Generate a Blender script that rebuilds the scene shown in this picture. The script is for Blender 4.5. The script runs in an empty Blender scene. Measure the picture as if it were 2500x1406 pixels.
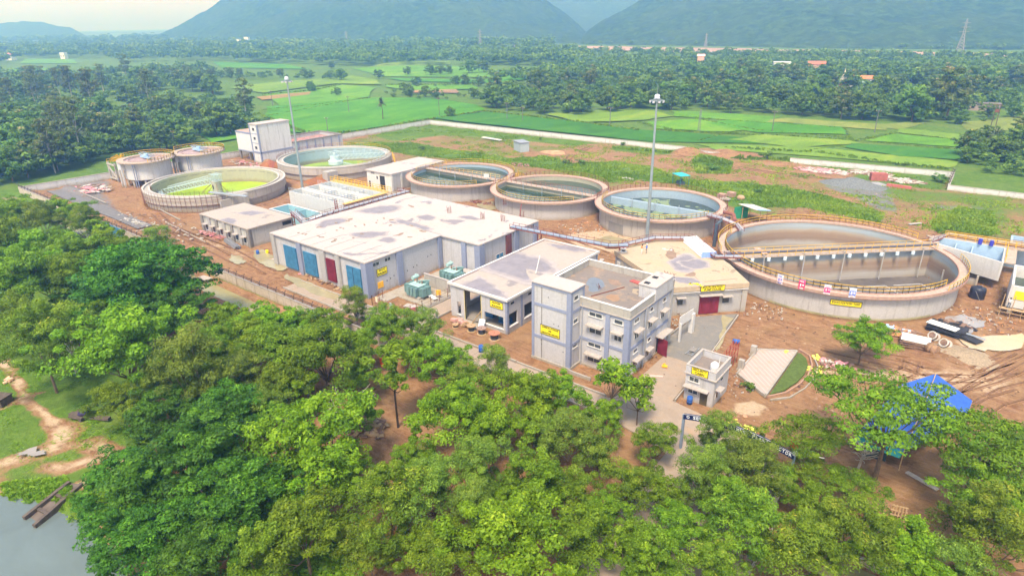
import bpy, math, random
import numpy as np
from mathutils import Vector, Matrix
R = math.radians
SC = bpy.context.scene
COL = SC.collection
random.seed(7)
# ------------------------------------------------------------------ camera
# World frame: +X and +Y run along the walls of the plant (its buildings share one grid), Z up, metres.
F_PX, PITCH, ROLL, HEAD, CAM_H = 1538.07, 0.402156, -0.0155164, -0.66985, 42.0
dA = (math.cos(HEAD), math.sin(HEAD)); dB = (-dA[1], dA[0])
def to_ab(v): return Vector((v[0]*dA[0]+v[1]*dA[1], v[0]*dB[0]+v[1]*dB[1], v[2]))
def to_xy(a, b): return (a*dA[0]+b*dB[0], a*dA[1]+b*dB[1])
_f = Vector((0, math.cos(PITCH), -math.sin(PITCH))); _rt = Vector((1, 0, 0)); _up = _rt.cross(_f)
_c, _s = math.cos(ROLL), math.sin(ROLL)
CX = to_ab(_c*_rt+_s*_up); CU = to_ab(-_s*_rt+_c*_up); CF = to_ab(_f)
def ray(px, py): return ((px-1250)/F_PX)*CX-((py-703)/F_PX)*CU+CF
def P(px, py, z=0.0):
    "survey helper: plan position of a point of height z sighted from the station at the origin"
    d = ray(px, py); t = (z-CAM_H)/d.z
    return Vector((d.x*t, d.y*t, z))
def D(v): return math.sqrt(v[0]**2+v[1]**2+(42-v[2])**2)
cam = bpy.data.objects.new('camera', bpy.data.cameras.new('camera')); COL.objects.link(cam)
m = Matrix((CX, CU, -CF)).transposed().to_4x4(); m.translation = Vector((0, 0, CAM_H)); cam.matrix_world = m
cam.data.sensor_width = 36; cam.data.lens = 36*F_PX/2500; cam.data.clip_start = .5; cam.data.clip_end = 20000
SC.camera = cam
# ------------------------------------------------------------------ sky, sun, exposure
SUN_EL, SUN_AZ = R(60), R(292)      # azimuth measured anticlockwise from +X, where the light comes from
w = bpy.data.worlds.new('World'); SC.world = w; w.use_nodes = True
nt = w.node_tree; nt.nodes.clear()
sky = nt.nodes.new('ShaderNodeTexSky'); sky.sky_type = 'NISHITA'; sky.sun_disc = False
sky.sun_elevation = SUN_EL; sky.sun_rotation = R(90)-SUN_AZ; sky.air_density = 1.0; sky.dust_density = 2.5; sky.ozone_density = 1.0
bg = nt.nodes.new('ShaderNodeBackground'); bg.inputs[1].default_value = .15
ou = nt.nodes.new('ShaderNodeOutputWorld'); hs = nt.nodes.new('ShaderNodeHueSaturation'); hs.inputs['Saturation'].default_value = .8; hs.inputs['Value'].default_value = 1.35      # thin white cloud over the whole sky
tc = nt.nodes.new('ShaderNodeTexCoord'); sz = nt.nodes.new('ShaderNodeSeparateXYZ'); nt.links.new(tc.outputs['Generated'], sz.inputs[0])
mr = nt.nodes.new('ShaderNodeMapRange'); mr.inputs[1].default_value = 0; mr.inputs[2].default_value = .45; mr.inputs[3].default_value = 3.0; mr.inputs[4].default_value = .95; nt.links.new(sz.outputs[2], mr.inputs[0])
nt.links.new(mr.outputs[0], hs.inputs["Value"]); nt.links.new(sky.outputs[0], hs.inputs['Color']); nt.links.new(hs.outputs[0], bg.inputs[0])      # cloud deck, brightest low down
nt.links.new(bg.outputs[0], ou.inputs[0])
sl = bpy.data.lights.new('sun', 'SUN'); sl.energy = 3.9; sl.angle = R(15); sl.color = (1, .94, .86)
so = bpy.data.objects.new('sun', sl); COL.objects.link(so)
sd = Vector((math.cos(SUN_EL)*math.cos(SUN_AZ), math.cos(SUN_EL)*math.sin(SUN_AZ), math.sin(SUN_EL)))
so.rotation_euler = sd.to_track_quat('Z', 'Y').to_euler()
SC.view_settings.view_transform = 'Standard'; SC.view_settings.look = 'None'; SC.view_settings.gamma = 1
SC.view_settings.use_curve_mapping = False; SC.view_settings.exposure = 0.62
SC.cycles.use_denoising = True
try: SC.cycles.denoiser = 'OPENIMAGEDENOISE'
except Exception: pass
SC.cycles.max_bounces = 6; SC.cycles.diffuse_bounces = 3; SC.cycles.transparent_max_bounces = 8; SC.cycles.volume_bounces = 8
SC.cycles.transmission_bounces = 3; SC.cycles.glossy_bounces = 2; SC.cycles.caustics_reflective = False; SC.cycles.caustics_refractive = False
# ------------------------------------------------------------------ materials
MATS = {}
def N(nt, t, **k):
    n = nt.nodes.new(t)
    for a, v in k.items():
        if a.startswith('_'): n.inputs[a[1:].replace('_', ' ')].default_value = v
        else: setattr(n, a, v)
    return n
def rgba(c): return (c[0], c[1], c[2], 1)
def mixn(nt, fac, a, b, mode='MIX'):
    n = nt.nodes.new('ShaderNodeMix'); n.data_type = 'RGBA'; n.blend_type = mode
    for sock, v in ((n.inputs[0], fac), (n.inputs[6], a), (n.inputs[7], b)):
        if hasattr(v, 'is_linked') or hasattr(v, 'node'): nt.links.new(v, sock)
        elif isinstance(v, (int, float)): sock.default_value = v
        else: sock.default_value = rgba(v)
    return n.outputs[2]
def ramp(nt, src, stops, interp='LINEAR'):
    n = nt.nodes.new('ShaderNodeValToRGB'); n.color_ramp.interpolation = interp
    e = n.color_ramp.elements
    while len(e) < len(stops): e.new(.5)
    for i, (p, c) in enumerate(stops):
        e[i].position = p; e[i].color = rgba(c) if not isinstance(c, (int, float)) else (c, c, c, 1)
    nt.links.new(src, n.inputs[0]); return n.outputs[0]
def noise(nt, vec, scale, detail=4, rough=.6, dist=0.0):
    n = nt.nodes.new('ShaderNodeTexNoise'); n.inputs['Scale'].default_value = scale; n.inputs['Detail'].default_value = detail
    n.inputs['Roughness'].default_value = rough; n.inputs['Distortion'].default_value = dist; nt.links.new(vec, n.inputs['Vector']); return n.outputs[0]
def pos(nt, scale=(1, 1, 1)):
    g = nt.nodes.new('ShaderNodeNewGeometry'); mp = nt.nodes.new('ShaderNodeMapping'); mp.inputs['Scale'].default_value = scale
    nt.links.new(g.outputs['Position'], mp.inputs[0]); return mp.outputs[0]
def newmat(name):
    m = bpy.data.materials.new(name); m.use_nodes = True; nt = m.node_tree
    return m, nt, nt.nodes['Principled BSDF']
def finish(nt, bs, colsock, rough=.85, spec=.3, bump=0, bsrc=None, bdist=.05, metal=0):
    nt.links.new(colsock, bs.inputs['Base Color']); bs.inputs['Roughness'].default_value = rough
    bs.inputs['Specular IOR Level'].default_value = spec; bs.inputs['Metallic'].default_value = metal
    if bump and bsrc is not None:
        b = nt.nodes.new('ShaderNodeBump'); b.inputs['Strength'].default_value = bump; b.inputs['Distance'].default_value = bdist
        nt.links.new(bsrc, b.inputs['Height']); nt.links.new(b.outputs[0], bs.inputs['Normal'])
def mat(name, col, var=.12, scale=1.5, rough=.8, spec=.3, metal=0, bump=0, emis=None):
    "plain paint, metal or plastic with slight uneven tone"
    if name in MATS: return MATS[name]
    m, nt, bs = newmat(name); v = pos(nt)
    n = noise(nt, v, scale, 5, .65)
    lo = tuple(c*(1-var) for c in col); hi = tuple(min(1, c*(1+var)) for c in col)
    finish(nt, bs, ramp(nt, n, [(.3, lo), (.7, hi)]), rough, spec, bump, n, .05, metal)
    MATS[name] = m; return m
def wallmat(name, col, dirt=(.22, .2, .16), amt=.5, base=0.0, top=(), streak=1.2, ztop=6.0):
    "rendered concrete: fine mottling, rain streaks, damp foot"
    if name in MATS: return MATS[name]
    m, nt, bs = newmat(name)
    v = pos(nt); n1 = noise(nt, v, .35, 6, .65, .6); n2 = noise(nt, v, 3.2, 5, .7)
    vs = pos(nt, (1, 1, .07)); n3 = noise(nt, vs, streak, 5, .7)
    c = mixn(nt, ramp(nt, n2, [(.35, 0), (.75, 1)]), tuple(x*.88 for x in col), tuple(min(1, x*1.05) for x in col))
    c = mixn(nt, ramp(nt, n3, [(.52, 0), (.72, amt)]), c, dirt)
    c = mixn(nt, ramp(nt, n1, [(.55, 0), (.75, amt*.7)]), c, tuple(x*.72 for x in col))
    # damp, mud-splashed foot
    g = nt.nodes.new('ShaderNodeNewGeometry'); sx = nt.nodes.new('ShaderNodeSeparateXYZ'); nt.links.new(g.outputs['Position'], sx.inputs[0])
    mm = N(nt, 'ShaderNodeMath', operation='MULTIPLY_ADD'); nt.links.new(n1, mm.inputs[0]); mm.inputs[1].default_value = 1.8; nt.links.new(sx.outputs[2], mm.inputs[2])
    mr = N(nt, 'ShaderNodeMapRange'); mr.inputs[1].default_value = base+.55; mr.inputs[2].default_value = base+1.5; mr.inputs[3].default_value = .75; mr.inputs[4].default_value = 0
    nt.links.new(mm.outputs[0], mr.inputs[0])
    c = mixn(nt, mr.outputs[0], c, (.28, .21, .12))
    finish(nt, bs, c, .9, .2, .25, n2, .03)
    MATS[name] = m; return m
def roofmat(name, col, patch=(.2, .19, .21), amt=.6, scale=.16, tint=(.45, .33, .2), tamt=.3):
    if name in MATS: return MATS[name]
    m, nt, bs = newmat(name); v = pos(nt)
    n1 = noise(nt, v, scale, 7, .62, 1.0); n2 = noise(nt, v, 1.7, 6, .7, .5); n3 = noise(nt, v, scale*1.7, 6, .7, .4); n4 = noise(nt, v, 9, 3, .7)
    c = mixn(nt, ramp(nt, n2, [(.3, 0), (.7, 1)]), tuple(x*.85 for x in col), col)
    c = mixn(nt, ramp(nt, n3, [(.52, 0), (.68, tamt)]), c, tint)
    c = mixn(nt, ramp(nt, n1, [(.60, 0), (.64, amt)]), c, patch)
    c = mixn(nt, ramp(nt, n4, [(.66, 0), (.72, .35)]), c, (.25, .22, .2))
    finish(nt, bs, c, .85, .25, .15, n2, .02)
    MATS[name] = m; return m
def watermat(name, col, rough=.12, var=.2, scale=.2, bump=.15, bs_scale=2.0, algae=None, aamt=(.5, .56)):
    if name in MATS: return MATS[name]
    m, nt, bs = newmat(name); v = pos(nt); n = noise(nt, v, scale, 5, .6, .8); nb = noise(nt, v, bs_scale, 3, .6)
    c = ramp(nt, n, [(.3, tuple(x*(1-var) for x in col)), (.7, tuple(x*(1+var) for x in col))])
    if algae:
        vo = nt.nodes.new('ShaderNodeTexVoronoi'); vo.inputs['Scale'].default_value = .55; nt.links.new(v, vo.inputs['Vector'])
        na = noise(nt, v, .22, 3, .5, .3)
        add = N(nt, 'ShaderNodeMath', operation='MULTIPLY_ADD'); nt.links.new(vo.outputs[0], add.inputs[0]); add.inputs[1].default_value = -.25; nt.links.new(na, add.inputs[2])
        c = mixn(nt, ramp(nt, add.outputs[0], [(aamt[0]-.13, 0), (aamt[1]-.14, 1)]), c, algae)
    finish(nt, bs, c, rough, .5, bump, nb, .05)
    MATS[name] = m; return m
# ------------------------------------------------------------------ mesh building
class MB:
    def __init__(s): s.v = []; s.f = []; s.ch = []
    def add(s, vs, fs):
        o = len(s.v); s.ch.append((o, len(s.f))); s.v += [tuple(p) for p in vs]; s.f += [tuple(i+o for i in f) for f in fs]; return s
    def box(s, x0, x1, y0, y1, z0, z1):
        return s.add([(x0, y0, z0), (x1, y0, z0), (x1, y1, z0), (x0, y1, z0), (x0, y0, z1), (x1, y0, z1), (x1, y1, z1), (x0, y1, z1)],
                     [(3, 2, 1, 0), (4, 5, 6, 7), (0, 1, 5, 4), (1, 2, 6, 5), (2, 3, 7, 6), (3, 0, 4, 7)])
    def cbox(s, c, sz, rz=0, rx=0):
        M = Matrix.Translation(c) @ Matrix.Rotation(rz, 4, 'Z') @ Matrix.Rotation(rx, 4, 'X'); h = [q/2 for q in sz]
        vs = [M @ Vector((x*h[0], y*h[1], z*h[2])) for z in (-1, 1) for x, y in ((-1, -1), (1, -1), (1, 1), (-1, 1))]
        return s.add(vs, [(3, 2, 1, 0), (4, 5, 6, 7), (0, 1, 5, 4), (1, 2, 6, 5), (2, 3, 7, 6), (3, 0, 4, 7)])
    def tube(s, pts, r, n=6, r2=None, cap=True):
        pts = [Vector(p) for p in pts]; rings = []
        for i, p in enumerate(pts):
            d = (pts[min(i+1, len(pts)-1)]-pts[max(i-1, 0)])
            if d.length < 1e-9: d = Vector((0, 0, 1))
            d.normalize(); u = d.cross(Vector((0, 0, 1)))
            if u.length < 1e-3: u = Vector((1, 0, 0))
            u.normalize(); w_ = d.cross(u); t = i/max(1, len(pts)-1); rr = r if r2 is None else r*(1-t)+r2*t
            rings.append([p+u*math.cos(2*math.pi*k/n+.3)*rr+w_*math.sin(2*math.pi*k/n+.3)*rr for k in range(n)])
        vs = [q for g in rings for q in g]; fs = []
        for i in range(len(pts)-1):
            for k in range(n):
                fs.append((i*n+k, i*n+(k+1) % n, (i+1)*n+(k+1) % n, (i+1)*n+k))
        if cap: fs.append(tuple(range(n-1, -1, -1))); fs.append(tuple((len(pts)-1)*n+k for k in range(n)))
        return s.add(vs, fs)
    def cyl(s, cx, cy, z0, z1, r, n=24, r2=None):
        r2 = r if r2 is None else r2
        vs = [(cx+math.cos(2*math.pi*k/n)*q, cy+math.sin(2*math.pi*k/n)*q, z) for z, q in ((z0, r), (z1, r2)) for k in range(n)]
        return s.add(vs, [(k, (k+1) % n, n+(k+1) % n, n+k) for k in range(n)]+[tuple(range(n-1, -1, -1)), tuple(range(n, 2*n))])
    def lathe(s, cx, cy, prof, n=20):
        vs = [(cx+math.cos(2*math.pi*k/n)*q, cy+math.sin(2*math.pi*k/n)*q, z) for q, z in prof for k in range(n)]; L = len(prof)
        return s.add(vs, [(i*n+k, i*n+(k+1) % n, (i+1)*n+(k+1) % n, (i+1)*n+k) for i in range(L-1) for k in range(n)]+[tuple(range(n-1, -1, -1)), tuple((L-1)*n+k for k in range(n))])
    def ring(s, cx, cy, z0, z1, ri, ro, n=72, a0=0, a1=360):
        full = abs(a1-a0) >= 359.9; m_ = n if full else n+1
        A = [R(a0+(a1-a0)*k/n) for k in range(m_)]
        vs = [(cx+math.cos(a)*q, cy+math.sin(a)*q, z) for q, z in ((ro, z0), (ro, z1), (ri, z1), (ri, z0)) for a in A]; fs = []
        for k in range(n):
            j = (k+1) % m_
            for t in range(4): u = (t+1) % 4; fs.append((t*m_+k, t*m_+j, u*m_+j, u*m_+k))
        if not full: fs += [(0, m_, 2*m_, 3*m_), (m_-1, 4*m_-1, 3*m_-1, 2*m_-1)]
        return s.add(vs, fs)
    def prism(s, poly, z0, z1):
        n = len(poly); ar = sum(poly[i][0]*poly[(i+1) % n][1]-poly[(i+1) % n][0]*poly[i][1] for i in range(n))
        if ar < 0: poly = poly[::-1]
        return s.add([(p[0], p[1], z0) for p in poly]+[(p[0], p[1], z1) for p in poly],
                     [tuple(range(n-1, -1, -1)), tuple(range(n, 2*n))]+[(i, (i+1) % n, n+(i+1) % n, n+i) for i in range(n)])
    def bar(s, p, q, w_=.1, h=.1):
        p = Vector(p); q = Vector(q); d = q-p; L = d.length; d.normalize(); u = d.cross(Vector((0, 0, 1)))
        if u.length < 1e-3: u = Vector((1, 0, 0))
        u.normalize(); v_ = u.cross(d); vs = [e+u*a*w_/2+v_*b*h/2 for e in (p, q) for a, b in ((-1, -1), (1, -1), (1, 1), (-1, 1))]
        return s.add(vs, [(0, 1, 2, 3), (7, 6, 5, 4), (0, 4, 5, 1), (1, 5, 6, 2), (2, 6, 7, 3), (3, 7, 4, 0)])
    def build(s, name, m_, parent=None, smooth=False):
        v = np.array(s.v, dtype=float).reshape(-1, 3)
        me = bpy.data.meshes.new(name); o = bpy.data.objects.new(name, me); COL.objects.link(o)
        if parent is not None:
            org = ORG[parent.name]; ORG[o.name] = org; o.parent = parent
        else:
            org = Vector(((v[:, 0].min()+v[:, 0].max())/2, (v[:, 1].min()+v[:, 1].max())/2, v[:, 2].min())); ORG[o.name] = org; o.location = org
        v = v-np.array(org)
        me.from_pydata(v.tolist(), [], s.f); me.update()
        if isinstance(m_, (list, tuple)):
            for q in m_: me.materials.append(q)
        else: me.materials.append(m_)
        if smooth: me.polygons.foreach_set('use_smooth', [True]*len(me.polygons))
        return o
ORG = {}
def tag(o, label, cat, group=None):
    o['label'] = label; o['category'] = cat
    if group: o['group'] = group
    return o
def root(name, label, cat, loc, group=None):
    o = bpy.data.objects.new(name, None); COL.objects.link(o); o.location = loc; o.empty_display_size = .5
    ORG[o.name] = Vector(loc); return tag(o, label, cat, group)
def struct(o, kind='structure'): o['kind'] = kind; return o
SPLIT = {'post', 'hatch', 'column', 'bushing', 'pole', 'support', 'motor', 'drop_pipe', 'float_switch_box', 'insulator', 'sack', 'coil', 'cross_beam', 'piece', 'scrap', 'machine', 'window_hole'}
def part(name, m_, parent, fn, smooth=False):
    b = MB(); fn(b)
    return split_build(b, name, m_, parent, smooth) if name in SPLIT and 1 < len(b.ch) <= 30 else b.build(name, m_, parent, smooth)
def split_build(b, name, m_, parent, smooth=False):
    "pieces one could count become parts of their own"
    e = b.ch+[(len(b.v), len(b.f))]; r = None
    for (v0, f0), (v1, f1) in zip(e[:-1], e[1:]):
        k = MB(); k.v = b.v[v0:v1]; k.f = [tuple(i-v0 for i in f) for f in b.f[f0:f1]]; r = k.build(name, m_, parent, smooth)
    return r
def copy_tree(o, parent=None):
    c = o.copy(); COL.objects.link(c); c.parent = parent
    for ch in list(KIDS.get(o.name, [])): copy_tree(ch, c)
    return c
KIDS = {}
def index_kids():
    KIDS.clear()
    for o in bpy.data.objects:
        if o.parent: KIDS.setdefault(o.parent.name, []).append(o)
def place(o, loc, rz=0, sc=1): o.location = loc; o.rotation_euler = (0, 0, rz); o.scale = (sc, sc, sc) if isinstance(sc, (int, float)) else sc; return o
def text(name, txt, size, m_, parent, loc, face='-y', w_fit=None, rz=None):
    cu = bpy.data.curves.new(name, 'FONT'); cu.body = txt; cu.size = size; cu.align_x = 'CENTER'; cu.align_y = 'CENTER'; cu.extrude = .012
    cu.space_line = .95; cu.offset = size*.018
    t = bpy.data.objects.new('tmp', cu); COL.objects.link(t); dg = bpy.context.evaluated_depsgraph_get()
    me = bpy.data.meshes.new_from_object(t.evaluated_get(dg)); bpy.data.objects.remove(t)
    xs = [v.co.x for v in me.vertices]; W = max(xs)-min(xs); k = 1 if not w_fit else w_fit/W
    ang = {'-y': 0, '+x': R(90)}[face] if rz is None else rz
    M = Matrix.Translation(Vector(loc)-ORG[parent.name]) @ Matrix.Rotation(ang, 4, 'Z') @ Matrix.Rotation(R(90), 4, 'X') @ Matrix.Diagonal((k, 1, 1, 1))
    me.transform(M); me.materials.clear(); me.materials.append(m_)
    o = bpy.data.objects.new(name, me); COL.objects.link(o); o.parent = parent; ORG[o.name] = ORG[parent.name]; return o
# value noise for terrain and placement
def vnoise(x, y, seed=0):
    x = np.asarray(x, float); y = np.asarray(y, float); xi = np.floor(x).astype(np.int64); yi = np.floor(y).astype(np.int64); fx = x-xi; fy = y-yi
    def h(i, j):
        n = (i*374761393+j*668265263+seed*1442695041) & 0x7fffffff; n = ((n ^ (n >> 13))*1274126177) & 0x7fffffff; return ((n ^ (n >> 16)) & 0xffff)/65535.
    fx = fx*fx*(3-2*fx); fy = fy*fy*(3-2*fy)
    return (h(xi, yi)*(1-fx)+h(xi+1, yi)*fx)*(1-fy)+(h(xi, yi+1)*(1-fx)+h(xi+1, yi+1)*fx)*fy
def fbm(x, y, sc, oc=4, seed=0):
    x = np.asarray(x, float)/sc; y = np.asarray(y, float)/sc; t = 0; a = .5; s_ = 0
    for k in range(oc): t = t+a*vnoise(x*2**k+17*k, y*2**k+31*k, seed+k); s_ += a; a *= .5
    return t/s_
def inpoly(x, y, poly):
    c = np.zeros(np.shape(x), bool); n = len(poly); j = n-1
    for i in range(n):
        xi, yi = poly[i][:2]; xj, yj = poly[j][:2]
        if yi != yj: c ^= ((yi > y) != (yj > y)) & (x < (xj-xi)*(y-yi)/(yj-yi)+xi)
        j = i
    return c
def npmesh(name, verts, faces4, m_, attr=None, smooth=False):
    "mesh from arrays: (N,3) vertices, (M,4) quads or (M,3) triangles, optional per-face float attribute 'tone'"
    me = bpy.data.meshes.new(name); nv = len(verts); nf, k = faces4.shape
    me.vertices.add(nv); me.vertices.foreach_set('co', verts.astype(np.float32).ravel())
    me.loops.add(nf*k); me.loops.foreach_set('vertex_index', faces4.astype(np.int32).ravel())
    me.polygons.add(nf); me.polygons.foreach_set('loop_start', np.arange(0, nf*k, k, dtype=np.int32))
    try: me.polygons.foreach_set('loop_total', np.full(nf, k, dtype=np.int32))
    except Exception: pass
    me.update(calc_edges=True)
    if attr is not None:
        for an, (dom, arr) in attr.items():
            if arr.ndim == 1: at = me.attributes.new(an, 'FLOAT', dom); at.data.foreach_set('value', arr.astype(np.float32))
            else:
                at = me.attributes.new(an, 'FLOAT_COLOR', dom); at.data.foreach_set('color', arr.astype(np.float32).ravel())
    for q in (m_ if isinstance(m_, (list, tuple)) else [m_]): me.materials.append(q)
    if smooth: me.polygons.foreach_set('use_smooth', np.ones(nf, bool))
    return me
def gz(a, b):
    "ground level: the plant lies flat, falling a little towards the pond"
    a = np.asarray(a, float); b = np.asarray(b, float)
    z = -.55*np.clip((14-b)/8, 0, 1)-.35*np.clip((-110-a)/30, 0, 1)*np.clip((b-52)/8, 0, 1)
    return z
HAZE = 0.0007
# ------------------------------------------------------------------ terrain
def pp(*pts, z=0): return [tuple(P(x, y, z))[:2] for x, y in pts]
mounds = []   # (a, b, height, radius_a, radius_b)
def mound(px, py, h, ra, rb): p = P(px, py, 0); mounds.append((p.x, p.y, h, ra, rb))
mound(790, 440, 2.2, 7, 4); mound(735, 452, 1.2, 4, 3); mound(655, 397, 1.6, 4, 3); mound(840, 450, 1.4, 4, 3)
mound(1395, 372, .8, 6, 5); mound(1680, 375, 2.0, 9, 5); mound(1775, 378, 1.9, 9, 5); mound(1720, 395, 1.2, 12, 5); mound(1900, 400, .9, 12, 5)
mound(300, 440, .7, 10, 3); mound(180, 462, .8, 14, 2.2); mound(90, 470, .6, 8, 2); mound(1010, 312, .6, 12, 5)
mound(2250, 520, .9, 9, 5); mound(2290, 880, .5, 5, 3.5); mound(820, 470, .5, 4, 2); mound(450, 500, .5, 6, 3)
mound(1460, 870, .5, 2.2, 1.6); mound(1290, 830, .4, 2, 2); mound(2330, 545, .6, 10, 6)
def axis(lo, hi, f0, f1, st, g=1.13):
    c = list(np.arange(f0, f1+1e-6, st)); s = st; x = f1
    while x < hi: s *= g; x += s; c.append(x)
    s = st; x = f0; L = []
    while x > lo: s *= g; x -= s; L.append(x)
    return np.array(L[::-1]+c)
ax = axis(-7000, 7000, -225, 30, .8); ay = axis(-900, 7000, -5, 225, .8)
GA, GB = np.meshgrid(ax, ay)
Z = gz(GA, GB)
near = (GA > -260) & (GA < 80) & (GB > -40) & (GB < 260)
Z = Z+np.where(near, (fbm(GA, GB, 3.2, 4, 3)-.5)*.34, 0)+(fbm(GA, GB, 60, 3, 9)-.5)*np.clip((GB-230)/200, 0, 1)*1.0
for (a, b, h, ra, rb) in mounds:
    d = np.sqrt(((GA-a)/ra)**2+((GB-b)/rb)**2); k = np.clip(1-d, 0, 1)
    Z += h*k*k*(3-2*k)*(.75+.5*fbm(GA, GB, 2.0, 3, 5))
# pond basin and drainage ditch outside the front wall
pond_poly = pp((-700, 1215), (0, 1218), (95, 1226), (150, 1258), (215, 1290), (250, 1325), (285, 1365), (300, 1420), (330, 1600), (-700, 1600), z=-.6)
def soft(poly, wd):
    ins = inpoly(GA, GB, poly); d = np.full(GA.shape, 1e9); n = len(poly)
    msk = near
    for i in range(n):
        p = poly[i]; q = poly[(i+1) % n]; vx, vy = q[0]-p[0], q[1]-p[1]; L = vx*vx+vy*vy+1e-9
        t = np.clip(((GA-p[0])*vx+(GB-p[1])*vy)/L, 0, 1); d = np.minimum(d, np.hypot(GA-p[0]-t*vx, GB-p[1]-t*vy))
    sd_ = np.where(ins, d, -d); return np.clip(.5+sd_/(2*wd), 0, 1)
sp = soft(pond_poly, 1.2); Z -= sp*1.3
dit = np.clip(1-np.abs(GB-47.0)/1.9, 0, 1)*((GA < -62) | (GA > -6)) *(GA < 60)*(GA > -215)
Z -= np.clip(dit*2.2, 0, 1)*.9
for tx, ty, tr in ((-19.8, 115.1, 18.35), (-165.4, 81.9, 16.5), (-165.4, 120.9, 16.2)): Z = np.where(np.hypot(GA-tx, GB-ty) < tr, -3.2, Z)      # pits of the sunken tanks
# surface kinds: R = grass, G = grey gravel or asphalt, B = pale dry or wet clay, A unused
gr = np.zeros(GA.shape); gv = np.zeros(GA.shape); cl = np.zeros(GA.shape)
def paint(arr, val, wd, *pts, poly=None):
    s_ = soft(poly or pp(*pts), wd); np.copyto(arr, np.maximum(arr, val*s_) if val >= 0 else arr*(1-(-val)*s_))
yard_back = inpoly(GA, GB, [(-205, 142), (-150, 140), (-95, 142), (-60, 148), (-20, 142), (5, 140), (60, 140), (60, 195), (-10, 205), (-205, 203)]); gr[yard_back] = .42+.25*(fbm(GA, GB, 14, 3, 21)[yard_back]-.5)*2
outside = ~inpoly(GA, GB, [(-211, 50.5), (-211, 203), (-50, 206), (-10.5, 206), (-10.5, 195), (60, 195), (60, 50.5)])
gr[outside] = 1.0
gr[(GB < 47) & (GA > -75) & (GB < 60)] = .12; gr[(GB < 52) & (GA > -64)] = .05; gr[(GB < 50) & (GB > 40) & (GA > -140)] = .15
paint(gr, .95, 2.5, (0, 850), (330, 900), (420, 1030), (300, 1230), (200, 1300), (0, 1240))
paint(gr, .8, 3, (600, 1280), (900, 1290), (880, 1500), (560, 1500))
# dense weeds in the back yard of the plant
paint(gr, 1, 3, (845, 348), (1000, 345), (1140, 368), (1250, 385), (1330, 380), (1400, 400), (1500, 395), (1590, 405), (1640, 430), (1700, 440), (1800, 445), (1900, 455), (2050, 485), (2160, 520), (2150, 545), (1980, 510), (1880, 505), (1820, 520), (1770, 500), (1650, 450), (1560, 440), (1480, 445), (1330, 410), (1260, 402), (1090, 385), (1000, 375), (900, 362))
paint(gr, .8, 3, (900, 330), (1045, 297), (1250, 320), (1500, 352), (1700, 372), (1690, 385), (1500, 370), (1300, 345), (1180, 335), (1080, 330), (960, 345))
paint(gr, .75, 3, (1900, 385), (1940, 390), (2330, 430), (2320, 470), (2200, 455), (1950, 420), (1850, 390))
paint(gr, .62, 4, (2100, 450), (2330, 465), (2500, 480), (2500, 560), (2400, 545), (2330, 500), (2190, 500))
paint(gr, .95, 2, (2270, 545), (2340, 505), (2420, 520), (2440, 570), (2380, 585), (2290, 570))
paint(gr, .55, 4, (1250, 345), (1500, 365), (1480, 390), (1380, 380), (1290, 370))
paint(gr, .6, 2, (0, 462), (40, 462), (240, 540), (440, 640), (460, 700), (300, 640), (0, 560))
paint(gr, -.9, 2, (1350, 375), (1430, 352), (1500, 352), (1470, 385), (1400, 398))
paint(gr, -.95, 3, (1600, 395), (1680, 362), (1800, 362), (1920, 395), (2080, 425), (2060, 440), (1900, 432), (1750, 425))
paint(gr, 1, 1.5, (1690, 395), (1730, 385), (1790, 400), (1780, 425), (1700, 425))
paint(gv, .62, 2.5, (120, 462), (250, 432), (285, 440), (270, 470), (330, 540), (300, 545), (200, 500), (130, 480))
paint(gv, 1, 1.6, (2010, 455), (2100, 432), (2170, 440), (2190, 520), (2140, 510), (2080, 480))
paint(gv, .7, 1.6, (2260, 498), (2400, 505), (2480, 520), (2400, 520), (2280, 510))
paint(gv, .55, 1.5, (180, 475), (240, 500), (420, 590), (410, 600), (250, 530), (170, 485))
paint(gv, .75, 1.0, (1010, 748), (1090, 735), (1140, 735), (1020, 792), (985, 792))
paint(cl, .9, 1.0, (2330, 825), (2500, 815), (2500, 850), (2420, 858), (2340, 845))
paint(cl, .7, 1.2, (1470, 560), (1600, 590), (1500, 620), (1400, 600), (1380, 570))
paint(cl, .6, 3, (1900, 880), (2500, 900), (2500, 980), (2300, 960), (1950, 930))
paint(cl, .8, .6, (1790, 985), (1840, 975), (1880, 990), (1850, 1020), (1790, 1010))
def trail(*runs):
    for wd, val, pts in runs:
        V_ = [P(x, y, 0) for x, y in pts]
        for p_, q_ in zip(V_[:-1], V_[1:]):
            vx, vy = q_.x-p_.x, q_.y-p_.y; t = np.clip(((GA-p_.x)*vx+(GB-p_.y)*vy)/(vx*vx+vy*vy), 0, 1); k = np.clip(1.3-np.hypot(GA-p_.x-t*vx, GB-p_.y-t*vy)/(wd*.8), 0, 1)*val*(.3+.9*fbm(GA, GB, 1.6, 3, 41)); np.copyto(cl, np.maximum(cl, k*.8)); np.copyto(gr, gr*(1-np.clip(k*1.2, 0, 1)))
trail((1.1, 1, [(-40, 855), (0, 880), (25, 905), (50, 945), (58, 975)]), (.9, .9, [(0, 995), (35, 978), (75, 965), (100, 960)]), (1.0, 1, [(58, 975), (100, 1005), (125, 1030), (150, 1060)]), (2.2, .95, [(135, 1040), (175, 1050), (150, 1070)]), (1.9, .9, [(0, 1125), (60, 1110), (140, 1090), (220, 1085), (270, 1105), (300, 1130)]), (1.6, .8, [(100, 1135), (170, 1140), (240, 1120)]), (1.3, 1.1, [(300, 1130), (262, 1150), (225, 1170), (200, 1182)]))
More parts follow.
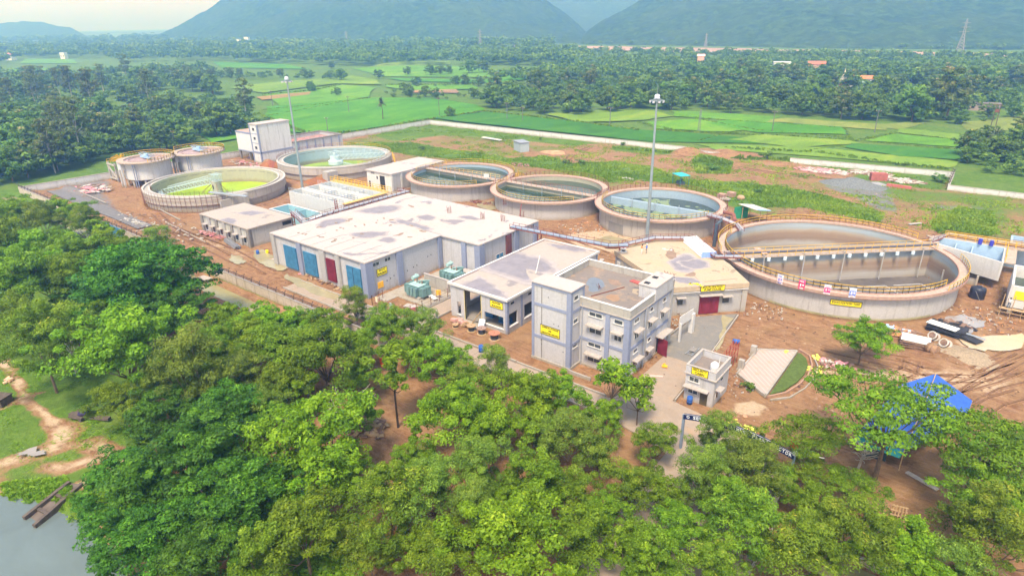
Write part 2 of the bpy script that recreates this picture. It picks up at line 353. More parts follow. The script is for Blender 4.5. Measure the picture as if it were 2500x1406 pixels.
paint(cl, 0, 1, (65, 960), (130, 1020), (330, 1130), (330, 1190), (180, 1170), (230, 1110), (80, 1090), (30, 1100), (110, 1060), (110, 1010), (0, 890), (0, 870))
paint(cl, .6, 2, (980, 430), (1000, 460), (1130, 640), (1080, 620), (900, 480))
paint(cl, .5, 4, (500, 560), (650, 620), (640, 660), (450, 600))

col = np.stack([gr, gv, cl, np.ones_like(gr)], -1).reshape(-1, 4)
V = np.stack([GA, GB, Z], -1).reshape(-1, 3); nx, ny = len(ax), len(ay)
i = np.arange(ny-1)[:, None]*nx+np.arange(nx-1)[None, :]
Fq = np.stack([i, i+1, i+nx+1, i+nx], -1).reshape(-1, 4)
gm, nt, bs = newmat('ground'); v = pos(nt)
at = N(nt, 'ShaderNodeAttribute', attribute_name='zone'); sep = nt.nodes.new('ShaderNodeSeparateColor'); nt.links.new(at.outputs['Color'], sep.inputs[0])
nA = noise(nt, v, .06, 6, .65, .5); nB = noise(nt, v, .55, 7, .72, .8); nC = noise(nt, v, 2.6, 6, .75, .4); nE = noise(nt, v, 11, 4, .7)
# rutted clay: stretched noise
vr = pos(nt, (.25, 1.2, 1)); nR = noise(nt, vr, 1.1, 6, .7, 1.6); nF = noise(nt, v, .12, 5, .6, 1.0)
mud = ramp(nt, nB, [(.25, (.115, .052, .025)), (.45, (.22, .105, .05)), (.6, (.31, .16, .078)), (.78, (.44, .27, .155))])
mud = mixn(nt, ramp(nt, nR, [(.42, 0), (.62, .55)]), mud, (.40, .25, .15))
mud = mixn(nt, ramp(nt, nC, [(.55, 0), (.72, .6)]), mud, (.13, .07, .045))
mud = mixn(nt, ramp(nt, nF, [(.46, 0), (.6, .55)]), mud, (.31, .19, .095)); mud = mixn(nt, ramp(nt, nE, [(.62, 0), (.7, .6)]), mud, (.52, .43, .34))
clay = ramp(nt, nC, [(.3, (.40, .27, .16)), (.7, (.58, .45, .32))])
grav = ramp(nt, nC, [(.3, (.13, .125, .13)), (.7, (.26, .245, .245))])
gb = ramp(nt, nB, [(.2, (.045, .095, .010)), (.5, (.095, .175, .018)), (.8, (.18, .26, .038))])
gb = mixn(nt, ramp(nt, nC, [(.5, 0), (.75, .5)]), gb, (.03, .07, .015))
gb = mixn(nt, ramp(nt, nA, [(.5, 0), (.68, .45)]), gb, (.17, .2, .05))
def thr(sock, lo, hi, na=nB, k=.8):
    a = N(nt, 'ShaderNodeMath', operation='MULTIPLY_ADD'); nt.links.new(na, a.inputs[0]); a.inputs[1].default_value = k; nt.links.new(sock, a.inputs[2])
    mr = N(nt, 'ShaderNodeMapRange', interpolation_type='SMOOTHSTEP'); mr.inputs[1].default_value = lo; mr.inputs[2].default_value = hi; nt.links.new(a.outputs[0], mr.inputs[0]); return mr.outputs[0]
c = mixn(nt, thr(sep.outputs[2], .75, 1.05), mud, clay)
c = mixn(nt, thr(sep.outputs[1], .8, 1.05), c, grav)
ge = N(nt, 'ShaderNodeMath', operation='MULTIPLY_ADD'); nt.links.new(nC, ge.inputs[0]); ge.inputs[1].default_value = .5; nt.links.new(nB, ge.inputs[2])
c = mixn(nt, thr(sep.outputs[0], .92, 1.25, ge.outputs[0], .75), c, gb)
ad = N(nt, 'ShaderNodeMath', operation='ADD'); nt.links.new(nB, ad.inputs[0]); nt.links.new(nC, ad.inputs[1])
finish(nt, bs, c, .92, .2, .8, ad.outputs[0], .25)
me = npmesh('ground', V, Fq, gm, {'zone': ('POINT', col)}, smooth=True)
g = bpy.data.objects.new('ground', me); COL.objects.link(g); struct(g)
def sheet(name, poly, z, m_, kind='structure', jag=0, th=0, seed=1):
    if jag:
        rr = random.Random(seed); q = []
        for k in range(len(poly)):
            p, n_ = poly[k], poly[(k+1) % len(poly)]
            for t in (0, .25, .5, .75): q.append((p[0]+(n_[0]-p[0])*t+rr.uniform(-jag, jag), p[1]+(n_[1]-p[1])*t+rr.uniform(-jag, jag)))
        poly = q
    b = MB(); b.prism(poly, z-(th or .02), z) if th else b.add([(p[0], p[1], z) for p in (poly if sum(poly[i][0]*poly[(i+1) % len(poly)][1]-poly[(i+1) % len(poly)][0]*poly[i][1] for i in range(len(poly))) > 0 else poly[::-1])], [tuple(range(len(poly)))])
    o = b.build(name, m_); struct(o, kind); return o
# pond, ditch, puddles, river
sheet('water', [(p[0], p[1]) for p in pp((-1200, 1190), (0, 1200), (130, 1215), (260, 1280), (320, 1340), (345, 1420), (380, 1700), (-1200, 1700), z=-.6)], -.72, watermat('pond_water', (.13, .165, .165), .16, .12, .15, .7, 1.0))
sheet('water', [(-212, 45.6), (-63, 45.6), (-63, 48.3), (-212, 48.3)], -.42, watermat('ditch_water', (.30, .27, .13), .15, .15, .3, .05))
sheet('water', [(-7, 45.6), (40, 45.6), (40, 48.3), (-7, 48.3)], -.42, MATS['ditch_water'])
mudw = watermat('puddle_water', (.34, .29, .17), .1, .15, .4, .04); gyw = watermat('grey_puddle_water', (.32, .29, .28), .08, .1, .4, .03)
for k, (pl, m_) in enumerate([
    ([(615, 612), (640, 608), (668, 625), (700, 650), (690, 662), (655, 652), (628, 640)], mudw), ([(565, 622), (590, 625), (600, 640), (580, 645), (562, 635)], mudw),
    ([(695, 668), (760, 690), (830, 725), (820, 735), (740, 705), (690, 680)], mudw), ([(1440, 588), (1490, 575), (1560, 592), (1540, 604), (1480, 606)], mudw),
    ([(1180, 490), (1205, 492), (1215, 508), (1195, 515), (1160, 500)], mudw), ([(935, 470), (1000, 465), (1010, 480), (960, 490)], mudw), ([(900, 447), (940, 440), (930, 458), (905, 462)], mudw),
    ([(2318, 770), (2360, 768), (2405, 785), (2390, 800), (2370, 812), (2320, 800), (2295, 790)], gyw), ([(1765, 770), (1792, 775), (1778, 800), (1762, 850), (1745, 858), (1760, 810)], mudw),
    ([(2330, 822), (2400, 822), (2500, 812), (2500, 850), (2430, 858), (2370, 850)], watermat('clay_puddle', (.55, .42, .28), .2, .08, .4, .02)), ([(35, 1108), (75, 1092), (112, 1098), (100, 1108), (60, 1112)], gyw)]):
    sheet('puddle', pp(*pl, z=.2), .2, m_, jag=.35, seed=k)
riv = watermat('river_water', (.42, .26, .20), .7, .1, .01, .02)
sheet('river', pp((1150, 109), (1390, 113), (1500, 115), (1600, 117), (1720, 119), (1850, 121), (2000, 124), (2150, 126), (2300, 130), (2460, 133), (3200, 152), (3200, 175), (2450, 142), (2250, 138), (2000, 134), (1800, 131), (1600, 127), (1400, 120), (1150, 113)), .6, riv, jag=7, seed=5)
# internal roads with kerbs
road = roofmat('pale_concrete_road', (.37, .29, .23), (.3, .23, .18), .5, .3, (.42, .27, .17), .6)
roadg = roofmat('grey_concrete_road', (.22, .205, .19), (.22, .2, .18), .5, .3, (.38, .29, .2), .4)
kerb = mat('kerb_concrete', (.38, .34, .30), .15, 2)
sheet('road', [(-93, 54.2), (-30.4, 54.2), (-21, 52.2), (-9.5, 52.2), (-12, 57), (-17.5, 60.3), (-24.6, 61.4), (-25.2, 71), (-30.2, 71), (-30.2, 60), (-31, 57.4), (-93, 57.4)], .19, road, th=.3)
sheet('road', [(-30.2, 71.002), (-25.2, 71.002), (-27.0, 89.5), (-31.8, 84.6), (-32.0, 76)], .185, roadg, th=.3)
sheet('road', [(-66.6, 57.402), (-63.2, 57.402), (-63.2, 92), (-66.6, 92)], .18, road, th=.3)
sheet('road', [(-20.5, 30), (-9, 30), (-9, 49.4), (-9.5, 52.198), (-21, 52.198)], .17, road, th=.3)
sheet('road', [(-208, 55), (-150, 54.5), (-150, 57.6), (-205, 58.5)], .16, mat('asphalt', (.17, .16, .165), .3, 2), jag=.1, th=.2)
def kerbs(*runs):
    b = MB()
    for a, bb, h in runs: b.bar((a[0], a[1], h), (bb[0], bb[1], h), .16, .3)
    struct(b.build('kerb', kerb))
kerbs(((-93, 57.7), (-66.8, 57.7), .2), ((-63, 57.7), (-45.2, 57.7), .22), ((-45, 57.6), (-31.4, 57.6), .22), ((-93, 54.0), (-31, 54.0), .2), ((-63.2, 57.9), (-63.2, 64), .2), ((-66.8, 57.9), (-66.8, 73), .2),
      ((-25.0, 71), (-26.7, 89), .2), ((-24.4, 61.6), (-24.9, 71), .2), ((-32.2, 76), (-32, 84), .2), ((-8.8, 30), (-8.8, 49), .2))
kerbs(((-172, 66), (-149, 63.5), .1), ((-205, 60.5), (-180, 59.5), .1), ((-150, 60.6), (-128, 58.6), .1))
# road joints
b = MB()
for x in np.arange(-91, -31, 4.0): b.box(x, x+.05, 54.25, 57.35, .19, .1945)
struct(b.build('road_joint', mat('joint', (.16, .12, .1), .1)))
# ------------------------------------------------------------------ paddy fields
def field(px, c, seed, z=.25):
    m_ = 'paddy%d' % seed
    if m_ not in MATS:
        mm, nt, bs = newmat(m_); v = pos(nt, (1, .55, 1)); n1 = noise(nt, v, .045, 6, .65, 1.2); n2 = noise(nt, v, .5, 5, .7)
        cc = ramp(nt, n1, [(.3, tuple(x*.68 for x in c)), (.5, c), (.72, (c[0]*1.7, c[1]*1.2, c[2]*1.3))]); cc = mixn(nt, ramp(nt, n2, [(.45, 0), (.75, .4)]), cc, tuple(x*.55 for x in c))
        finish(nt, bs, cc, .9, .15, .5, n2, .3); MATS[m_] = mm
    return sheet('paddy_field', pp(*px), z, MATS[m_], jag=.8, seed=seed)
G1 = (.075, .235, .014); G2 = (.115, .27, .018); G3 = (.16, .27, .03); G4 = (.05, .17, .016); G5 = (.2, .25, .05)
FL = [([(640, 285), (760, 262), (900, 240), (1060, 240), (1165, 258), (1185, 270), (1080, 290), (1040, 292), (800, 330), (700, 322)], G1), ([(1060, 290), (1190, 274), (1400, 298), (1560, 318), (1680, 325), (1900, 345), (1850, 352), (1600, 348), (1300, 318)], G4),
      ([(640, 232), (830, 208), (915, 215), (900, 238), (700, 268)], G2), ([(650, 262), (880, 242), (700, 282), (650, 282)], G1), ([(860, 186), (920, 196), (930, 208), (820, 205), (640, 228), (560, 215), (640, 205)], G3), ([(940, 192), (1180, 196), (1400, 168), (1430, 180), (1200, 204), (1000, 200)], G1),
      ([(940, 208), (1150, 208), (1170, 218), (1010, 222), (945, 214)], G2), ([(860, 168), (1000, 160), (1180, 165), (1200, 190), (940, 188)], G2), ([(1200, 178), (1400, 160), (1440, 165), (1400, 175), (1230, 192)], G1), ([(940, 155), (1100, 148), (1100, 158), (900, 165)], G3),
      ([(1330, 280), (1480, 268), (1600, 272), (1640, 285), (1560, 296), (1420, 300)], G3), ([(1640, 272), (1720, 275), (1900, 287), (1870, 300), (1700, 290), (1650, 286)], G2), ([(1580, 300), (1700, 292), (1840, 318), (1760, 324), (1600, 316)], G2), ([(1720, 303), (1780, 294), (2060, 312), (2060, 330), (1850, 325)], G1),
      ([(1780, 300), (1920, 290), (2160, 305), (2170, 320), (1900, 300)], G5), ([(2200, 300), (2260, 302), (2200, 318), (2120, 310)], G5), ([(1860, 330), (2080, 345), (2100, 352), (1940, 362), (1780, 342)], G3), ([(2110, 345), (2180, 328), (2350, 345), (2350, 362), (2200, 352)], G2), ([(2080, 352), (2350, 368), (2340, 392), (2200, 384), (2060, 362)], G4),
      ([(2190, 315), (2350, 330), (2360, 345), (2190, 326)], G3), ([(60, 145), (180, 146), (190, 156), (50, 156)], G2), ([(20, 168), (140, 168), (150, 180), (20, 178)], G2), ([(220, 168), (260, 166), (270, 184), (200, 182)], G1), ([(520, 152), (700, 158), (760, 170), (540, 166)], G1), ([(300, 168), (420, 172), (380, 182), (300, 180)], G5),
      ([(480, 320), (575, 300), (575, 340), (520, 350)], G1), ([(1000, 222), (1110, 218), (1120, 228), (1010, 228)], (.32, .2, .12)), ([(625, 238), (760, 225), (755, 232), (640, 246)], (.3, .2, .08)), ([(1700, 352), (2000, 362), (2350, 398), (2320, 412), (1950, 380), (1750, 368)], G3), ([(2340, 300), (2500, 285), (2500, 320), (2360, 320)], G5)]
for k, (px, c) in enumerate(FL): field(px, c, k, .25+.012*(k % 7))
# grassy bunds between the fields
bn = []; bt = []
def bund(pts, wd, h):
    pts = [P(x, y, .3) for x, y in pts]
    for p, q in zip(pts[:-1], pts[1:]):
        L = (q-p).length; n = max(2, int(L/1.1)); t = np.random.RandomState(int(L*7) % 9999)
        for k in range(n):
            for _ in range(3):
                u = t.rand(); c = p.lerp(q, (k+u)/n)+Vector((t.randn()*wd*.35, t.randn()*wd*.35, 0)); s_ = .5+.5*t.rand(); an = t.rand()*6.28
                dx, dy = math.cos(an)*s_, math.sin(an)*s_; hh = h*(.4+.7*t.rand())
                o = len(bn); bn.extend([(c.x-dx, c.y-dy, .15), (c.x+dx, c.y+dy, .15), (c.x+dx*.7, c.y+dy*.7, hh), (c.x-dx*.7, c.y-dy*.7, hh*.9)]); bt.append((o, o+1, o+2, o+3))
for pts, wd, h in [([(1000, 300), (1060, 288), (1180, 271)], 1.2, .7), ([(1180, 271), (1280, 282), (1400, 296), (1560, 318)], 1.4, .9), ([(1560, 298), (1650, 320), (1800, 327)], 1.2, .8), ([(1600, 316), (1700, 322), (1860, 330)], 1, .6), ([(640, 268), (750, 258), (900, 240)], 1, .6),
                   ([(1840, 318), (1770, 325), (1700, 345)], .8, .5), ([(1700, 290), (1850, 318), (2080, 336)], .8, .55), ([(1860, 328), (2080, 342), (2100, 345)], 1.1, .8), ([(2080, 345), (2180, 326)], 1.2, .7), ([(1660, 283), (1760, 292), (1900, 303), (2060, 312)], .8, .5), ([(2060, 312), (2080, 342)], .8, .4), ([(2180, 322), (2350, 342)], .7, .4), ([(2120, 345), (2350, 366)], .8, .5), ([(2060, 355), (1960, 368)], .7, .4),
                   ([(800, 335), (900, 318), (1030, 294)], 1.6, 1.1), ([(650, 288), (760, 330), (860, 322)], 1.6, 1.2), ([(1790, 385), (1860, 392), (1930, 390)], 2.2, 1.5), ([(640, 232), (760, 222), (830, 208)], 1.5, 1.2), ([(1500, 360), (1620, 372), (1700, 372)], 1.2, 1), ([(1780, 360), (1900, 368), (2000, 372), (2200, 402), (2320, 412)], 2, 1.0), ([(940, 208), (1150, 207)], 1.2, 1.2), ([(900, 238), (640, 285)], .8, .5)]: bund(pts, wd, h)

# skirts of mud closing round the sunken tanks
for tx, ty, r0, r1, z in ((-19.8, 115.1, 18.5, 20.6, .05), (-165.4, 81.9, 17.2, 19.4, -.25), (-165.4, 120.9, 16.9, 19.0, -.25)):
    b = MB(); b.ring(tx, ty, z-.5, z, r0, r1, 96); struct(b.build('ground', gm, None, True))
# wheel ruts pressed into the clay yard
b = MB(); b2 = MB()
def rut(pts, wd=.22, off=1.7):
    V_ = [P(x, y, .03) for x, y in pts]; Q = []
    for p, q in zip(V_[:-1], V_[1:]): Q += [p.lerp(q, t/6) for t in range(6)]
    Q.append(V_[-1])
    for o in (-off/2, off/2):
        for k in range(len(Q)-1):
            d = (Q[k+1]-Q[k]).normalized(); u = Vector((d.y, -d.x, 0))*o; b.bar(Q[k]+u, Q[k+1]+u, wd, .16); w_ = u*(1+.28/abs(o)); b2.bar(Q[k]+w_, Q[k+1]+w_, wd*.6, .14)
for pts in ([(1960, 900), (2080, 920), (2200, 945), (2330, 950), (2420, 925), (2500, 890)], [(2000, 860), (2120, 890), (2260, 925), (2390, 925), (2500, 870)], [(2230, 1000), (2330, 940), (2420, 890), (2500, 850)], [(2180, 880), (2250, 905), (2350, 915), (2460, 880)], [(2380, 1010), (2430, 980), (2500, 960)], [(2150, 940), (2220, 905), (2225, 880), (2160, 870), (2090, 850)], [(2350, 975), (2420, 940), (2500, 920)],
    [(380, 520), (420, 560), (500, 600), (600, 650)], [(430, 560), (560, 610), (660, 665)], [(1340, 565), (1420, 600), (1480, 620)], [(1650, 380), (1750, 400), (1900, 425), (2050, 440)], [(1380, 395), (1400, 375), (1440, 360)], [(1820, 545), (1900, 520), (2000, 535), (2150, 570)], [(2150, 600), (2250, 590), (2400, 560)]): rut(pts)
struct(b.build('rut', mat('rut_mud', (.19, .10, .052), .3, 2, .8))); struct(b2.build('rut', mat('rut_crest', (.28, .155, .085), .3, 2, .9)))
# clods and stones that break up the bare earth
rs = np.random.RandomState(77); n = 26000; xx = rs.uniform(-205, 25, n); yy = rs.uniform(52, 200, n); ix = np.clip(np.searchsorted(ax, xx)-1, 0, nx-2); iy = np.clip(np.searchsorted(ay, yy)-1, 0, ny-2); k = (gr[iy, ix] < .5) & (fbm(xx, yy, 9, 3, 2) > .47); xx, yy, ix, iy = xx[k], yy[k], ix[k], iy[k]; n = len(xx)
s_ = .06+.15*rs.rand(n)**2.6; z0 = Z[iy, ix]+s_*.2; an = rs.rand(n)*6.28; dirs = np.array([(1, 0, 0), (0, 1, 0), (-1, 0, 0), (0, -1, 0), (0, 0, .8)]); vv = dirs[None]*s_[:, None, None]*(1+.6*rs.rand(n, 5, 1)); ca, sa = np.cos(an)[:, None], np.sin(an)[:, None]
vv = np.stack([vv[..., 0]*ca-vv[..., 1]*sa+xx[:, None], vv[..., 0]*sa+vv[..., 1]*ca+yy[:, None], vv[..., 2]+z0[:, None]], -1).reshape(-1, 3); f3 = (np.arange(n)[:, None, None]*5+np.array([(0, 1, 4), (1, 2, 4), (2, 3, 4), (3, 0, 4)])[None]).reshape(-1, 3)
cm, nt, bs = newmat('clods'); at = N(nt, 'ShaderNodeAttribute', attribute_name='tone'); finish(nt, bs, ramp(nt, at.outputs['Fac'], [(0, (.10, .055, .035)), (.5, (.26, .15, .09)), (.85, (.34, .21, .13)), (1, (.44, .34, .26))]), .95)
o = bpy.data.objects.new('clods', npmesh('clods', vv, f3, cm, {'tone': ('FACE', np.repeat(rs.rand(n), 4))})); COL.objects.link(o); struct(o, 'stuff')
# ------------------------------------------------------------------ buildings of the plant
WALL = wallmat('pale_render', (.50, .49, .515), amt=.45); WALLG = wallmat('grey_render', (.42, .405, .405), amt=.55); WALLD = wallmat('damp_render', (.50, .49, .47), (.13, .12, .10), .75)
BAND = wallmat('blue_grey_paint', (.27, .30, .42), (.2, .2, .26), .3); CONC = wallmat('bare_concrete', (.42, .39, .36), (.16, .14, .12), .7); CONCD = wallmat('dark_concrete', (.27, .25, .24), (.13, .12, .11), .6)
ROOF = roofmat('pale_roof', (.50, .435, .415), (.19, .17, .20), .75, .13, (.5, .38, .28), .35); ROOF2 = roofmat('worn_roof', (.44, .38, .34), (.22, .195, .21), .75, .22, (.46, .34, .26), .4); ROOFT = roofmat('tan_roof', (.50, .39, .28), (.24, .18, .13), .7, .25, (.55, .36, .2), .6)
ROOFW = roofmat('wet_roof', (.24, .20, .18), (.12, .115, .125), .85, .3, (.42, .28, .18), .7)
PATCH = mat('damp_stain', (.25, .225, .25), .15, .8, .7); HALO = mat('stain_edge', (.32, .28, .285), .15, .8, .75); HALO2 = mat('stain_faint', (.385, .335, .325), .15, .8, .8); PATCHB = mat('brown_stain', (.28, .19, .14), .2, .8, .8)
TRIM = mat('white_trim', (.62, .60, .59), .08, 2, .7); BLUE = mat('blue_shutter', (.055, .20, .36), .3, .9, .55); MAR = mat('maroon_shutter', (.20, .022, .045), .25, .9, .55)
GLASS = mat('window_glass', (.06, .07, .08), .3, 3, .12, .6); DARK = mat('dark_opening', (.035, .035, .04), .2, 2, .9); SUNSH = mat('sunshade_concrete', (.42, .37, .34), .2, 3, .85)
YEL = mat('sign_yellow', (.90, .74, .02), .04, 1, .5); BLK = mat('sign_black', (.025, .022, .02), .05, 1, .5); ORG_ = mat('notice_orange', (.9, .48, .05), .1, 1, .5); REBAR = mat('rusty_steel', (.20, .075, .05), .3, 4, .8); STEEL = mat('galvanised_steel', (.42, .46, .52), .15, 3, .45, .4, .4)
YR = mat('yellow_rail', (.72, .42, .02), .15, 2, .5); BR = mat('red_oxide_rail', (.30, .09, .07), .2, 2, .6); WOOD = mat('plank_wood', (.42, .29, .17), .25, 3, .8)
def blob(poly, jag=.25, seed=1):
    "closed curve through the given points with a wandering edge"
    n = len(poly); q = []
    for k in range(n):
        p0, p1, p2, p3 = [poly[(k+i) % n] for i in (-1, 0, 1, 2)]
        for t in np.linspace(0, 1, 9)[:-1]:
            c = [.5*((2*p1[i])+(-p0[i]+p2[i])*t+(2*p0[i]-5*p1[i]+4*p2[i]-p3[i])*t*t+(-p0[i]+3*p1[i]-3*p2[i]+p3[i])*t**3) for i in (0, 1)]
            q.append((c[0]+(float(fbm(c[0]+seed*9, c[1], .9, 3, seed))-.5)*jag*5, c[1]+(float(fbm(c[0], c[1]+seed*7, .9, 3, seed+3))-.5)*jag*5))
    return q
LIM = {'blower_building': (-62.1, -51.35, 63.5, 88.1), 'store_building': (-136.4, -117.3, 62.5, 73.1), 'chemical_building': (-44.4, -31.8, 62.9, 74.4)}
def patch(parent, px, z, m_=None, seed=1, jag=.18, name='stain'):
    z += .0015*(seed % 12); b = MB(); q = blob([tuple(P(x, y, z))[:2] for x, y in px], jag, seed); lm_ = LIM.get(parent.name, (-104.3, -68.5, 60.1, 94.6) if parent.name.startswith('roof') else (-999, 999, -999, 999)); cl_ = lambda x, y: (min(max(x, lm_[0]), lm_[1]), min(max(y, lm_[2]), lm_[3])); q = [cl_(*p_) for p_ in q]
    if sum(q[i][0]*q[(i+1) % len(q)][1]-q[(i+1) % len(q)][0]*q[i][1] for i in range(len(q))) < 0: q = q[::-1]
    cx_, cy_ = sum(p_[0] for p_ in q)/len(q), sum(p_[1] for p_ in q)/len(q)
    if m_ is None or m_ is PATCH:
        for e_, mm in ((1.35, HALO2), (1.16, HALO)): k = MB(); k.add([cl_(cx_+(x-cx_)*e_*(1+.1*math.sin(i*.7+seed)), cy_+(y-cy_)*e_)+(z-.0004*e_,) for i, (x, y) in enumerate(q)], [tuple(range(len(q)))]); k.build('stain_edge', mm, parent)
    b.add([(x, y, z) for x, y in q], [tuple(range(len(q)))]); return b.build(name, m_ or PATCH, parent)
def sign(parent, face, u0, u1, z0, z1, at_, lines, size, frame=True):
    "yellow board with a black rim, its lettering standing off the face"
    b = MB(); k = MB(); e = .05
    if face == '-y':
        b.box(u0, u1, at_-.05, at_, z0, z1)
        for r in ((u0-e, u1+e, z1, z1+e), (u0-e, u1+e, z0-e, z0), (u0-e, u0, z0, z1), (u1, u1+e, z0, z1)): k.box(r[0], r[1], at_-.07, at_, r[2], r[3])
    else:
        b.box(at_, at_+.05, u0, u1, z0, z1)
        for r in ((u0-e, u1+e, z1, z1+e), (u0-e, u1+e, z0-e, z0), (u0-e, u0, z0, z1), (u1, u1+e, z0, z1)): k.box(at_, at_+.07, r[0], r[1], r[2], r[3])
    s_ = b.build('sign_board', YEL, parent); k.build('frame', BLK, s_)
    for i, (t, wf) in enumerate(lines):
        zc = z1-(i+.5)*(z1-z0)/len(lines); loc = ((u0+u1)/2, at_-.06, zc) if face == '-y' else (at_+.06, (u0+u1)/2, zc)
        text('lettering', t, size, BLK, s_, loc, face, wf)
    return s_
def win(parent, face, u0, u1, z0, z1, at_, shade=None, mull=1, sill=True, glass=None):
    "recess-dark glazing with white frame bars, sill and an optional sunshade slab"
    def bx(b, a0, a1, o0, o1, q0, q1):
        if face == '-y': b.box(a0, a1, at_-o1, at_-o0, q0, q1)
        elif face == '+x': b.box(at_+o0, at_+o1, a0, a1, q0, q1)
        else: b.box(at_-o1, at_-o0, a0, a1, q0, q1)
    b = MB(); bx(b, u0, u1, -.1, .012, z0, z1); w_ = b.build('window', glass or GLASS, parent); k = MB(); e = .07
    bx(k, u0-e, u1+e, -.05, .05, z1, z1+e); bx(k, u0-e, u0, -.05, .05, z0, z1); bx(k, u1, u1+e, -.05, .05, z0, z1)
    for i in range(mull): c = u0+(u1-u0)*(i+1)/(mull+1); bx(k, c-.03, c+.03, -.05, .045, z0, z1)
    k.build('frame', TRIM, w_)
    if sill: s_ = MB(); bx(s_, u0-.15, u1+.15, -.05, .12, z0-.1, z0-.001); s_.build('sill', TRIM, w_)
    if shade: s_ = MB(); bx(s_, u0-.3, u1+.3, 0, shade, z1+.25, z1+.36); bx(s_, u0-.3, u1+.3, shade-.08, shade, z1+.13, z1+.25); s_.build('sunshade', SUNSH, parent)
# ---- control (M.C.C.) building, L-shaped
x0, x1, y0, y1, x2, y2, h = -104.5, -77.6, 59.9, 94.8, -68.4, 77.4, 6.35
M_ = root('control_building', 'large flat-roofed grey building with blue and maroon shutters along its front', 'building', ((x0+x2)/2, (y0+y1)/2, 0))
b = MB(); b.prism([(x0+.25, y0+.25), (x1-.25, y0+.25), (x1-.25, y2+.25), (x2-.25, y2+.25), (x2-.25, y1-.25), (x0+.25, y1-.25)], -1.5, h-.35); b.build('wall', WALL, M_)
b = MB(); b.prism([(x0, y0), (x1, y0), (x1, y2), (x2, y2), (x2, y1), (x0, y1)], h-.35, h-.22); b.build('eaves_band', BAND, M_)
b = MB(); b.prism([(x0-.1, y0-.12), (x1+.12, y0-.12), (x1+.12, y2-.12), (x2+.12, y2-.12), (x2+.12, y1+.1), (x0-.1, y1+.1)], h-.219, h); rf = b.build('roof', ROOF, M_)
b = MB()
for k in range(7):
    xa = x1-2.2-k*3.0; L = [9, 7.5, 7, 8.5, 7, 6, 5][k]; b.bar((x1-1-k*.2-(k*3.2), y0+.5, h+.01), (x1-1-k*.2-k*3.2, y0+L, h+.01), .12, .012)
b.bar((x1, y2+.2, h+.012), (x1-6.5, y2+.2, h+.012), .12, .012)
b.build('roof_groove', mat('groove', (.22, .19, .18), .1), rf)
for k, px in enumerate([[(780, 548), (800, 538), (838, 535), (838, 543), (805, 551), (792, 555)], [(882, 515), (925, 505), (965, 504), (970, 511), (930, 520), (905, 519)], [(862, 571), (890, 568), (935, 567), (925, 576), (890, 580)], [(925, 586), (950, 579), (962, 588), (945, 591)], [(970, 541), (985, 538), (1010, 545), (1045, 556), (1040, 560), (1000, 551)], [(1025, 530), (1045, 525), (1058, 533), (1040, 537)], [(1125, 529), (1145, 528), (1170, 535), (1140, 535)]]): patch(rf, px, h+.006, seed=k)
for k, px in enumerate([[(850, 535), (860, 532), (862, 536), (848, 538)], [(960, 575), (985, 568), (980, 573), (965, 577)], [(995, 500), (1012, 504), (1005, 507)]]): patch(rf, px, h+.006, PATCHB, seed=k+9)
for px, py in ((1097, 520), (1178, 535), (1228, 540), (1232, 500), (1275, 530)):
    p = P(px, py, h); b = MB(); rr = random.Random(px)
    for k in range(8): a_ = k*.785; b.bar((p.x+.35*math.cos(a_), p.y+.35*math.sin(a_), h-.02), (p.x+.35*math.cos(a_)+rr.uniform(-.15, .15), p.y+.35*math.sin(a_)+rr.uniform(-.1, .1), h+1.0+rr.random()*.6), .045, .045)
    b.build('rebar_stub', REBAR, rf)
rr = random.Random(4); b = MB()
for k in range(26): b.cbox((rr.uniform(-100, -80), rr.uniform(62, 80), h+.06), (rr.uniform(.3, 1.0), rr.uniform(.1, .3), .12), rr.uniform(0, 3))
b.build('rubble', mat('rubble', (.3, .22, .17), .4, 3), rf)
for xa, wd, m_ in ((-104.5, 1.1, WALLG), (-96.5, 1.2, BAND), (-89.9, 1.5, WALLG), (-85.4, 1.1, WALLG), (-78.7, 1.25, BAND)): part('pillar', m_, M_, lambda b, xa=xa, wd=wd: b.box(xa, xa+wd, y0-.12, y0+.3, -1.5, h-.36))
for ya, wd in ((59.9, 1.5), (66.6, 1.2), (76.6, .9)): part('pillar', BAND, M_, lambda b, ya=ya, wd=wd: b.box(x1-.3, x1+.12, ya+(.002 if ya < 61 else 0), ya+wd, -1.5, h-.361))
for xa in (-72.6, -69.5): part('pillar', BAND, M_, lambda b, xa=xa: b.box(xa, xa+1.0, y2-.12, y2+.3, -1.5, h-.362))
for ya, m_ in ((77.3, BAND), (85.0, mat('dark_pipe_paint', (.16, .06, .07), .2)), (87.3, BAND), (93.4, BAND)): part('pillar', m_, M_, lambda b, ya=ya: b.box(x2-.3, x2+.12, ya+.003, ya+1.35, -1.5, h-.363))
for (a0, a1, z0, z1, m_, lb) in ((-100.8, -97.1, .5, 4.7, BLUE, 'blue sheet-metal shutter at the far left bay'), (-94.8, -91.2, .6, 4.7, BLUE, 'blue sheet-metal shutter in the second bay'), (-89.2+1.0, -85.9, .8, 4.85, MAR, 'maroon shutter'), (-82.7, -79.2, .5, 4.75, BLUE, 'blue double shutter beside the corner')):
    b = MB(); b.box(a0, a1, y0-.02, y0+.3, z0, z1); d_ = b.build('shutter', m_, M_); d_['label'] = lb; k = MB()
    for i in range(1, 12): x = a0+(a1-a0)*i/12; k.box(x-.02, x+.02, y0-.045, y0-.021, z0+.05, z1-.05)
    k.box(a0-.05, a1+.05, y0-.06, y0-.022, z1, z1+.08); k.build('rib', m_, d_)
part('gap', DARK, M_, lambda b: b.box(-81.05, -80.95, y0-.06, y0-.046, .5, 4.7))
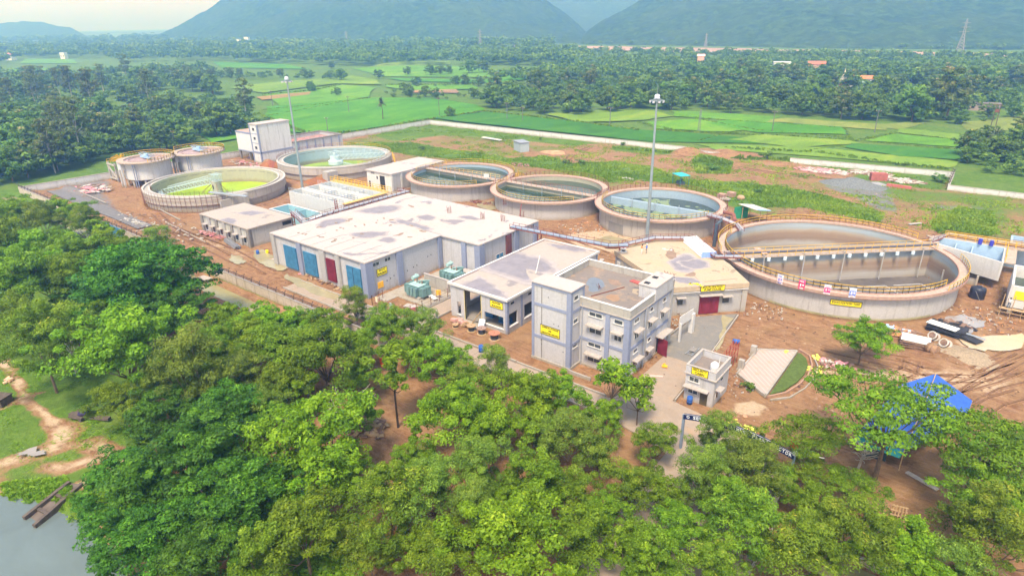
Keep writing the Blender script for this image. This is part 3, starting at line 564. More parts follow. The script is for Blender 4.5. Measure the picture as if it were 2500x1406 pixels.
for (b0, b1, z0, z1) in ((61.6, 62.9, 5.05, 5.6), (64.2, 65.4, 5.15, 5.7)): win(M_, '+x', b0, b1, z0, z1, x1-.24, None, 1, False)
win(M_, '+x', 82.2, 84.2, 2.2, 2.95, x2-.24, None, 1, False, BLUE)
sign(M_, '+x', 62.3, 64.4, 3.15, 4.3, x1-.2, (('M C C', 1.2), ('BUILDING', 1.8)), .42)
part('notice_board', ORG_, M_, lambda b: b.box(x1-.25, x1-.16, 62.2, 63.4, .95, 2.0))
b = MB(); rr = random.Random(3)
for yy, zz in ((64.2, 1.6), (65.0, 1.75), (65.8, 2.0), (68.9, 1.9), (70.4, 2.1), (71.2, 2.2), (74.0, 3.0), (74.8, 3.1)): b.box(x1-.26, x1-.235, yy, yy+.16, zz, zz+.25)
b.build('conduit_hole', DARK, M_)
# ---- long store left
S_ = root('store_building', 'long low weathered store with a row of small shaded windows', 'building', (-126.5, 67.8, -.4))
ax0, ax1, ay0, ay1, ah = -136.5, -117.2, 62.4, 73.2, 4.0
part('wall', WALLD, S_, lambda b: b.box(ax0+.3, ax1-.3, ay0+.3, ay1-.3, -1.5, ah-.25)); part('roof', ROOF2, S_, lambda b: b.box(ax0, ax1, ay0, ay1, ah-.25, ah))
b = MB()
for k in range(1, 7): x = ax0+k*(ax1-ax0)/7; b.box(x, x+.06, ay0, ay1, ah, ah+.008)
b.box(ax0, ax1, 66.0, 66.06, ah+.0005, ah+.0085); b.build('roof_joint', mat('joint2', (.42, .36, .33), .1), S_)
patch(S_, [(535, 540), (560, 533), (575, 540), (560, 546)], ah+.012, seed=3); patch(S_, [(585, 520), (620, 516), (640, 520), (610, 525)], ah+.012, seed=4)
for k in range(7):
    x = ax0+k*(ax1-ax0-.9)/6; part('pillar', WALLG if k % 2 else CONCD, S_, lambda b: b.box(x, x+.9, ay0+.04, ay0+.4, -1.5, ah-.251))
    if k < 6: win(S_, '-y', x+1.45, x+2.35, .6, 1.7, ay0+.29, .75, 0, True)
part('corner_stain', CONCD, S_, lambda b: b.box(ax1-.32, ax1-.27, ay0+.3, ay0+1.0, -1.5, ah-.26))
part('opening', DARK, S_, lambda b: b.box(ax1-.33, ax1-.285, 70.5, 72.6, 2.6, 3.4))
# ---- blower building, open bays
B_ = root('blower_building', 'blower hall with open window bays and a flat roof rimmed by a kerb', 'building', (-56.5, 75.5, 0))
bx0, bx1, by0, by1, bh = -62.2, -51.2, 63.4, 88.2, 5.5
part('floor', CONCD, B_, lambda b: b.box(bx0+.25, bx1-.25, by0+.25, by1-.25, -1, .25))
part('roof', ROOF2, B_, lambda b: b.box(bx0-.25, bx1+.25, by0-.25, by1+.25, bh-.25, bh))
def rim(b, u0, u1, v0, v1, z0, z1, t): b.box(u0, u1, v0, v0+t, z0, z1); b.box(u0, u1, v1-t, v1, z0, z1); b.box(u0, u0+t, v0+t, v1-t, z0, z1); b.box(u1-t, u1, v0+t, v1-t, z0, z1)
part('roof_kerb', TRIM, B_, lambda b: rim(b, bx0-.3, bx1+.3, by0-.3, by1+.3, bh-.2, bh+.16, .3))
part('roof_gutter', mat('gutter', (.23, .15, .14), .1), B_, lambda b: rim(b, bx0+.0, bx1-.0, by0+.0, by1-.0, bh+.001, bh+.012, .25))
for k, px in enumerate([[(1125, 700), (1165, 682), (1190, 690), (1230, 722), (1200, 718), (1140, 705)], [(1190, 650), (1230, 615), (1262, 620), (1290, 628), (1315, 632), (1345, 652), (1325, 665), (1285, 655), (1290, 683), (1240, 668)], [(1350, 597), (1420, 605), (1415, 612), (1370, 608)]]): patch(B_, px, bh+.02, seed=k+20)
b = MB(); p, q = P(1318, 625, bh), P(1308, 668, bh); b.bar((p.x, p.y, bh+.05), (q.x, q.y, bh+.05), .12, .1); b.build('roof_pipe', TRIM, B_)
# front wall with door bay and window bay; side walls with bays
def wallrun(parent, face, at_, u0, u1, zt, openings, t=.25, m_=WALL):
    "wall between u0 and u1 with rectangular holes: (a, b, zlow, zhigh)"
    b = MB(); cur = u0
    def bx(a, c, z0, z1):
        if c-a < 1e-4 or z1-z0 < 1e-4: return
        if face == 'y': b.box(a, c, at_, at_+t, z0, z1)
        else: b.box(at_, at_+t, a, c, z0, z1)
    for (a, c, zl, zh) in sorted(openings): bx(cur, a, -1, zt); bx(a, c, -1, zl); bx(a, c, zh, zt); cur = c
    bx(cur, u1, -1, zt); return b.build('wall', m_, parent)
wallrun(B_, 'y', by0, bx0, bx1, bh-.25, [(-60.9, -60.2, .6, 2.7), (-59.3, -56.1, .05, 5.0), (-55.5, -51.9, .6, 2.55)])
wallrun(B_, 'y', by1-.25, bx0, bx1, bh-.25, [(-60, -53, 1, 4)])
wallrun(B_, 'x', bx1-.25, by0+.25, by1-.25, bh-.25, [(63.9, 65.9, 1.0, 3.05), (67.5, 70.5, 1.05, 3.2), (72, 75, 1.05, 3.2), (76.6, 79.6, 1.05, 3.2), (81.2, 84.2, 1.05, 3.2)])
wallrun(B_, 'x', bx0, by0+.25, by1-.25, bh-.25, [(64.2, 66.4, .6, 4.4), (67.5, 70.5, 1.0, 4.4), (72, 75, 1.05, 4.4), (76.6, 79.6, 1.05, 3.2)])
for ya in (63.35, 66.6, 71.0, 75.6, 80.2, 84.8, 87.8): part('pillar', BAND if ya < 72 else BAND, B_, lambda b, ya=ya: b.box(bx1-.3, bx1+.08, ya, ya+.45, -1, bh-.251))
for (u0, u1, z) in ((-61.0, -60.1, .6), (-55.6, -51.8, .6)): part('sill', TRIM, B_, lambda b, u0=u0, u1=u1, z=z: b.box(u0, u1, by0-.1, by0+.26, z-.08, z+.02))
for (u0, u1) in ((63.8, 66.0), (67.4, 70.6), (71.9, 75.1)): part('sill', TRIM, B_, lambda b, u0=u0, u1=u1: b.box(bx1-.26, bx1+.12, u0, u1, .93, 1.03))
for yy in (64.2, 68.4, 73): win(B_, '+x', yy, yy+.9, 4.4, 4.8, bx1, None, 0, False)
part('door_frame', mat('yellow_frame', (.62, .52, .25), .1), B_, lambda b: (b.box(-59.42, -59.3, by0-.04, by0+.3, 0, 5.0), b.box(-56.1, -55.98, by0-.04, by0+.3, 0, 5.0)))
part('beam', mat('crane_blue', (.05, .22, .38), .1), B_, lambda b: b.box(-60.5, -56.6, 65.2, 65.6, 4.3, 4.8))
part('platform', CONC, B_, lambda b: b.box(-60.2, -55.8, by0-1.6, by0-.002, -1, .2))
sign(B_, '-y', -54.25, -51.95, 3.75, 4.75, by0, (('BLOWER', 1.5), ('BUILDING', 1.7)), .34)
# ---- pump house, skewed front
PHV = [(-50.2, 92.2), (-46.9, 101.0), (-40.7, 105.0), (-31.7, 97.4), (-26.4, 91.4), (-35.2, 82.4)]
PH = root('pump_house', 'tan-roofed pump house with a maroon door and stained slab roof', 'building', (-37.5, 93, 0))
def shrink(poly, k):
    cx = sum(p[0] for p in poly)/len(poly); cy = sum(p[1] for p in poly)/len(poly); out = []
    for p in poly: d = math.hypot(p[0]-cx, p[1]-cy); out.append((cx+(p[0]-cx)*(d-k)/d, cy+(p[1]-cy)*(d-k)/d))
    return out
part('wall', WALLG, PH, lambda b: b.prism(shrink(PHV, .3), -1, 4.0)); part('roof', ROOFT, PH, lambda b: b.prism(PHV, 4.0, 4.8))
F0 = Vector((-35.2, 82.4, 0)); F1 = Vector((-26.4, 91.4, 0)); fd = (F1-F0).normalized(); fn = Vector((fd.y, -fd.x, 0)); frz = math.atan2(fd.y, fd.x)
def fbox(parent, name, m_, u0, u1, o0, o1, z0, z1):
    b = MB(); c = F0+fd*(u0+u1)/2+fn*((o0+o1)/2-.2); b.cbox((c.x, c.y, (z0+z1)/2), (u1-u0, o1-o0, z1-z0), frz); return b.build(name, m_, parent)
part('ledge', TRIM, PH, lambda b: [b.cbox(((F0+F1)/2+fn*.05)[:2]+(3.86,), ((F1-F0).length, .12, .06), frz)])
dr = fbox(PH, 'door', MAR, 5.0, 8.1, 0, .12, .1, 3.1)
for k in range(1, 8): fbox(dr, 'rib', MAR, 5.0+k*.39-.02, 5.0+k*.39+.02, .121, .15, .15, 3.05)
fbox(PH, 'sunshade', SUNSH, 4.8, 8.4, 0, .8, 3.2, 3.32); fbox(PH, 'window', GLASS, 8.7, 9.7, 0, .08, 1.7, 2.6); fbox(PH, 'sunshade', SUNSH, 8.4, 10.1, 0, .7, 2.8, 2.9); fbox(PH, 'window', GLASS, 1.5, 2.3, 0, .08, 1.9, 2.9); fbox(PH, 'sunshade', SUNSH, 1.2, 2.7, 0, .7, 3.05, 3.15)
fbox(PH, 'pillar', CONC, 11.7, 12.5, -.1, .16, -1, 3.99)
sb = fbox(PH, 'sign_board', YEL, 4.9, 8.6, .27, .33, 3.95, 4.78)
for r_ in ((4.85, 8.65, 4.78, 4.84), (4.85, 8.65, 3.89, 3.95), (4.84, 4.9, 3.95, 4.78), (8.6, 8.66, 3.95, 4.78)): fbox(sb, 'frame', BLK, r_[0], r_[1], .26, .35, r_[2], r_[3])
for t, zc, wf in (('EQUALIZATION', 4.57, 3.2), ('PUMP HOUSE', 4.17, 2.7)): c = F0+fd*6.75+fn*.145; text('lettering', t, .42, BLK, sb, (c.x, c.y, zc), w_fit=wf, rz=frz)
# left wall windows of the pump house
L0 = Vector((-50.2, 92.2, 0)); L1 = Vector((-35.2, 82.4, 0)); ld = (L1-L0).normalized(); ln = Vector((ld.y, -ld.x, 0)); lrz = math.atan2(ld.y, ld.x)
for u in (1.5, 4.5, 7.5, 10.5):
    c = L0+ld*u-ln*.22; part('window_panel', TRIM, PH, lambda b: b.cbox((c.x, c.y, 2.3), (1.1, .2, 1.8), lrz)); c2 = L0+ld*(u+1.4)-ln*.2; part('pillar', CONC, PH, lambda b: b.cbox((c2.x, c2.y, 1.5), (.5, .24, 4.98), lrz))
for k, px in enumerate([[(1640, 640), (1680, 625), (1700, 645), (1670, 660)], [(1665, 640), (1710, 635), (1720, 650), (1690, 655)], [(1630, 612), (1645, 608), (1650, 628), (1630, 632)], [(1640, 677), (1690, 680), (1705, 693), (1670, 690)], [(1672, 672), (1690, 664), (1700, 672)]]): patch(PH, px, 4.808, [PATCH, PATCH, PATCHB, PATCH, PATCHB][k], seed=40+k)
part('roof_joint', mat('joint3', (.3, .2, .16), .1), PH, lambda b: (b.bar(tuple(P(1660, 634, 4.8))[:2]+(4.806,), tuple(P(1712, 692, 4.8))[:2]+(4.806,), .08, .01), b.bar(tuple(P(1720, 688, 4.8))[:2]+(4.807,), tuple(P(1800, 680, 4.8))[:2]+(4.807,), .15, .01)))
# ---- three-storey chemical block
C_ = root('chemical_building', 'three-storey grey block with blue-grey bands, corner tower and parapet roof terrace', 'building', (-38, 67.5, 0))
cx0, cx1, cy0, cy1 = -44.8, -31.4, 62.5, 74.8
part('wall', WALL, C_, lambda b: b.box(cx0+.1, cx1-.1, cy0+.1, cy1-.1, -1, 8.3)); part('plinth', CONC, C_, lambda b: b.box(cx0, cx1, cy0, cy1, -1, .25))
part('roof_terrace', ROOFW, C_, lambda b: b.box(cx0+.2, cx1-.2, cy0+.2, cy1-.2, 8.3, 8.7))
part('parapet', CONC, C_, lambda b: rim(b, cx0-.05, cx1+.05, cy0-.05, cy1+.05, 8.55, 9.62, .22)); part('parapet_coping', TRIM, C_, lambda b: rim(b, cx0-.1, cx1+.1, cy0-.1, cy1+.1, 9.621, 9.72, .32))
part('cornice', SUNSH, C_, lambda b: rim(b, cx0-.12, cx1+.12, cy0-.12, cy1+.12, 8.42, 8.549, .35)); part('band', BAND, C_, lambda b: rim(b, cx0+.02, cx1-.02, cy0+.02, cy1-.02, 8.05, 8.419, .3))
part('band', BAND, C_, lambda b: rim(b, cx0+.02, cx1-.02, cy0+.02, cy1-.02, 3.75, 4.15, .3))
for xa, wd in ((-34.7, .6), (-32.1, .72)): part('pillar', BAND, C_, lambda b, xa=xa, wd=wd: b.box(xa, xa+wd, cy0-.06, cy0+.3, -.5, 8.418))
for ya, wd in ((cy0+.001, .6), (66.9, .5), (cy1-.7, .7)): part('pillar', BAND if ya < 64 else WALLG, C_, lambda b, ya=ya, wd=wd: b.box(cx1-.3, cx1+.06, ya, ya+wd, -.5, 8.417))
part('drainpipe', mat('grey_pipe', (.3, .32, .38), .1), C_, lambda b: (b.tube([(-38.1, cy0-.02, 0), (-38.1, cy0-.02, 9)], .07, 6), b.tube([(cx1+.12, 66.6, 0), (cx1+.12, 66.6, 8.3)], .09, 6)))
f_ = cy0+.09
for (u0, u1, z0, z1, sh, ml) in ((-37.1, -35.3, 7.45, 7.95, None, 1), (-33.5, -32.4, 7.4, 7.9, None, 0), (-37.0, -35.3, 5.1, 6.0, .75, 1), (-33.4, -32.4, 5.1, 6.0, .7, 1), (-37.1, -35.3, 3.15, 3.65, None, 1), (-37.1, -35.3, 1.0, 1.85, .75, 1), (-33.6, -32.4, .9, 1.7, .75, 1)): win(C_, '-y', u0, u1, z0, z1, f_, sh, ml, sh is None)
g_ = cx1-.09
for (u0, u1, z0, z1, sh, ml) in ((64.0, 65.1, 7.3, 7.8, None, 1), (68.2, 69.0, 7.3, 7.8, None, 0), (71.9, 72.7, 7.3, 7.8, None, 0), (64.2, 65.3, 5.0, 5.9, .75, 1), (67.9, 69.0, 5.0, 5.9, .75, 1), (71.6, 72.6, 5.0, 5.9, .75, 1), (64.2, 65.2, 3.0, 3.5, None, 0), (68.1, 68.9, 3.0, 3.5, None, 0), (64.2, 65.6, .9, 1.8, .8, 1), (67.7, 68.6, .9, 1.8, .75, 1)): win(C_, '+x', u0, u1, z0, z1, g_, sh, ml, sh is None)
dr = part('door', DARK, C_, lambda b: b.box(cx1-.2, cx1-.05, 70.9, 73.2, .2, 2.6)); b = MB(); b.cbox((cx1+.85, 70.85, 1.4), (1.7, .08, 2.4), -.35); lf = b.build('door_leaf', MAR, C_); part('canopy', SUNSH, C_, lambda b: b.box(cx1-.1, cx1+1.0, 70.4, 73.8, 2.75, 2.88))
part('stair_head', WALL, C_, lambda b: b.box(-33.6, -31.2, 68.9, 74.0, 8.6, 10.4)); part('stair_head_roof', ROOF, C_, lambda b: b.box(-33.7, -31.15, 68.8, 74.1, 10.4, 10.52)); part('hatch', DARK, C_, lambda b: (b.box(-33.2, -32.5, 69.3, 69.9, 10.52, 10.6), b.box(-33.2, -32.5, 71.6, 72.2, 10.52, 10.6)))
part('roof_slab_board', mat('red_board', (.42, .1, .09), .2), C_, lambda b: b.cbox((-35.6, 72.8, 8.78), (2.6, .8, .1), -.2)); part('roof_pipe', REBAR, C_, lambda b: b.bar((-38.5, 65.2, 8.76), (-36.5, 70.4, 8.76), .12, .1))
for k, px in enumerate([[(1430, 690), (1450, 675), (1475, 690), (1465, 710), (1440, 712)], [(1480, 725), (1500, 718), (1515, 728), (1500, 736)], [(1485, 680), (1515, 685), (1510, 697), (1490, 693)], [(1545, 705), (1560, 705), (1560, 718), (1548, 718)]]): patch(C_, px, 8.706, [mat('blue_puddle', (.17, .19, .23), .15, 1, .3), mat('orange_puddle', (.33, .2, .12), .15, 1, .5), PATCHB, mat('tan_stain', (.38, .3, .22), .1)][k], seed=60+k)
b = MB(); rr = random.Random(5)
for k in range(14): b.bar((-32.0+rr.uniform(-.8, .8), 74.5+rr.uniform(-.1, .1), 9.6), (-32.0+rr.uniform(-.9, .9), 74.5+rr.uniform(-.2, .2), 10.6), .03, .03)
for k in range(6): b.bar((-39+rr.uniform(-.3, .3), 68+rr.uniform(-.3, .3), 8.7), (-39+rr.uniform(-.3, .3), 68+rr.uniform(-.3, .3), 9.4), .03, .03)
b.build('rebar_stub', REBAR, C_)
tx0, tx1, ty0, ty1, th = -44.4, -38.4, 60.2, 63.3, 11.1
part('tower', WALL, C_, lambda b: b.box(tx0+.06, tx1-.06, ty0+.06, ty1-.06, -1, th-.4)); part('tower_roof', ROOF, C_, lambda b: b.box(tx0-.12, tx1+.12, ty0-.12, ty1+.12, th-.05, th+.06)); part('band', BAND, C_, lambda b: b.box(tx0-.02, tx1+.02, ty0-.02, ty1+.02, th-.42, th-.051))
for z in (7.9, 3.3): part('band', BAND, C_, lambda b, z=z: b.box(tx0, tx1, ty0, ty1, z, z+.42))
for (u0, u1, v0, v1) in ((tx0-.03, tx0+.35, ty0-.03, ty0+.35), (tx1-.62, tx1+.03, ty0-.03, ty0+.45), (tx1-.35, tx1+.03, ty1-.3, ty1+.03)): part('pillar', BAND, C_, lambda b: b.box(u0, u1, v0, v1, -.3, th-.421))
part('plinth', CONC, C_, lambda b: b.box(tx0-.1, tx1+.1, ty0-.1, ty1+.1, -1, .35))
for z in (9.6, 6.4, 2.9): win(C_, '+x', 61.0, 61.9, z, z+.55, tx1-.07, None, 0, True)
part('streak', CONCD, C_, lambda b: b.box(-42.95, -42.8, ty0+.04, ty0+.055, .4, th-.45)); part('wall_hole', DARK, C_, lambda b: [b.box(x, x+.1, ty0+.035, ty0+.055, z, z+.14) for x, z in ((-41.9, 9.4), (-40.3, 5.8), (-42.9, 2.4), (-39.5, 2.3), (-43, 3), (-41, 5.9))])
sign(C_, '-y', -43.0, -40.05, 4.15, 5.35, ty0+.05, (('CHEMICAL STORAGE', 2.6), ('AND', .5), ('LABORATORY BUILDING', 2.75)), .33)
part('front_yard_wall', CONC, C_, lambda b: b.box(-38.3, -34.9, 59.6, 59.8, -.5, .45))
# ---- security cabin
K_ = root('security_cabin', 'two-storey security cabin with a parapet and white rooftop water drum', 'building', (-22.1, 65, 0))
kx0, kx1, ky0, ky1 = -23.9, -20.4, 62.9, 67.5
part('wall', WALL, K_, lambda b: b.box(kx0, kx1, ky0, ky1, -.5, 3.6)); part('ledge', SUNSH, K_, lambda b: b.box(kx0-.2, kx1+.2, ky0-.2, ky1+.2, 3.6, 3.7)); part('roof_terrace', ROOFW, K_, lambda b: b.box(kx0+.1, kx1-.1, ky0+.1, ky1-.1, 3.7, 3.85))
part('parapet', WALL, K_, lambda b: rim(b, kx0-.05, kx1+.05, ky0-.05, ky1+.05, 3.701, 4.68, .2)); part('parapet_coping', SUNSH, K_, lambda b: rim(b, kx0-.08, kx1+.08, ky0-.08, ky1+.08, 4.681, 4.75, .26))
win(K_, '-y', -23.4, -22.3, 2.75, 3.3, ky0-.01, None, 1); win(K_, '-y', -23.4, -22.3, 1.15, 1.85, ky0-.01, None, 1); part('sunshade', SUNSH, K_, lambda b: b.box(-23.9, -20.9, ky0-.75, ky0-.001, 2.05, 2.17))
part('door_opening', mat('door_inside', (.10, .08, .05), .3), K_, lambda b: b.box(-21.95, -21.05, ky0-.015, ky0+.2, .02, 1.75)); win(K_, '+x', 63.6, 64.3, .9, 1.9, kx1+.01, .7, 0, False); win(K_, '+x', 64.6, 65.5, 2.8, 3.2, kx1+.01, None, 0, False)
sign(K_, '-y', -23.2, -21.3, 3.78, 4.66, ky0-.05, (('SECURITY', 1.65), ('CABIN', 1.15)), .4)
# ---- white pump room between tanks
W_ = root('pump_room', 'small white flat-roofed room with a dark doorway between round tanks', 'building', (-132.5, 120, 0))
wx0, wx1, wy0, wy1 = -138.0, -127.6, 110.2, 130.5
part('wall', TRIM, W_, lambda b: b.box(wx0+.2, wx1-.2, wy0+.2, wy1-.2, -1, 4.6)); part('roof', ROOF, W_, lambda b: b.box(wx0-.1, wx1+.1, wy0-.1, wy1+.1, 4.6, 4.85))
part('door_opening', DARK, W_, lambda b: b.box(-132.5, -130.5, wy0+.17, wy0+.25, 0, 3.8)); part('opening', DARK, W_, lambda b: (b.box(-133.8, -133.3, wy0+.17, wy0+.25, 2.7, 3.5), b.box(-137.1, -136.5, wy0+.17, wy0+.25, 0, 1.8)))
for ya in (110.2, 113.6, 117.2): part('pillar', TRIM, W_, lambda b, ya=ya: b.box(wx1-.25, wx1, ya, ya+.6, -1, 4.59))
part('side_panel', WALL, W_, lambda b: (b.box(wx1-.19, wx1-.15, 110.9, 113.5, .2, 4.3), b.box(wx1-.19, wx1-.15, 114.3, 117.1, .2, 4.3)))
part('wall_stain', CONCD, W_, lambda b: b.box(-136.0, -134.6, wy0+.18, wy0+.195, 3.9, 4.5))
# ---- stair tower building far left + long roofless hall
T_ = root('stair_tower_building', 'unfinished white building on stilts with a tall windowed stair tower', 'building', (-197, 117, -.3))
def pb(px, py, z): p = P(px, py, z); return p
def tb(name, m_, u0, u1, v0, v1, z0, z1): return part(name, m_, T_, lambda b: b.box(u0, u1, v0, v1, z0, z1))
WT = wallmat('streaked_white', (.66, .66, .68), (.30, .29, .28), .7)
tb('tower', WT, -196.4, -191.8, 111.6, 123.4, -1, 12.0); tb('band', BAND, -196.5, -191.7, 111.5, 123.5, 2.9, 3.5); tb('tower_roof', ROOF, -196.6, -191.6, 111.4, 123.6, 12.0, 12.35)
for u in (-196.5, -192.2): tb('pillar', BAND, u, u+.5, 111.45, 111.9, -1, 11.99)
for z in (10.2, 7.3, 4.3): tb('window', DARK, -194.6, -193.6, 111.5, 111.62, z, z+.8)
for z in (9.1, 6.1): tb('floor_line', BAND, -196.3, -192.3, 111.52, 111.63, z, z+.15)
tb('upper_room', WT, -206.5, -196.51, 112.2, 122, 2.9, 9.0); tb('band', BAND, -206.6, -196.52, 112.1, 122.1, 8.6, 9.1); tb('band', BAND, -206.6, -196.52, 112.1, 122.1, 2.6, 3.0); tb('roof', mat('red_roof_dirt', (.5, .3, .25), .3), -206.3, -196.7, 112.4, 121.8, 9.1, 9.16)
for u, v in ((-206.4, 112.3), (-206.4, 121.3), (-200.5, 112.3), (-200.5, 121.3)): tb('stilt', CONCD, u, u+.6, v, v+.6, -1, 2.6)
Hh_ = root('roofless_hall', 'long roofless concrete hall behind the far round tank', 'building', (-193, 134, -.3))
part('wall', wallmat('hall_wall', (.5, .5, .53), (.25, .24, .24), .6), Hh_, lambda b: (b.box(-199, -191.8, 123.51, 123.8, -1, 4.6), b.box(-192.1, -191.8, 123.8, 144, -1, 4.6), b.box(-205, -191.8, 144, 144.3, -1, 4.6), b.box(-205, -204.7, 123.8, 144, -1, 4.6)))
part('coping', CONCD, Hh_, lambda b: (b.box(-192.2, -191.6, 123.7, 144.35, 4.6, 5.0), b.box(-205.1, -192.2, 143.9, 144.4, 4.6, 5.0), b.box(-205.1, -204.6, 123.7, 143.9, 4.6, 5.0)))
part('roof_floor', mat('red_floor', (.34, .2, .17), .4, .8), Hh_, lambda b: b.box(-204.7, -192.1, 123.8, 144, 3.4, 3.6))
for k in range(6): part('pillar', BAND, Hh_, lambda b: b.box(-191.9, -191.6, 125.5+k*3.4, 126+k*3.4, -1, 4.59))
part('debris', mat('pink_debris', (.6, .3, .3), .4, 1.5), Hh_, lambda b: [b.cbox((random.Random(k).uniform(-203, -194), random.Random(k+50).uniform(126, 142), 3.7), (2.4, .4, .2), k) for k in range(16)])
# ---- boundary walls
def bwall(name, label, pts, h, m_, base=-.6, posts=3.0, t=.25, fence=None, cat='wall', coping=True, group=None):
    r = root(name, label, cat, (sum(p[0] for p in pts)/len(pts), sum(p[1] for p in pts)/len(pts), 0), group); w_ = MB(); c_ = MB(); p_ = MB(); n_ = 0; arms = MB()
    for p, q in zip(pts[:-1], pts[1:]):
        L = math.hypot(q[0]-p[0], q[1]-p[1]); an = math.atan2(q[1]-p[1], q[0]-p[0]); w_.cbox(((p[0]+q[0])/2, (p[1]+q[1])/2, (h+base)/2), (L, t, h-base), an); c_.cbox(((p[0]+q[0])/2, (p[1]+q[1])/2, h+.04), (L+.1, t+.14, .1), an)
        k = max(1, int(L/posts)); ux, uy = (q[0]-p[0])/L, (q[1]-p[1])/L
        for i in range(k+1):
            x, y = p[0]+ux*L*i/k, p[1]+uy*L*i/k; p_.cbox((x, y, (h+base)/2+.03), (.35, t+.08, h-base+.07), an)
            if fence: arms.tube([(x, y, h), (x, y, h+.55), (x+uy*fence*.28, y-ux*fence*.28, h+.85), (x+uy*fence*.55, y-ux*fence*.55, h+.95)], .085, 4); arms.tube([(x, y, h+.5), (x-uy*fence*.3, y+ux*fence*.3, h+.95)], .07, 4)
        if fence:
            for z, o in ((.25, 0), (.5, 0), (.8, .25), (.93, .5)): arms.bar((p[0]+uy*fence*o, p[1]-ux*fence*o, h+z), (q[0]+uy*fence*o, q[1]-ux*fence*o, h+z), .045, .045)
    w_.build('wall_panel', m_, r); p_.build('pier', m_, r)
    if coping: c_.build('coping', SUNSH, r)
    if fence: arms.build('barbed_wire', mat('wire_arm', (.10, .07, .07), .2), r)
    return r
BW = wallmat('boundary_white', (.66, .65, .66), (.3, .28, .25), .6); BWF = wallmat('boundary_front', (.52, .45, .38), (.2, .16, .12), .7)
bwall('boundary_wall', 'front boundary wall topped with barbed-wire arms beside the muddy ditch', [(-211.5, 50), (-62, 50)], 1.75, BWF, -1.2, 2.4, fence=1)
bwall('boundary_wall', 'left boundary wall running from the near corner to the far corner', [(-211.5, 50.3), (-209, 120), (-205, 202)], 1.7, BW, -.8, 3.2)
bwall('boundary_wall', 'long white back wall along the paddy fields up to the earth mound', [(-205, 202.3), (-84, 205.2)], 1.6, BW, -.5, 3)
bwall('boundary_wall', 'short low stub of white wall behind the earth mound', [(-82, 205.2), (-75, 205.3)], .9, BW, -.5, 3)
bwall('boundary_wall', 'white back wall between the earth mound and the right corner', [(-52.5, 206), (-10.7, 211)], 1.5, BW, -.5, 3)
bwall('boundary_wall', 'short return wall with a dark fence at the right corner', [(-10.6, 211), (-10.2, 194.6)], 1.5, BW, -.5, 3, fence=1)
bwall('boundary_wall', 'white wall running off the right edge beyond the debris', [(-10.1, 194.4), (45, 195)], 1.3, BW, -.5, 3)
gt = bwall('wall_gate', 'small blue sheet gate in the front wall at the left', [(-154.5, 49.7), (-146, 49.7)], 1.9, BLUE, -.6, 4, coping=False, cat='gate')
# ---- village and far buildings
def hut(px, py, w_, d_, h, label, wallc, roofc, rz=0, flat=False, name='village_house', z=0):
    p = P(px, py, z); r = root(name, label, 'house', (p.x, p.y, 0)); mw = mat('hutwall_%d' % px, wallc, .12, .5); mr = mat('hutroof_%d' % px, roofc, .2, .8)
    cc, ss = math.cos(rz), math.sin(rz)
    def T(x, y, zz): return (p.x+x*cc-y*ss, p.y+x*ss+y*cc, zz)
    b = MB(); b.cbox((p.x, p.y, h/2-.5), (w_, d_, h+1), rz); wl = b.build('wall', mw, r); b = MB(); n = max(2, int(w_/3))
    for k in range(n): c = T(-w_/2+(k+.5)*w_/n, -d_/2-.02, h*.5); b.cbox(c, (w_/n*.4, .1, h*.3), rz)
    b.build('window', DARK, r); b = MB()
    if flat: b.cbox((p.x, p.y, h+.1), (w_+.5, d_+.5, .25), rz)
    else:
        vs = [T(x, y, zz) for x, y, zz in ((-w_/2-.4, -d_/2-.5, h), (w_/2+.4, -d_/2-.5, h), (w_/2+.4, d_/2+.5, h), (-w_/2-.4, d_/2+.5, h), (-w_/2-.4, 0, h+d_*.3), (w_/2+.4, 0, h+d_*.3))]
        b.add(vs, [(0, 1, 5, 4), (2, 3, 4, 5), (0, 4, 3), (1, 2, 5), (3, 2, 1, 0)])
    b.build('roof', mr, r); return r
Wc = (.75, .74, .72)
hut(2100, 217, 14, 6, 6, 'village house with orange tiled roof and pale walls among the right-hand trees', (.55, .55, .5), (.62, .2, .09), .3, z=0); hut(2125, 222, 10, 5, 4, 'pale lean-to beside the orange-roofed village house', (.55, .5, .45), (.3, .42, .38), .3)
hut(1905, 182, 12, 7, 9, 'white flat-roofed village house in the right-hand wood', Wc, (.7, .72, .7), .4, True); hut(1990, 180, 12, 7, 7, 'low red-roofed village house in the right-hand wood', (.6, .35, .3), (.65, .16, .1), .3); hut(1709, 167, 6, 6, 10, 'small pinkish village house above the treetops', (.7, .4, .35), (.75, .5, .45), .4)
hut(2400, 270, 12, 5, 3.2, 'low stone house with a tiled roof near the right edge', (.35, .27, .25), (.2, .17, .17), .15, flat=True); hut(2290, 272, 5, 2.5, 2, 'small shed with bright blue sheeting near the stone house', (.05, .2, .55), (.25, .45, .6), .2)
hut(578, 110, 22, 12, 11, 'wide white building far away at the foot of the big hill', Wc, (.8, .8, .8), .5, True, 'distant_building'); hut(605, 109, 10, 8, 15, 'narrow white building far away at the foot of the big hill', Wc, (.8, .8, .8), .5, True, 'distant_building'); hut(28, 147, 10, 8, 7, 'white shrine with reddish spires in the far left field', Wc, (.8, .3, .2), .5, False, 'distant_building'); hut(158, 144, 7, 6, 8, 'tiny white house behind the far left wood', Wc, (.8, .8, .8), .5, True, 'distant_building')
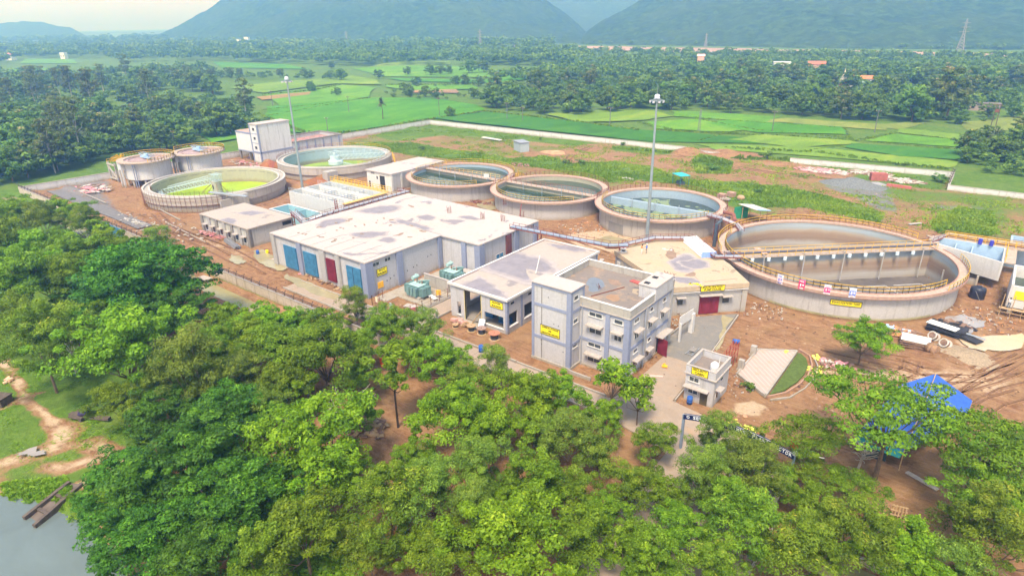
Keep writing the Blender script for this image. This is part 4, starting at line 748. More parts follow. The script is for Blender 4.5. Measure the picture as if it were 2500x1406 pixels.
p = P(2054, 226, 0); t = root('temple_spire', 'striped orange and white temple spire rising from the right-hand wood', 'temple', (p.x, p.y, 0)); part('tower', mat('temple_orange', (.7, .3, .15), .2), t, lambda b: b.cyl(p.x, p.y, 0, 6, 2.4, 8, 2.2)); part('spire', mat('temple_cream', (.75, .65, .5), .2), t, lambda b: b.lathe(p.x, p.y, [(2.6, 6), (2.6, 6.5), (2.0, 6.6), (2.0, 7.6), (1.5, 7.7), (1.5, 8.8), (1.0, 8.9), (.9, 10), (.5, 10.1), (.1, 13)], 8)); part('flagpole', STEEL, t, lambda b: b.bar((p.x, p.y, 12.9), (p.x, p.y, 15.5), .12, .12))
# ------------------------------------------------------------------ round tanks
TW = wallmat('tank_render', (.47, .45, .445), (.22, .2, .19), .7); TWC = wallmat('tank_bare_concrete', (.46, .41, .37), (.2, .16, .13), .65, streak=2.2); TIN = wallmat('tank_inside_concrete', (.42, .39, .31), (.3, .29, .22), .6); TIB = wallmat('tank_inside_blue', (.34, .43, .53), (.3, .36, .4), .4)
CAP = mat('walkway_concrete', (.42, .33, .27), .2, 2, .85); GREEN = watermat('green_liquid', (.30, .43, .015), .5, .25, .12, .02); DGW = watermat('dark_green_water', (.035, .065, .045), .08, .4, .25, .06); ALG = watermat('algae_water', (.035, .055, .05), .15, .3, .3, .05, algae=(.20, .26, .12)); RED = mat('red_capping', (.42, .22, .17), .2, 2, .8)
# stained lining of the empty equalization tank: tide marks run level round the wall
m_, nt, bs = newmat('tide_marked_wall'); v = pos(nt, (1, 1, 1)); vh = pos(nt, (.05, .05, 1.3)); n1 = noise(nt, vh, 1.4, 6, .7, .3); n2 = noise(nt, v, .35, 5, .65, .5)
g_ = nt.nodes.new('ShaderNodeNewGeometry'); sx = nt.nodes.new('ShaderNodeSeparateXYZ'); nt.links.new(g_.outputs['Position'], sx.inputs[0]); a1 = N(nt, 'ShaderNodeMath', operation='MULTIPLY_ADD'); nt.links.new(n2, a1.inputs[0]); a1.inputs[1].default_value = 1.0; nt.links.new(sx.outputs[2], a1.inputs[2])
mr = N(nt, 'ShaderNodeMapRange'); mr.inputs[1].default_value = -1.0; mr.inputs[2].default_value = 5.0; nt.links.new(a1.outputs[0], mr.inputs[0])
c = ramp(nt, mr.outputs[0], [(0, (.36, .34, .32)), (.22, (.44, .42, .40)), (.36, (.27, .19, .15)), (.55, (.32, .22, .16)), (.66, (.42, .34, .26)), (.74, (.36, .41, .45)), (1, (.42, .50, .58))])
c = mixn(nt, ramp(nt, n1, [(.45, 0), (.65, .6)]), c, (.36, .28, .21)); finish(nt, bs, c, .8, .3, .2, n1, .02); TIDE = m_
def rail(parent, pts, m_, h=1.05, step=1.5, r=.045, name='railing'):
    b = MB()
    for p, q in zip(pts[:-1], pts[1:]):
        p, q = Vector(p), Vector(q); L = (q-p).length; n = max(1, round(L/step))
        for z in (h*.52, h): b.bar(p+Vector((0, 0, z)), q+Vector((0, 0, z)), r*1.3, r*1.3)
        for k in range(n+1): s_ = p.lerp(q, k/n); b.bar(s_, s_+Vector((0, 0, h)), r*1.4, r*1.4)
    return b.build(name, m_, parent)
def arc(cx, cy, r, a0, a1, z, step=3): n = max(2, int(abs(a1-a0)/step)); return [(cx+math.cos(R(a0+(a1-a0)*k/n))*r, cy+math.sin(R(a0+(a1-a0)*k/n))*r, z) for k in range(n+1)]
# aeration tanks in a row
def aer(label, cx, cy, Ro, zt, water, zw, railcols, div, wallm, inm, seed, wk=1.25):
    t = root('round_tank', label, 'tank', (cx, cy, 0), 'round aeration tanks in a row')
    part('wall', wallm, t, lambda b: b.ring(cx, cy, -.8, zt-.22, Ro-wk-.3, Ro-wk+.15, 96)); part('lining', inm, t, lambda b: b.ring(cx, cy, -.7, zt-.23, Ro-wk-.36, Ro-wk-.301, 96))
    part('walkway', CAP, t, lambda b: b.ring(cx, cy, zt-.22, zt, Ro-wk-.42, Ro, 96)); part('rim', RED, t, lambda b: (b.ring(cx, cy, zt, zt+.12, Ro-.14, Ro+.04, 96), b.ring(cx, cy, zt, zt+.12, Ro-wk-.42, Ro-wk-.28, 96)))
    part('liquid', water, t, lambda b: b.cyl(cx, cy, zw-.3, zw, Ro-wk-.37, 96))
    ri = Ro-wk-.4
    if div:
        h0, wz, dy = div; half = math.sqrt(ri*ri-dy*dy)-.02
        part('divider_wall', inm if wz < .8 else TIN, t, lambda b: b.box(cx-half, cx+half, cy+dy-wz/2*(.5 if wz > .8 else 1), cy+dy+wz/2*(.5 if wz > .8 else 1), -.5, h0))
        if wz > .8: part('bridge', CAP, t, lambda b: b.box(cx-half, cx+half, cy+dy-wz/2, cy+dy+wz/2, h0, h0+.16)); rail(t, [(cx-half+.3, cy+dy-wz/2+.06, h0+.16), (cx+half-.3, cy+dy-wz/2+.06, h0+.16)], BR, 1.0, 1.6, .035); rail(t, [(cx-half+.3, cy+dy+wz/2-.06, h0+.16), (cx+half-.3, cy+dy+wz/2-.06, h0+.16)], railcols[3], 1.0, 1.6, .035)
        part('drop_pipe', STEEL, t, lambda b: [b.tube([(cx-half+half*.45*(k+1), cy+dy-wz/2-.9, h0+.3), (cx-half+half*.45*(k+1), cy+dy-wz/2-.25, h0+.75), (cx-half+half*.45*(k+1), cy+dy-wz/2-.3, zw-.1)][1:], .08, 6) for k in range(4)])
    for (a0, a1, m_, rr_) in railcols[:3]:
        if m_: rail(t, arc(cx, cy, rr_*(Ro-.12) if rr_ == 1 else Ro-wk-.3, a0, a1, zt+.05, 5), m_, 1.05, 1.2)
    return t
t3 = aer('round aeration tank with dark green water and yellow rails, nearest the white room', -114.8, 123.4, 14.6, 4.05, DGW, 3.1, [(15, 150, YR, 1), (225, 330, YR, .9), (150, 200, YR, .9), YR], (3.95, 1.9, .4), TW, TIB, 1)
t4 = aer('middle round aeration tank with dark green water and red-brown rails', -86.4, 124.4, 14.5, 4.05, DGW, 2.9, [(-10, 200, BR, 1), (255, 330, YR, .9), (180, 255, YR, .9), BR], (3.95, 1.7, -.2), TW, TIN, 2)
t5 = aer('light blue lined round tank with algae patches and a low dividing wall', -58.0, 126.3, 14.3, 4.3, ALG, 2.2, [(0, 110, BR, 1), (185, 345, YR, .9), (110, 200, BR, 1), BR], (3.75, .79, .8), TWC, TIB, 3)
part('damp_stain', CONCD, t5, lambda b: b.ring(-58, 126.3, -.5, 2.2, 13.0, 13.235, 6, 243, 262))
part('stair', YR, t3, lambda b: [b.cbox((-114.8+15.2*math.cos(R(38+k*2.4)), 123.4+15.2*math.sin(R(38+k*2.4)), 4-k*.4), (1.1, .3, .08), R(38+k*2.4)) for k in range(9)])
rail(t3, [(-101.9, 131.9, 4.1), (-102.5, 137.2, 1.2)], YR, 1.05, .6)
part('board', TRIM, t3, lambda b: (b.cbox((-104.4, 121.9, 5.2), (1.3, .06, 1.0), .5), b.bar((-104.4, 121.9, 4.1), (-104.4, 121.9, 4.8), .08, .08)))
part('support_post', BR, t4, lambda b: b.bar((-83.7, 108.6, 0), (-83.7, 109.6, 3.9), .14, .14))
# small float lights on the middle tank
# clarifiers
LIP = mat('white_launder', (.48, .44, .41), .15, 1.5)
def clar(label, cx, cy, Ro, zt, seed, blue):
    zl = -.9 if blue else -.45
    t = root('clarifier_tank', label, 'tank', (cx, cy, -.3), 'clarifier tanks at the far left')
    part('wall', TWC, t, lambda b: (b.ring(cx, cy, zt-2.2, zt-.25, Ro-.35, Ro, 96), b.ring(cx, cy, -3, zt-2.199, Ro-.9, Ro-.45, 96))); part('lining', TIB if blue else TIN, t, lambda b: b.ring(cx, cy, -2.6, zt-.3, Ro-1.9, Ro-1.6, 96)); part('launder', LIP, t, lambda b: (b.ring(cx, cy, zt-.25, zt, Ro-.42, Ro+.1, 96), b.ring(cx, cy, zt-.3, zt-.06, Ro-1.9, Ro-1.5, 96))); part('channel', CONC, t, lambda b: b.ring(cx, cy, zt-.6, zt-.34, Ro-1.6, Ro-.35, 96))
    part('liquid', GREEN if not blue else watermat('pale_green_liquid', (.22, .32, .05), .5, .3, .15, .02), t, lambda b: b.cyl(cx, cy, zl-.3, zl, Ro-1.9, 96))
    part('slot', CONCD, t, lambda b: [b.ring(cx, cy, zt-.95, zt-.8, Ro-1.93, Ro-1.901, 3, a, a+9) for a in range(0, 360, 12)])
    return t
c1 = clar('open clarifier tank with vivid lime-green liquid and a slanting truss arm', -165.4, 81.9, 17.6, 3.6, 1, False)
TR = mat('truss_paint', (.50, .60, .64), .12, 2, .5)
def truss(b, p, q, w_=.8, h=.9, n=12, r=.06):
    p, q = Vector(p), Vector(q); d = (q-p).normalized(); u = d.cross(Vector((0, 0, 1))).normalized()*w_/2; H_ = Vector((0, 0, h))
    for s_ in (-1, 1):
        b.bar(p+u*s_, q+u*s_, r, r); b.bar(p+u*s_+H_, q+u*s_+H_, r, r)
        for k in range(n): a_, c_ = p.lerp(q, k/n)+u*s_, p.lerp(q, (k+1)/n)+u*s_; b.bar(a_, c_+H_, r*.8, r*.8); b.bar(a_, a_+H_, r*.8, r*.8)
    for k in range(n+1): a_ = p.lerp(q, k/n); b.bar(a_-u+H_, a_+u+H_, r*.8, r*.8); b.bar(a_-u, a_+u, r*.8, r*.8)
cx, cy = -165.4, 81.9
part('centre_column', CONC, c1, lambda b: b.cyl(cx, cy, -3, 3.5, 1.25, 20)); part('column_window', DARK, c1, lambda b: b.cbox((cx+.3, cy-1.24, 2.0), (.35, .1, .9)))
part('drive_cage', TR, c1, lambda b: [truss(b, (cx-1.2, cy+o, 3.6), (cx+1.8, cy+o, 3.6), .8, 1.7, 4, .08) for o in (-.6, .6)])
part('truss_arm', TR, c1, lambda b: (truss(b, (cx-.8, cy-.6, 2.8), (cx-12.4, cy-9.0, -.1), 1.1, 1.3, 14, .09), truss(b, (cx-2, cy-.8, 4.2), (cx-12, cy-7.5, 1.2), .7, .6, 12, .06))); part('scraper', mat('scraper', (.25, .32, .35), .2), c1, lambda b: (b.cbox((cx-9.5, cy-10.8, .9), (4.5, 1.1, .5), -.3), b.cbox((cx-8, cy-11, 1.1), (3, .8, .3), -.3)))
b = MB(); rr = random.Random(8)
for a in range(236, 345, 4):
    x, y = cx+17.7*math.cos(R(a)), cy+17.7*math.sin(R(a)); b.bar((x, y, -.3), (x, y, 3.9+rr.random()*.7), .06, .06)
    x, y = cx+15.6*math.cos(R(a+2)), cy+15.6*math.sin(R(a+2)); b.bar((x, y, 2.6), (x, y, 4.2+rr.random()*.6), .045, .045)
for z in (1.4, 2.6): pts = arc(cx, cy, 17.85, 236, 342, z, 6); [b.bar(p, q, .05, .05) for p, q in zip(pts[:-1], pts[1:])]
b.build('scaffold_rods', REBAR, c1); part('column_prop', REBAR, c1, lambda b: [b.bar((cx+1.3*math.cos(a), cy+1.3*math.sin(a), 2.8), (cx+4.2*math.cos(a), cy+4.2*math.sin(a), .6), .08, .08) for a in (-2.4, -1.8, -1.2, -.5, .2)])
part('outlet_chamber', CONC, c1, lambda b: (b.box(-150.0, -146.2, 75.5, 79.8, -1, 3.4), b.box(-146.9, -146.5, 72.6, 75.49, -1, 3.0))); part('inlet_bridge', STEEL, c1, lambda b: (b.bar((-152.5, 73.4, 4.1), (-141, 76.5, 4.1), .8, .25), b.bar((-152.5, 73.9, 4.5), (-141, 77, 4.5), .05, .05)))
c2 = clar('far clarifier tank with pale liquid, blue centre drum and lattice bridge', -165.4, 120.9, 17.3, 3.7, 2, True)
cx, cy = -165.4, 120.9
part('centre_column', CONC, c2, lambda b: b.cyl(cx, cy, -3, 2.4, 1.5, 20)); part('drum', TR, c2, lambda b: b.lathe(cx, cy, [(1.9, .9), (2.3, 1.2), (2.3, 2.3), (1.9, 2.5), (1.6, 2.5), (1.6, 3.6), (.3, 3.6)], 24)); part('drive', TR, c2, lambda b: (truss(b, (cx-1.8, cy, 3.8), (cx+1.8, cy, 3.8), 2.2, 1.2, 3, .09), b.cyl(cx, cy, 3.6, 4.6, .5, 12)))
part('bridge', TR, c2, lambda b: truss(b, (cx+1, cy+.6, 2.7), (cx+14.0, cy+9.6, 3.6), 1.2, 1.3, 11, .08)); rail(c2, [(cx+1, cy+.1, 4.4), (cx+14, cy+9.1, 4.9)], TR, 1.0, 1.8, .04)
part('scraper_arm', TR, c2, lambda b: truss(b, (cx+1.6, cy-.8, 1.0), (cx+13, cy-1.5, .9), .6, 1.5, 8, .07))
rail(c2, arc(cx, cy, 17.2, 20, 145, 3.7, 5), YR, 1.05, 2.0); rail(c2, arc(cx, cy, 17.2, 145, 235, 3.7, 5), BR, .9, 1.3); rail(c2, arc(cx, cy, 17.2, -15, 20, 3.7, 5), YR, 1.05, 2)
part('stair_tower', YR, c2, lambda b: [b.cbox((cx+13.6+k*.45, cy+12.0-k*.3, 3.6-k*.36), (1.2, .35, .08), -.6) for k in range(10)]); rail(c2, [(cx+13.6, cy+11.4, 3.7), (cx+18, cy+8.6, .6)], YR, 1.05, .8); part('stair_landing', CONC, c2, lambda b: (b.box(cx+15.2, cx+17.6, cy+9.6, cy+12, 1.6, 1.8), b.box(cx+15.3, cx+15.6, cy+9.7, cy+10, -1, 1.6), b.box(cx+17.2, cx+17.5, cy+9.7, cy+10, -1, 1.6), b.box(cx+17.2, cx+17.5, cy+11.6, cy+11.9, -1, 1.6)))
part('outlet_chamber', CONC, c2, lambda b: b.box(-152.0, -149.6, 106.0, 109.5, -1, 3.2))
part('inlet_frame', mat('red_frame', (.42, .12, .12), .2), c2, lambda b: [b.bar((-180+.7*k, 106.5-k*.2, -.5), (-180+.9*k, 107-k*.2, 3.2), .12, .12) for k in range(6)])
# thickeners on columns
def thick(label, cx, cy, stair):
    t = root('thickener_tank', label, 'tank', (cx, cy, -.4), 'raised thickener tanks at the far left'); Rr = 6.1; zt = 6.9
    part('wall', wallmat('thickener_render', (.58, .58, .60), (.3, .29, .29), .5), t, lambda b: b.ring(cx, cy, 1.8, zt-.3, Rr-.35, Rr, 48)); part('bottom', CONCD, t, lambda b: b.cyl(cx, cy, 1.5, 1.9, Rr-.4, 40, Rr-.36)); part('walkway', CAP, t, lambda b: b.ring(cx, cy, zt-.3, zt, Rr-.4, Rr+1.45, 64))
    part('cover', mat('thickener_cover', (.36, .26, .26), .3, .7), t, lambda b: (b.cyl(cx, cy, zt-.5, zt-.3, Rr-.42, 48), b.ring(cx, cy, zt-.29, zt-.1, Rr-1.6, Rr-1.4, 48)))
    part('column', CONC, t, lambda b: [b.cyl(cx+5.6*math.cos(a), cy+5.6*math.sin(a), -1.2, 1.6, .32, 8) for a in [k*math.pi/5 for k in range(10)]]); part('outlet_box', wallmat('thickener_render', (.58,)*3), t, lambda b: (b.box(cx-1.9, cx+.3, cy-Rr-1.2, cy-Rr+.2, 4.6, zt-.31), b.box(cx-1.9, cx-1.5, cy-Rr-1.2, cy-Rr-.8, -1.2, 4.6), b.box(cx-.1, cx+.3, cy-Rr-1.2, cy-Rr-.8, -1.2, 4.6)))
    part('bridge', mat('bridge_blue', (.35, .5, .72), .2), t, lambda b: (b.box(cx-2.6, cx+2.6, cy-.5, cy+.5, zt+.1, zt+.4), b.bar((cx-2.4, cy-.7, zt+1.2), (cx+3, cy-.5, zt+.6), .12, .12), b.cyl(cx+.6, cy, zt+.4, zt+1.3, .55, 12)))
    b = MB(); truss(b, (cx-4.5, cy+1.0, zt+.1), (cx+4, cy+.6, zt+.1), 1.0, 1.0, 8, .08); b.build('walk_truss', STEEL, t); rail(t, arc(cx, cy, Rr+1.3, -20, 215, zt, 7), YR, 1.1, 1.4, .075); part('pipe', BAND, t, lambda b: (b.tube([(cx+3.9, cy-5.6, -.8), (cx+3.9, cy-5.6, zt-.4)], .13, 6), b.tube([(cx+4.3, cy-5.2, -.8), (cx+4.3, cy-5.2, zt-.4)], .13, 6)))
    if stair:
        x, y = cx-9.5, cy-4.0
        part('stair_frame', CONC, t, lambda b: ([b.box(x+i, x+i+.45, y+j, y+j+.45, -1.2, 5.4) for i in (-3.2, 1.6) for j in (-2, 2)], b.box(x-3.3, x+2.2, y-2.1, y-1.6, 4.6, 5.0), b.box(x-3.3, x+2.2, y-2.1, y-1.7, .6, .95), b.bar((x-3, y-1.9, 4.4), (x+1.8, y-1.9, .8), .3, .35)))
        part('stair_flight', YR, t, lambda b: [b.cbox((x-2.8+.55*k, y+.2, 5.2+.17*k), (.4, 1.4, .08)) for k in range(9)]); rail(t, [(x-3, y-.6, 5.2), (x+2.4, y-.6, 6.8)], YR, 1.1, 1, .07); rail(t, [(x-3, y+1, 5.2), (x+2.4, y+1, 6.8)], YR, 1.1, 1, .07); rail(t, [(x-3, y-1.9, 5.0), (x-3, y+2, 5.0)], YR, 1.1, 1, .07); part('lower_flight', YR, t, lambda b: [b.cbox((x+1.6-.5*k, y+.6, 4.0-.4*k), (.4, 1.2, .08)) for k in range(10)])
    return t
tp = P(356, 386, 6.9); th_ = P(483, 368, 6.9)
thick('left raised thickener tank with a yellow stair frame', tp.x, tp.y, True); thick('right raised thickener tank with yellow rail and blue bridge', th_.x, th_.y, False)
# equalization tank
cx, cy, Ro, zt = -19.8, 115.1, 19.4, 4.1
E_ = root('equalization_tank', 'largest round tank, drained, with brown tide marks and a diagonal walkway wall', 'tank', (cx, cy, 0))
part('wall', TW, E_, lambda b: b.ring(cx, cy, -3, zt-.22, Ro-1.25, Ro-.8, 128)); part('lining', TIDE, E_, lambda b: b.ring(cx, cy, -1.2, zt-.23, Ro-1.32, Ro-1.251, 128)); part('walkway', CAP, E_, lambda b: b.ring(cx, cy, zt-.22, zt, Ro-1.4, Ro, 128)); part('rim', RED, E_, lambda b: (b.ring(cx, cy, zt, zt+.1, Ro-1.4, Ro-1.28, 128), b.ring(cx, cy, zt-.35, zt-.221, Ro-.3, Ro-.02, 128), b.ring(cx, cy, zt, zt+.1, Ro-.1, Ro+.03, 128)))
part('tank_floor', mat('sludge_floor', (.13, .115, .11), .35, .3, .5), E_, lambda b: b.cyl(cx, cy, -1.6, -1.2, Ro-1.3, 96))
d0, d1 = Vector((-33.2, 103.3, 0)), Vector((-6.6, 128.2, 0)); dd = (d1-d0).normalized(); dn = Vector((dd.y, -dd.x, 0)); Ld = (d1-d0).length; dm = (d0+d1)/2; drz = math.atan2(dd.y, dd.x)
part('divider_wall', TIDE, E_, lambda b: b.cbox((dm.x, dm.y, 1.3), (Ld, .45, 5.2), drz)); part('divider_walkway', CAP, E_, lambda b: b.cbox((dm.x, dm.y, zt-.08), (Ld-.6, 2.0, .18), drz))
o_ = dn*.95; rail(E_, [tuple(d0+o_+Vector((0, 0, zt))), tuple(d1+o_+Vector((0, 0, zt)))], YR, 1.05, 1.55, .04); o_ = dn*-.95; rail(E_, [tuple(d0+o_+Vector((0, 0, zt))), tuple(d1+o_+Vector((0, 0, zt)))], YR, 1.05, 1.55, .04)
PIPE = mat('dark_air_pipe', (.10, .11, .17), .2, 2, .4); GREYP = mat('grey_air_pipe', (.34, .31, .31), .15, 2, .5)
part('air_pipe', PIPE, E_, lambda b: b.tube([tuple(d0-dd*1+dn*-.35+Vector((0, 0, zt+.35))), tuple(d1+dn*-.35+Vector((0, 0, zt+.35)))], .2, 8)); part('air_pipe', GREYP, E_, lambda b: b.tube([tuple(d0-dd*1+dn*-1.4+Vector((0, 0, zt+.25))), tuple(d1+dd*2+dn*-1.4+Vector((0, 0, zt+.25)))], .26, 8))
b = MB(); k = MB()
for i in range(11): p = d0+dd*(3+i*2.9)+dn*1.05+Vector((0, 0, zt-.75)); b.cyl(p.x, p.y, p.z, p.z+.55, .3, 10)
for i in range(5): p = d0+dd*(5+i*7.2)+dn*1.2; k.tube([tuple(p-dn*.9+Vector((0, 0, zt+.35))), tuple(p+Vector((0, 0, zt+.35))), tuple(p+Vector((0, 0, zt-.2))), tuple(p+Vector((0, 0, -1.0)))], .09, 8)
b.build('float_switch_box', mat('pale_blue_box', (.6, .7, .78), .1), E_); k.build('drop_pipe', mat('white_pipe', (.42, .4, .39), .1), E_)
b = MB()
for i in range(4):
    p = d0+dd*(8+i*6.5)+dn*4; z = -1.1; b.bar((p.x, p.y, z), tuple(p+dd*5)[:2]+(z,), .12, .12); b.bar(tuple(p+dd*5)[:2]+(z,), tuple(p+dd*5+dn*9)[:2]+(z,), .12, .12)
    for j in range(3): q = p+dd*5+dn*(2+j*2.5); b.bar(tuple(q-dd*1.2)[:2]+(z+.02,), tuple(q+dd*1.2)[:2]+(z+.02,), .1, .1)
b.build('diffuser_pipe', mat('diffuser', (.5, .48, .47), .1), E_)
rail(E_, arc(cx, cy, Ro-.08, 58, 215, zt+.02, 3), YR, 1.1, 1.2, .05); rail(E_, arc(cx, cy, Ro-.08, -25, 25, zt+.02, 3), YR, 1.1, 1.2, .05); rail(E_, arc(cx, cy, Ro-1.34, 222, 340, zt+.02, 3), YR, 1.1, 1.2, .05); rail(E_, arc(cx, cy, Ro-1.34, 180, 222, zt+.02, 3), YR, 1.1, 1.4, .05)
part('tide_foot', mat('mossy_foot', (.30, .27, .15), .3, .5), E_, lambda b: b.ring(cx, cy, -.5, .35, Ro-.805, Ro-.74, 60, 255, 330))
# sign on the curved wall, facing the road
P0, P1 = P(2027, 735, 3.2), P(2104, 745, 3.2); a0 = math.degrees(math.atan2(WBa[1]-cy, WBa[0]-cx)) if False else None
def onwall(px, py, r, z):
    "angle on the tank wall of the bearing through (px,py)"
    d = ray(px, py); A = d.x*d.x+d.y*d.y; B = -2*(d.x*cx+d.y*cy); C = cx*cx+cy*cy-r*r; t = (-B-math.sqrt(max(0, B*B-4*A*C)))/(2*A); return math.atan2(d.y*t-cy, d.x*t-cx), CAM_H+d.z*t
aL, zL = onwall(2028, 736, Ro-.8, 0); aR, zR = onwall(2103, 744, Ro-.8, 0); zc = (zL+zR)/2
b = MB(); b.ring(cx, cy, zc-.36, zc+.36, Ro-.8, Ro-.74, 8, math.degrees(aL), math.degrees(aR)); sb = b.build('sign_board', YEL, E_)
part('frame', BLK, sb, lambda b: (b.ring(cx, cy, zc+.36, zc+.43, Ro-.8, Ro-.72, 8, math.degrees(aL)-.2, math.degrees(aR)+.2), b.ring(cx, cy, zc-.43, zc-.36, Ro-.8, Ro-.72, 8, math.degrees(aL)-.2, math.degrees(aR)+.2), b.ring(cx, cy, zc-.36, zc+.36, Ro-.8, Ro-.72, 1, math.degrees(aL)-.25, math.degrees(aL)), b.ring(cx, cy, zc-.36, zc+.36, Ro-.8, Ro-.72, 1, math.degrees(aR), math.degrees(aR)+.25)))
wid = (aR-aL)*(Ro-.75); msg = 'EQUALIZATION TANK'
for i, ch in enumerate(msg):
    if ch == ' ': continue
    a = aL+(aR-aL)*(.045+.91*(i+.5)/len(msg)); rr_ = Ro-.73; text('letter', ch, .52, BLK, sb, (cx+rr_*math.cos(a), cy+rr_*math.sin(a), zc), w_fit=None if ch == 'I' else wid/len(msg)*.72, rz=a+math.pi/2)
# posters tied to the rail
def poster(px, py, label, base, mid, fig, tall=1.5):
    a, _ = onwall(px, py, Ro-.1, 0); c = Vector((cx+(Ro-.02)*math.cos(a), cy+(Ro-.02)*math.sin(a), 0)); rz = a+math.pi/2; u = Vector((math.cos(rz), math.sin(rz), 0)); o = Vector((math.cos(a), math.sin(a), 0))
    r = root('poster', label, 'poster', (c.x, c.y, zt-.25), 'posters tied to the tank railing')
    part('sheet', base, r, lambda b: b.cbox((c.x, c.y, zt+.5), (.92, .03, 1.5), rz)); q = c+o*.03
    part('printed_panel', mid, r, lambda b: b.cbox((q.x, q.y, zt+.42), (.84, .03, .75), rz)); q = c+o*.06
    part('print_marks', fig, r, lambda b: [b.cbox(tuple(q+u*x)[:2]+(zt+z,), (w_, .02, h), rz) for x, z, w_, h in ((-.05, 1.05, .6, .1), (.05, .92, .45, .05), (-.15, .45, .2, .4), (.2, .5, .22, .25), (0, .0, .6, .06), (0, -.12, .5, .05))])
PW = mat('poster_white', (.8, .76, .8), .05); PK = mat('poster_pink', (.8, .05, .22), .2, 2); PB = mat('poster_blue', (.15, .22, .6), .25, 2); PP = mat('poster_pale_pink', (.8, .55, .62), .1, 2)
poster(1904, 690, 'white poster with faint pink print, leftmost on the tank railing', PW, PP, PB); poster(1957, 700, 'bright pink poster on the tank railing', PK, mat('poster_red', (.7, .02, .12), .2), PW); poster(2019, 712, 'white-topped poster with a pink lower half on the tank railing', PW, PK, PP); poster(2080, 722, 'blue and white poster, rightmost on the tank railing', mat('poster_sky', (.6, .68, .85), .1), PB, PW)
# ------------------------------------------------------------------ basins, pipes, plant and loose things
# filter basins
F_ = root('filter_basin', 'rectangular concrete filter basin divided by channels beside the big grey building', 'basin', (-127, 92, 0)); fx0, fx1, fy0, fy1, fh = -137.8, -116.6, 85.8, 98.6, 3.9
FW = wallmat('basin_render', (.56, .57, .58), (.3, .3, .3), .4)
part('wall', FW, F_, lambda b: rim(b, fx0, fx1, fy0, fy1, -1, fh, .4)); part('divider', TRIM, F_, lambda b: [b.box(fx0+.4, fx1-.4, y, y+.3, .5, fh-.05) for y in (89.3, 90.4, 94.4)]+[b.box(x, x+.25, fy0+.4, fy1-.4, .5, fh-.3) for x in (-130.5, -124)]); part('liquid', watermat('clear_tank_water', (.3, .36, .37), .1, .12, .3, .03), F_, lambda b: b.box(fx0+.3, fx1-.3, fy0+.3, fy1-.3, 1.6, 2.4)); part('walkway', mat('ochre_deck', (.62, .40, .14), .2), F_, lambda b: (b.box(fx0, fx1, fy1-.3, fy1+1.2, fh, fh+.15), b.box(fx1-.4, fx1+.8, fy0, fy1, fh, fh+.14)))
rail(F_, [(fx0, fy1+1.1, fh+.1), (fx1+.7, fy1+1.1, fh+.1)], YR, 1.1, 1.4, .06); rail(F_, [(fx0, fy1-.2, fh+.1), (fx1, fy1-.2, fh+.1)], YR, 1.1, 1.4, .06); rail(F_, [(fx0, fy0+.1, fh), (fx1, fy0+.1, fh)], STEEL, .9, 1.3, .05); rail(F_, [(-130, 90.0, fh), (fx1, 90.0, fh)], STEEL, 1.0, 1.2, .06); rail(F_, [(fx0, 94.5, fh), (fx1, 94.5, fh)], STEEL, 1.0, 1.6, .05)
part('ladder', mat('red_ladder', (.3, .05, .05), .2), F_, lambda b: (b.bar((-119.6, fy0-.1, -.5), (-119.6, fy0-.1, 4.6), .09, .09), b.bar((-118.7, fy0-.1, -.5), (-118.7, fy0-.1, 4.6), .09, .09), [b.bar((-119.6, fy0-.1, z*.5), (-118.7, fy0-.1, z*.5+.3), .07, .07) for z in range(9)]))
U_ = root('contact_basin', 'small two-compartment basin lined bright light blue', 'basin', (-128, 81, 0)); part('wall', mat('basin_blue', (.28, .50, .58), .12, 1), U_, lambda b: (rim(b, -133.9, -119.5, 77.6, 82.8, -1, 1.9, .3), b.box(-126.9, -126.6, 77.9, 82.5, -1, 1.9))); part('coping', TRIM, U_, lambda b: rim(b, -134, -119.4, 77.5, 82.9, 1.9, 1.97, .4)); part('basin_floor', mat('basin_floor', (.2, .38, .46), .15), U_, lambda b: b.box(-133.6, -119.8, 77.9, 82.5, -.6, -.3))
def bush_debris(): pass
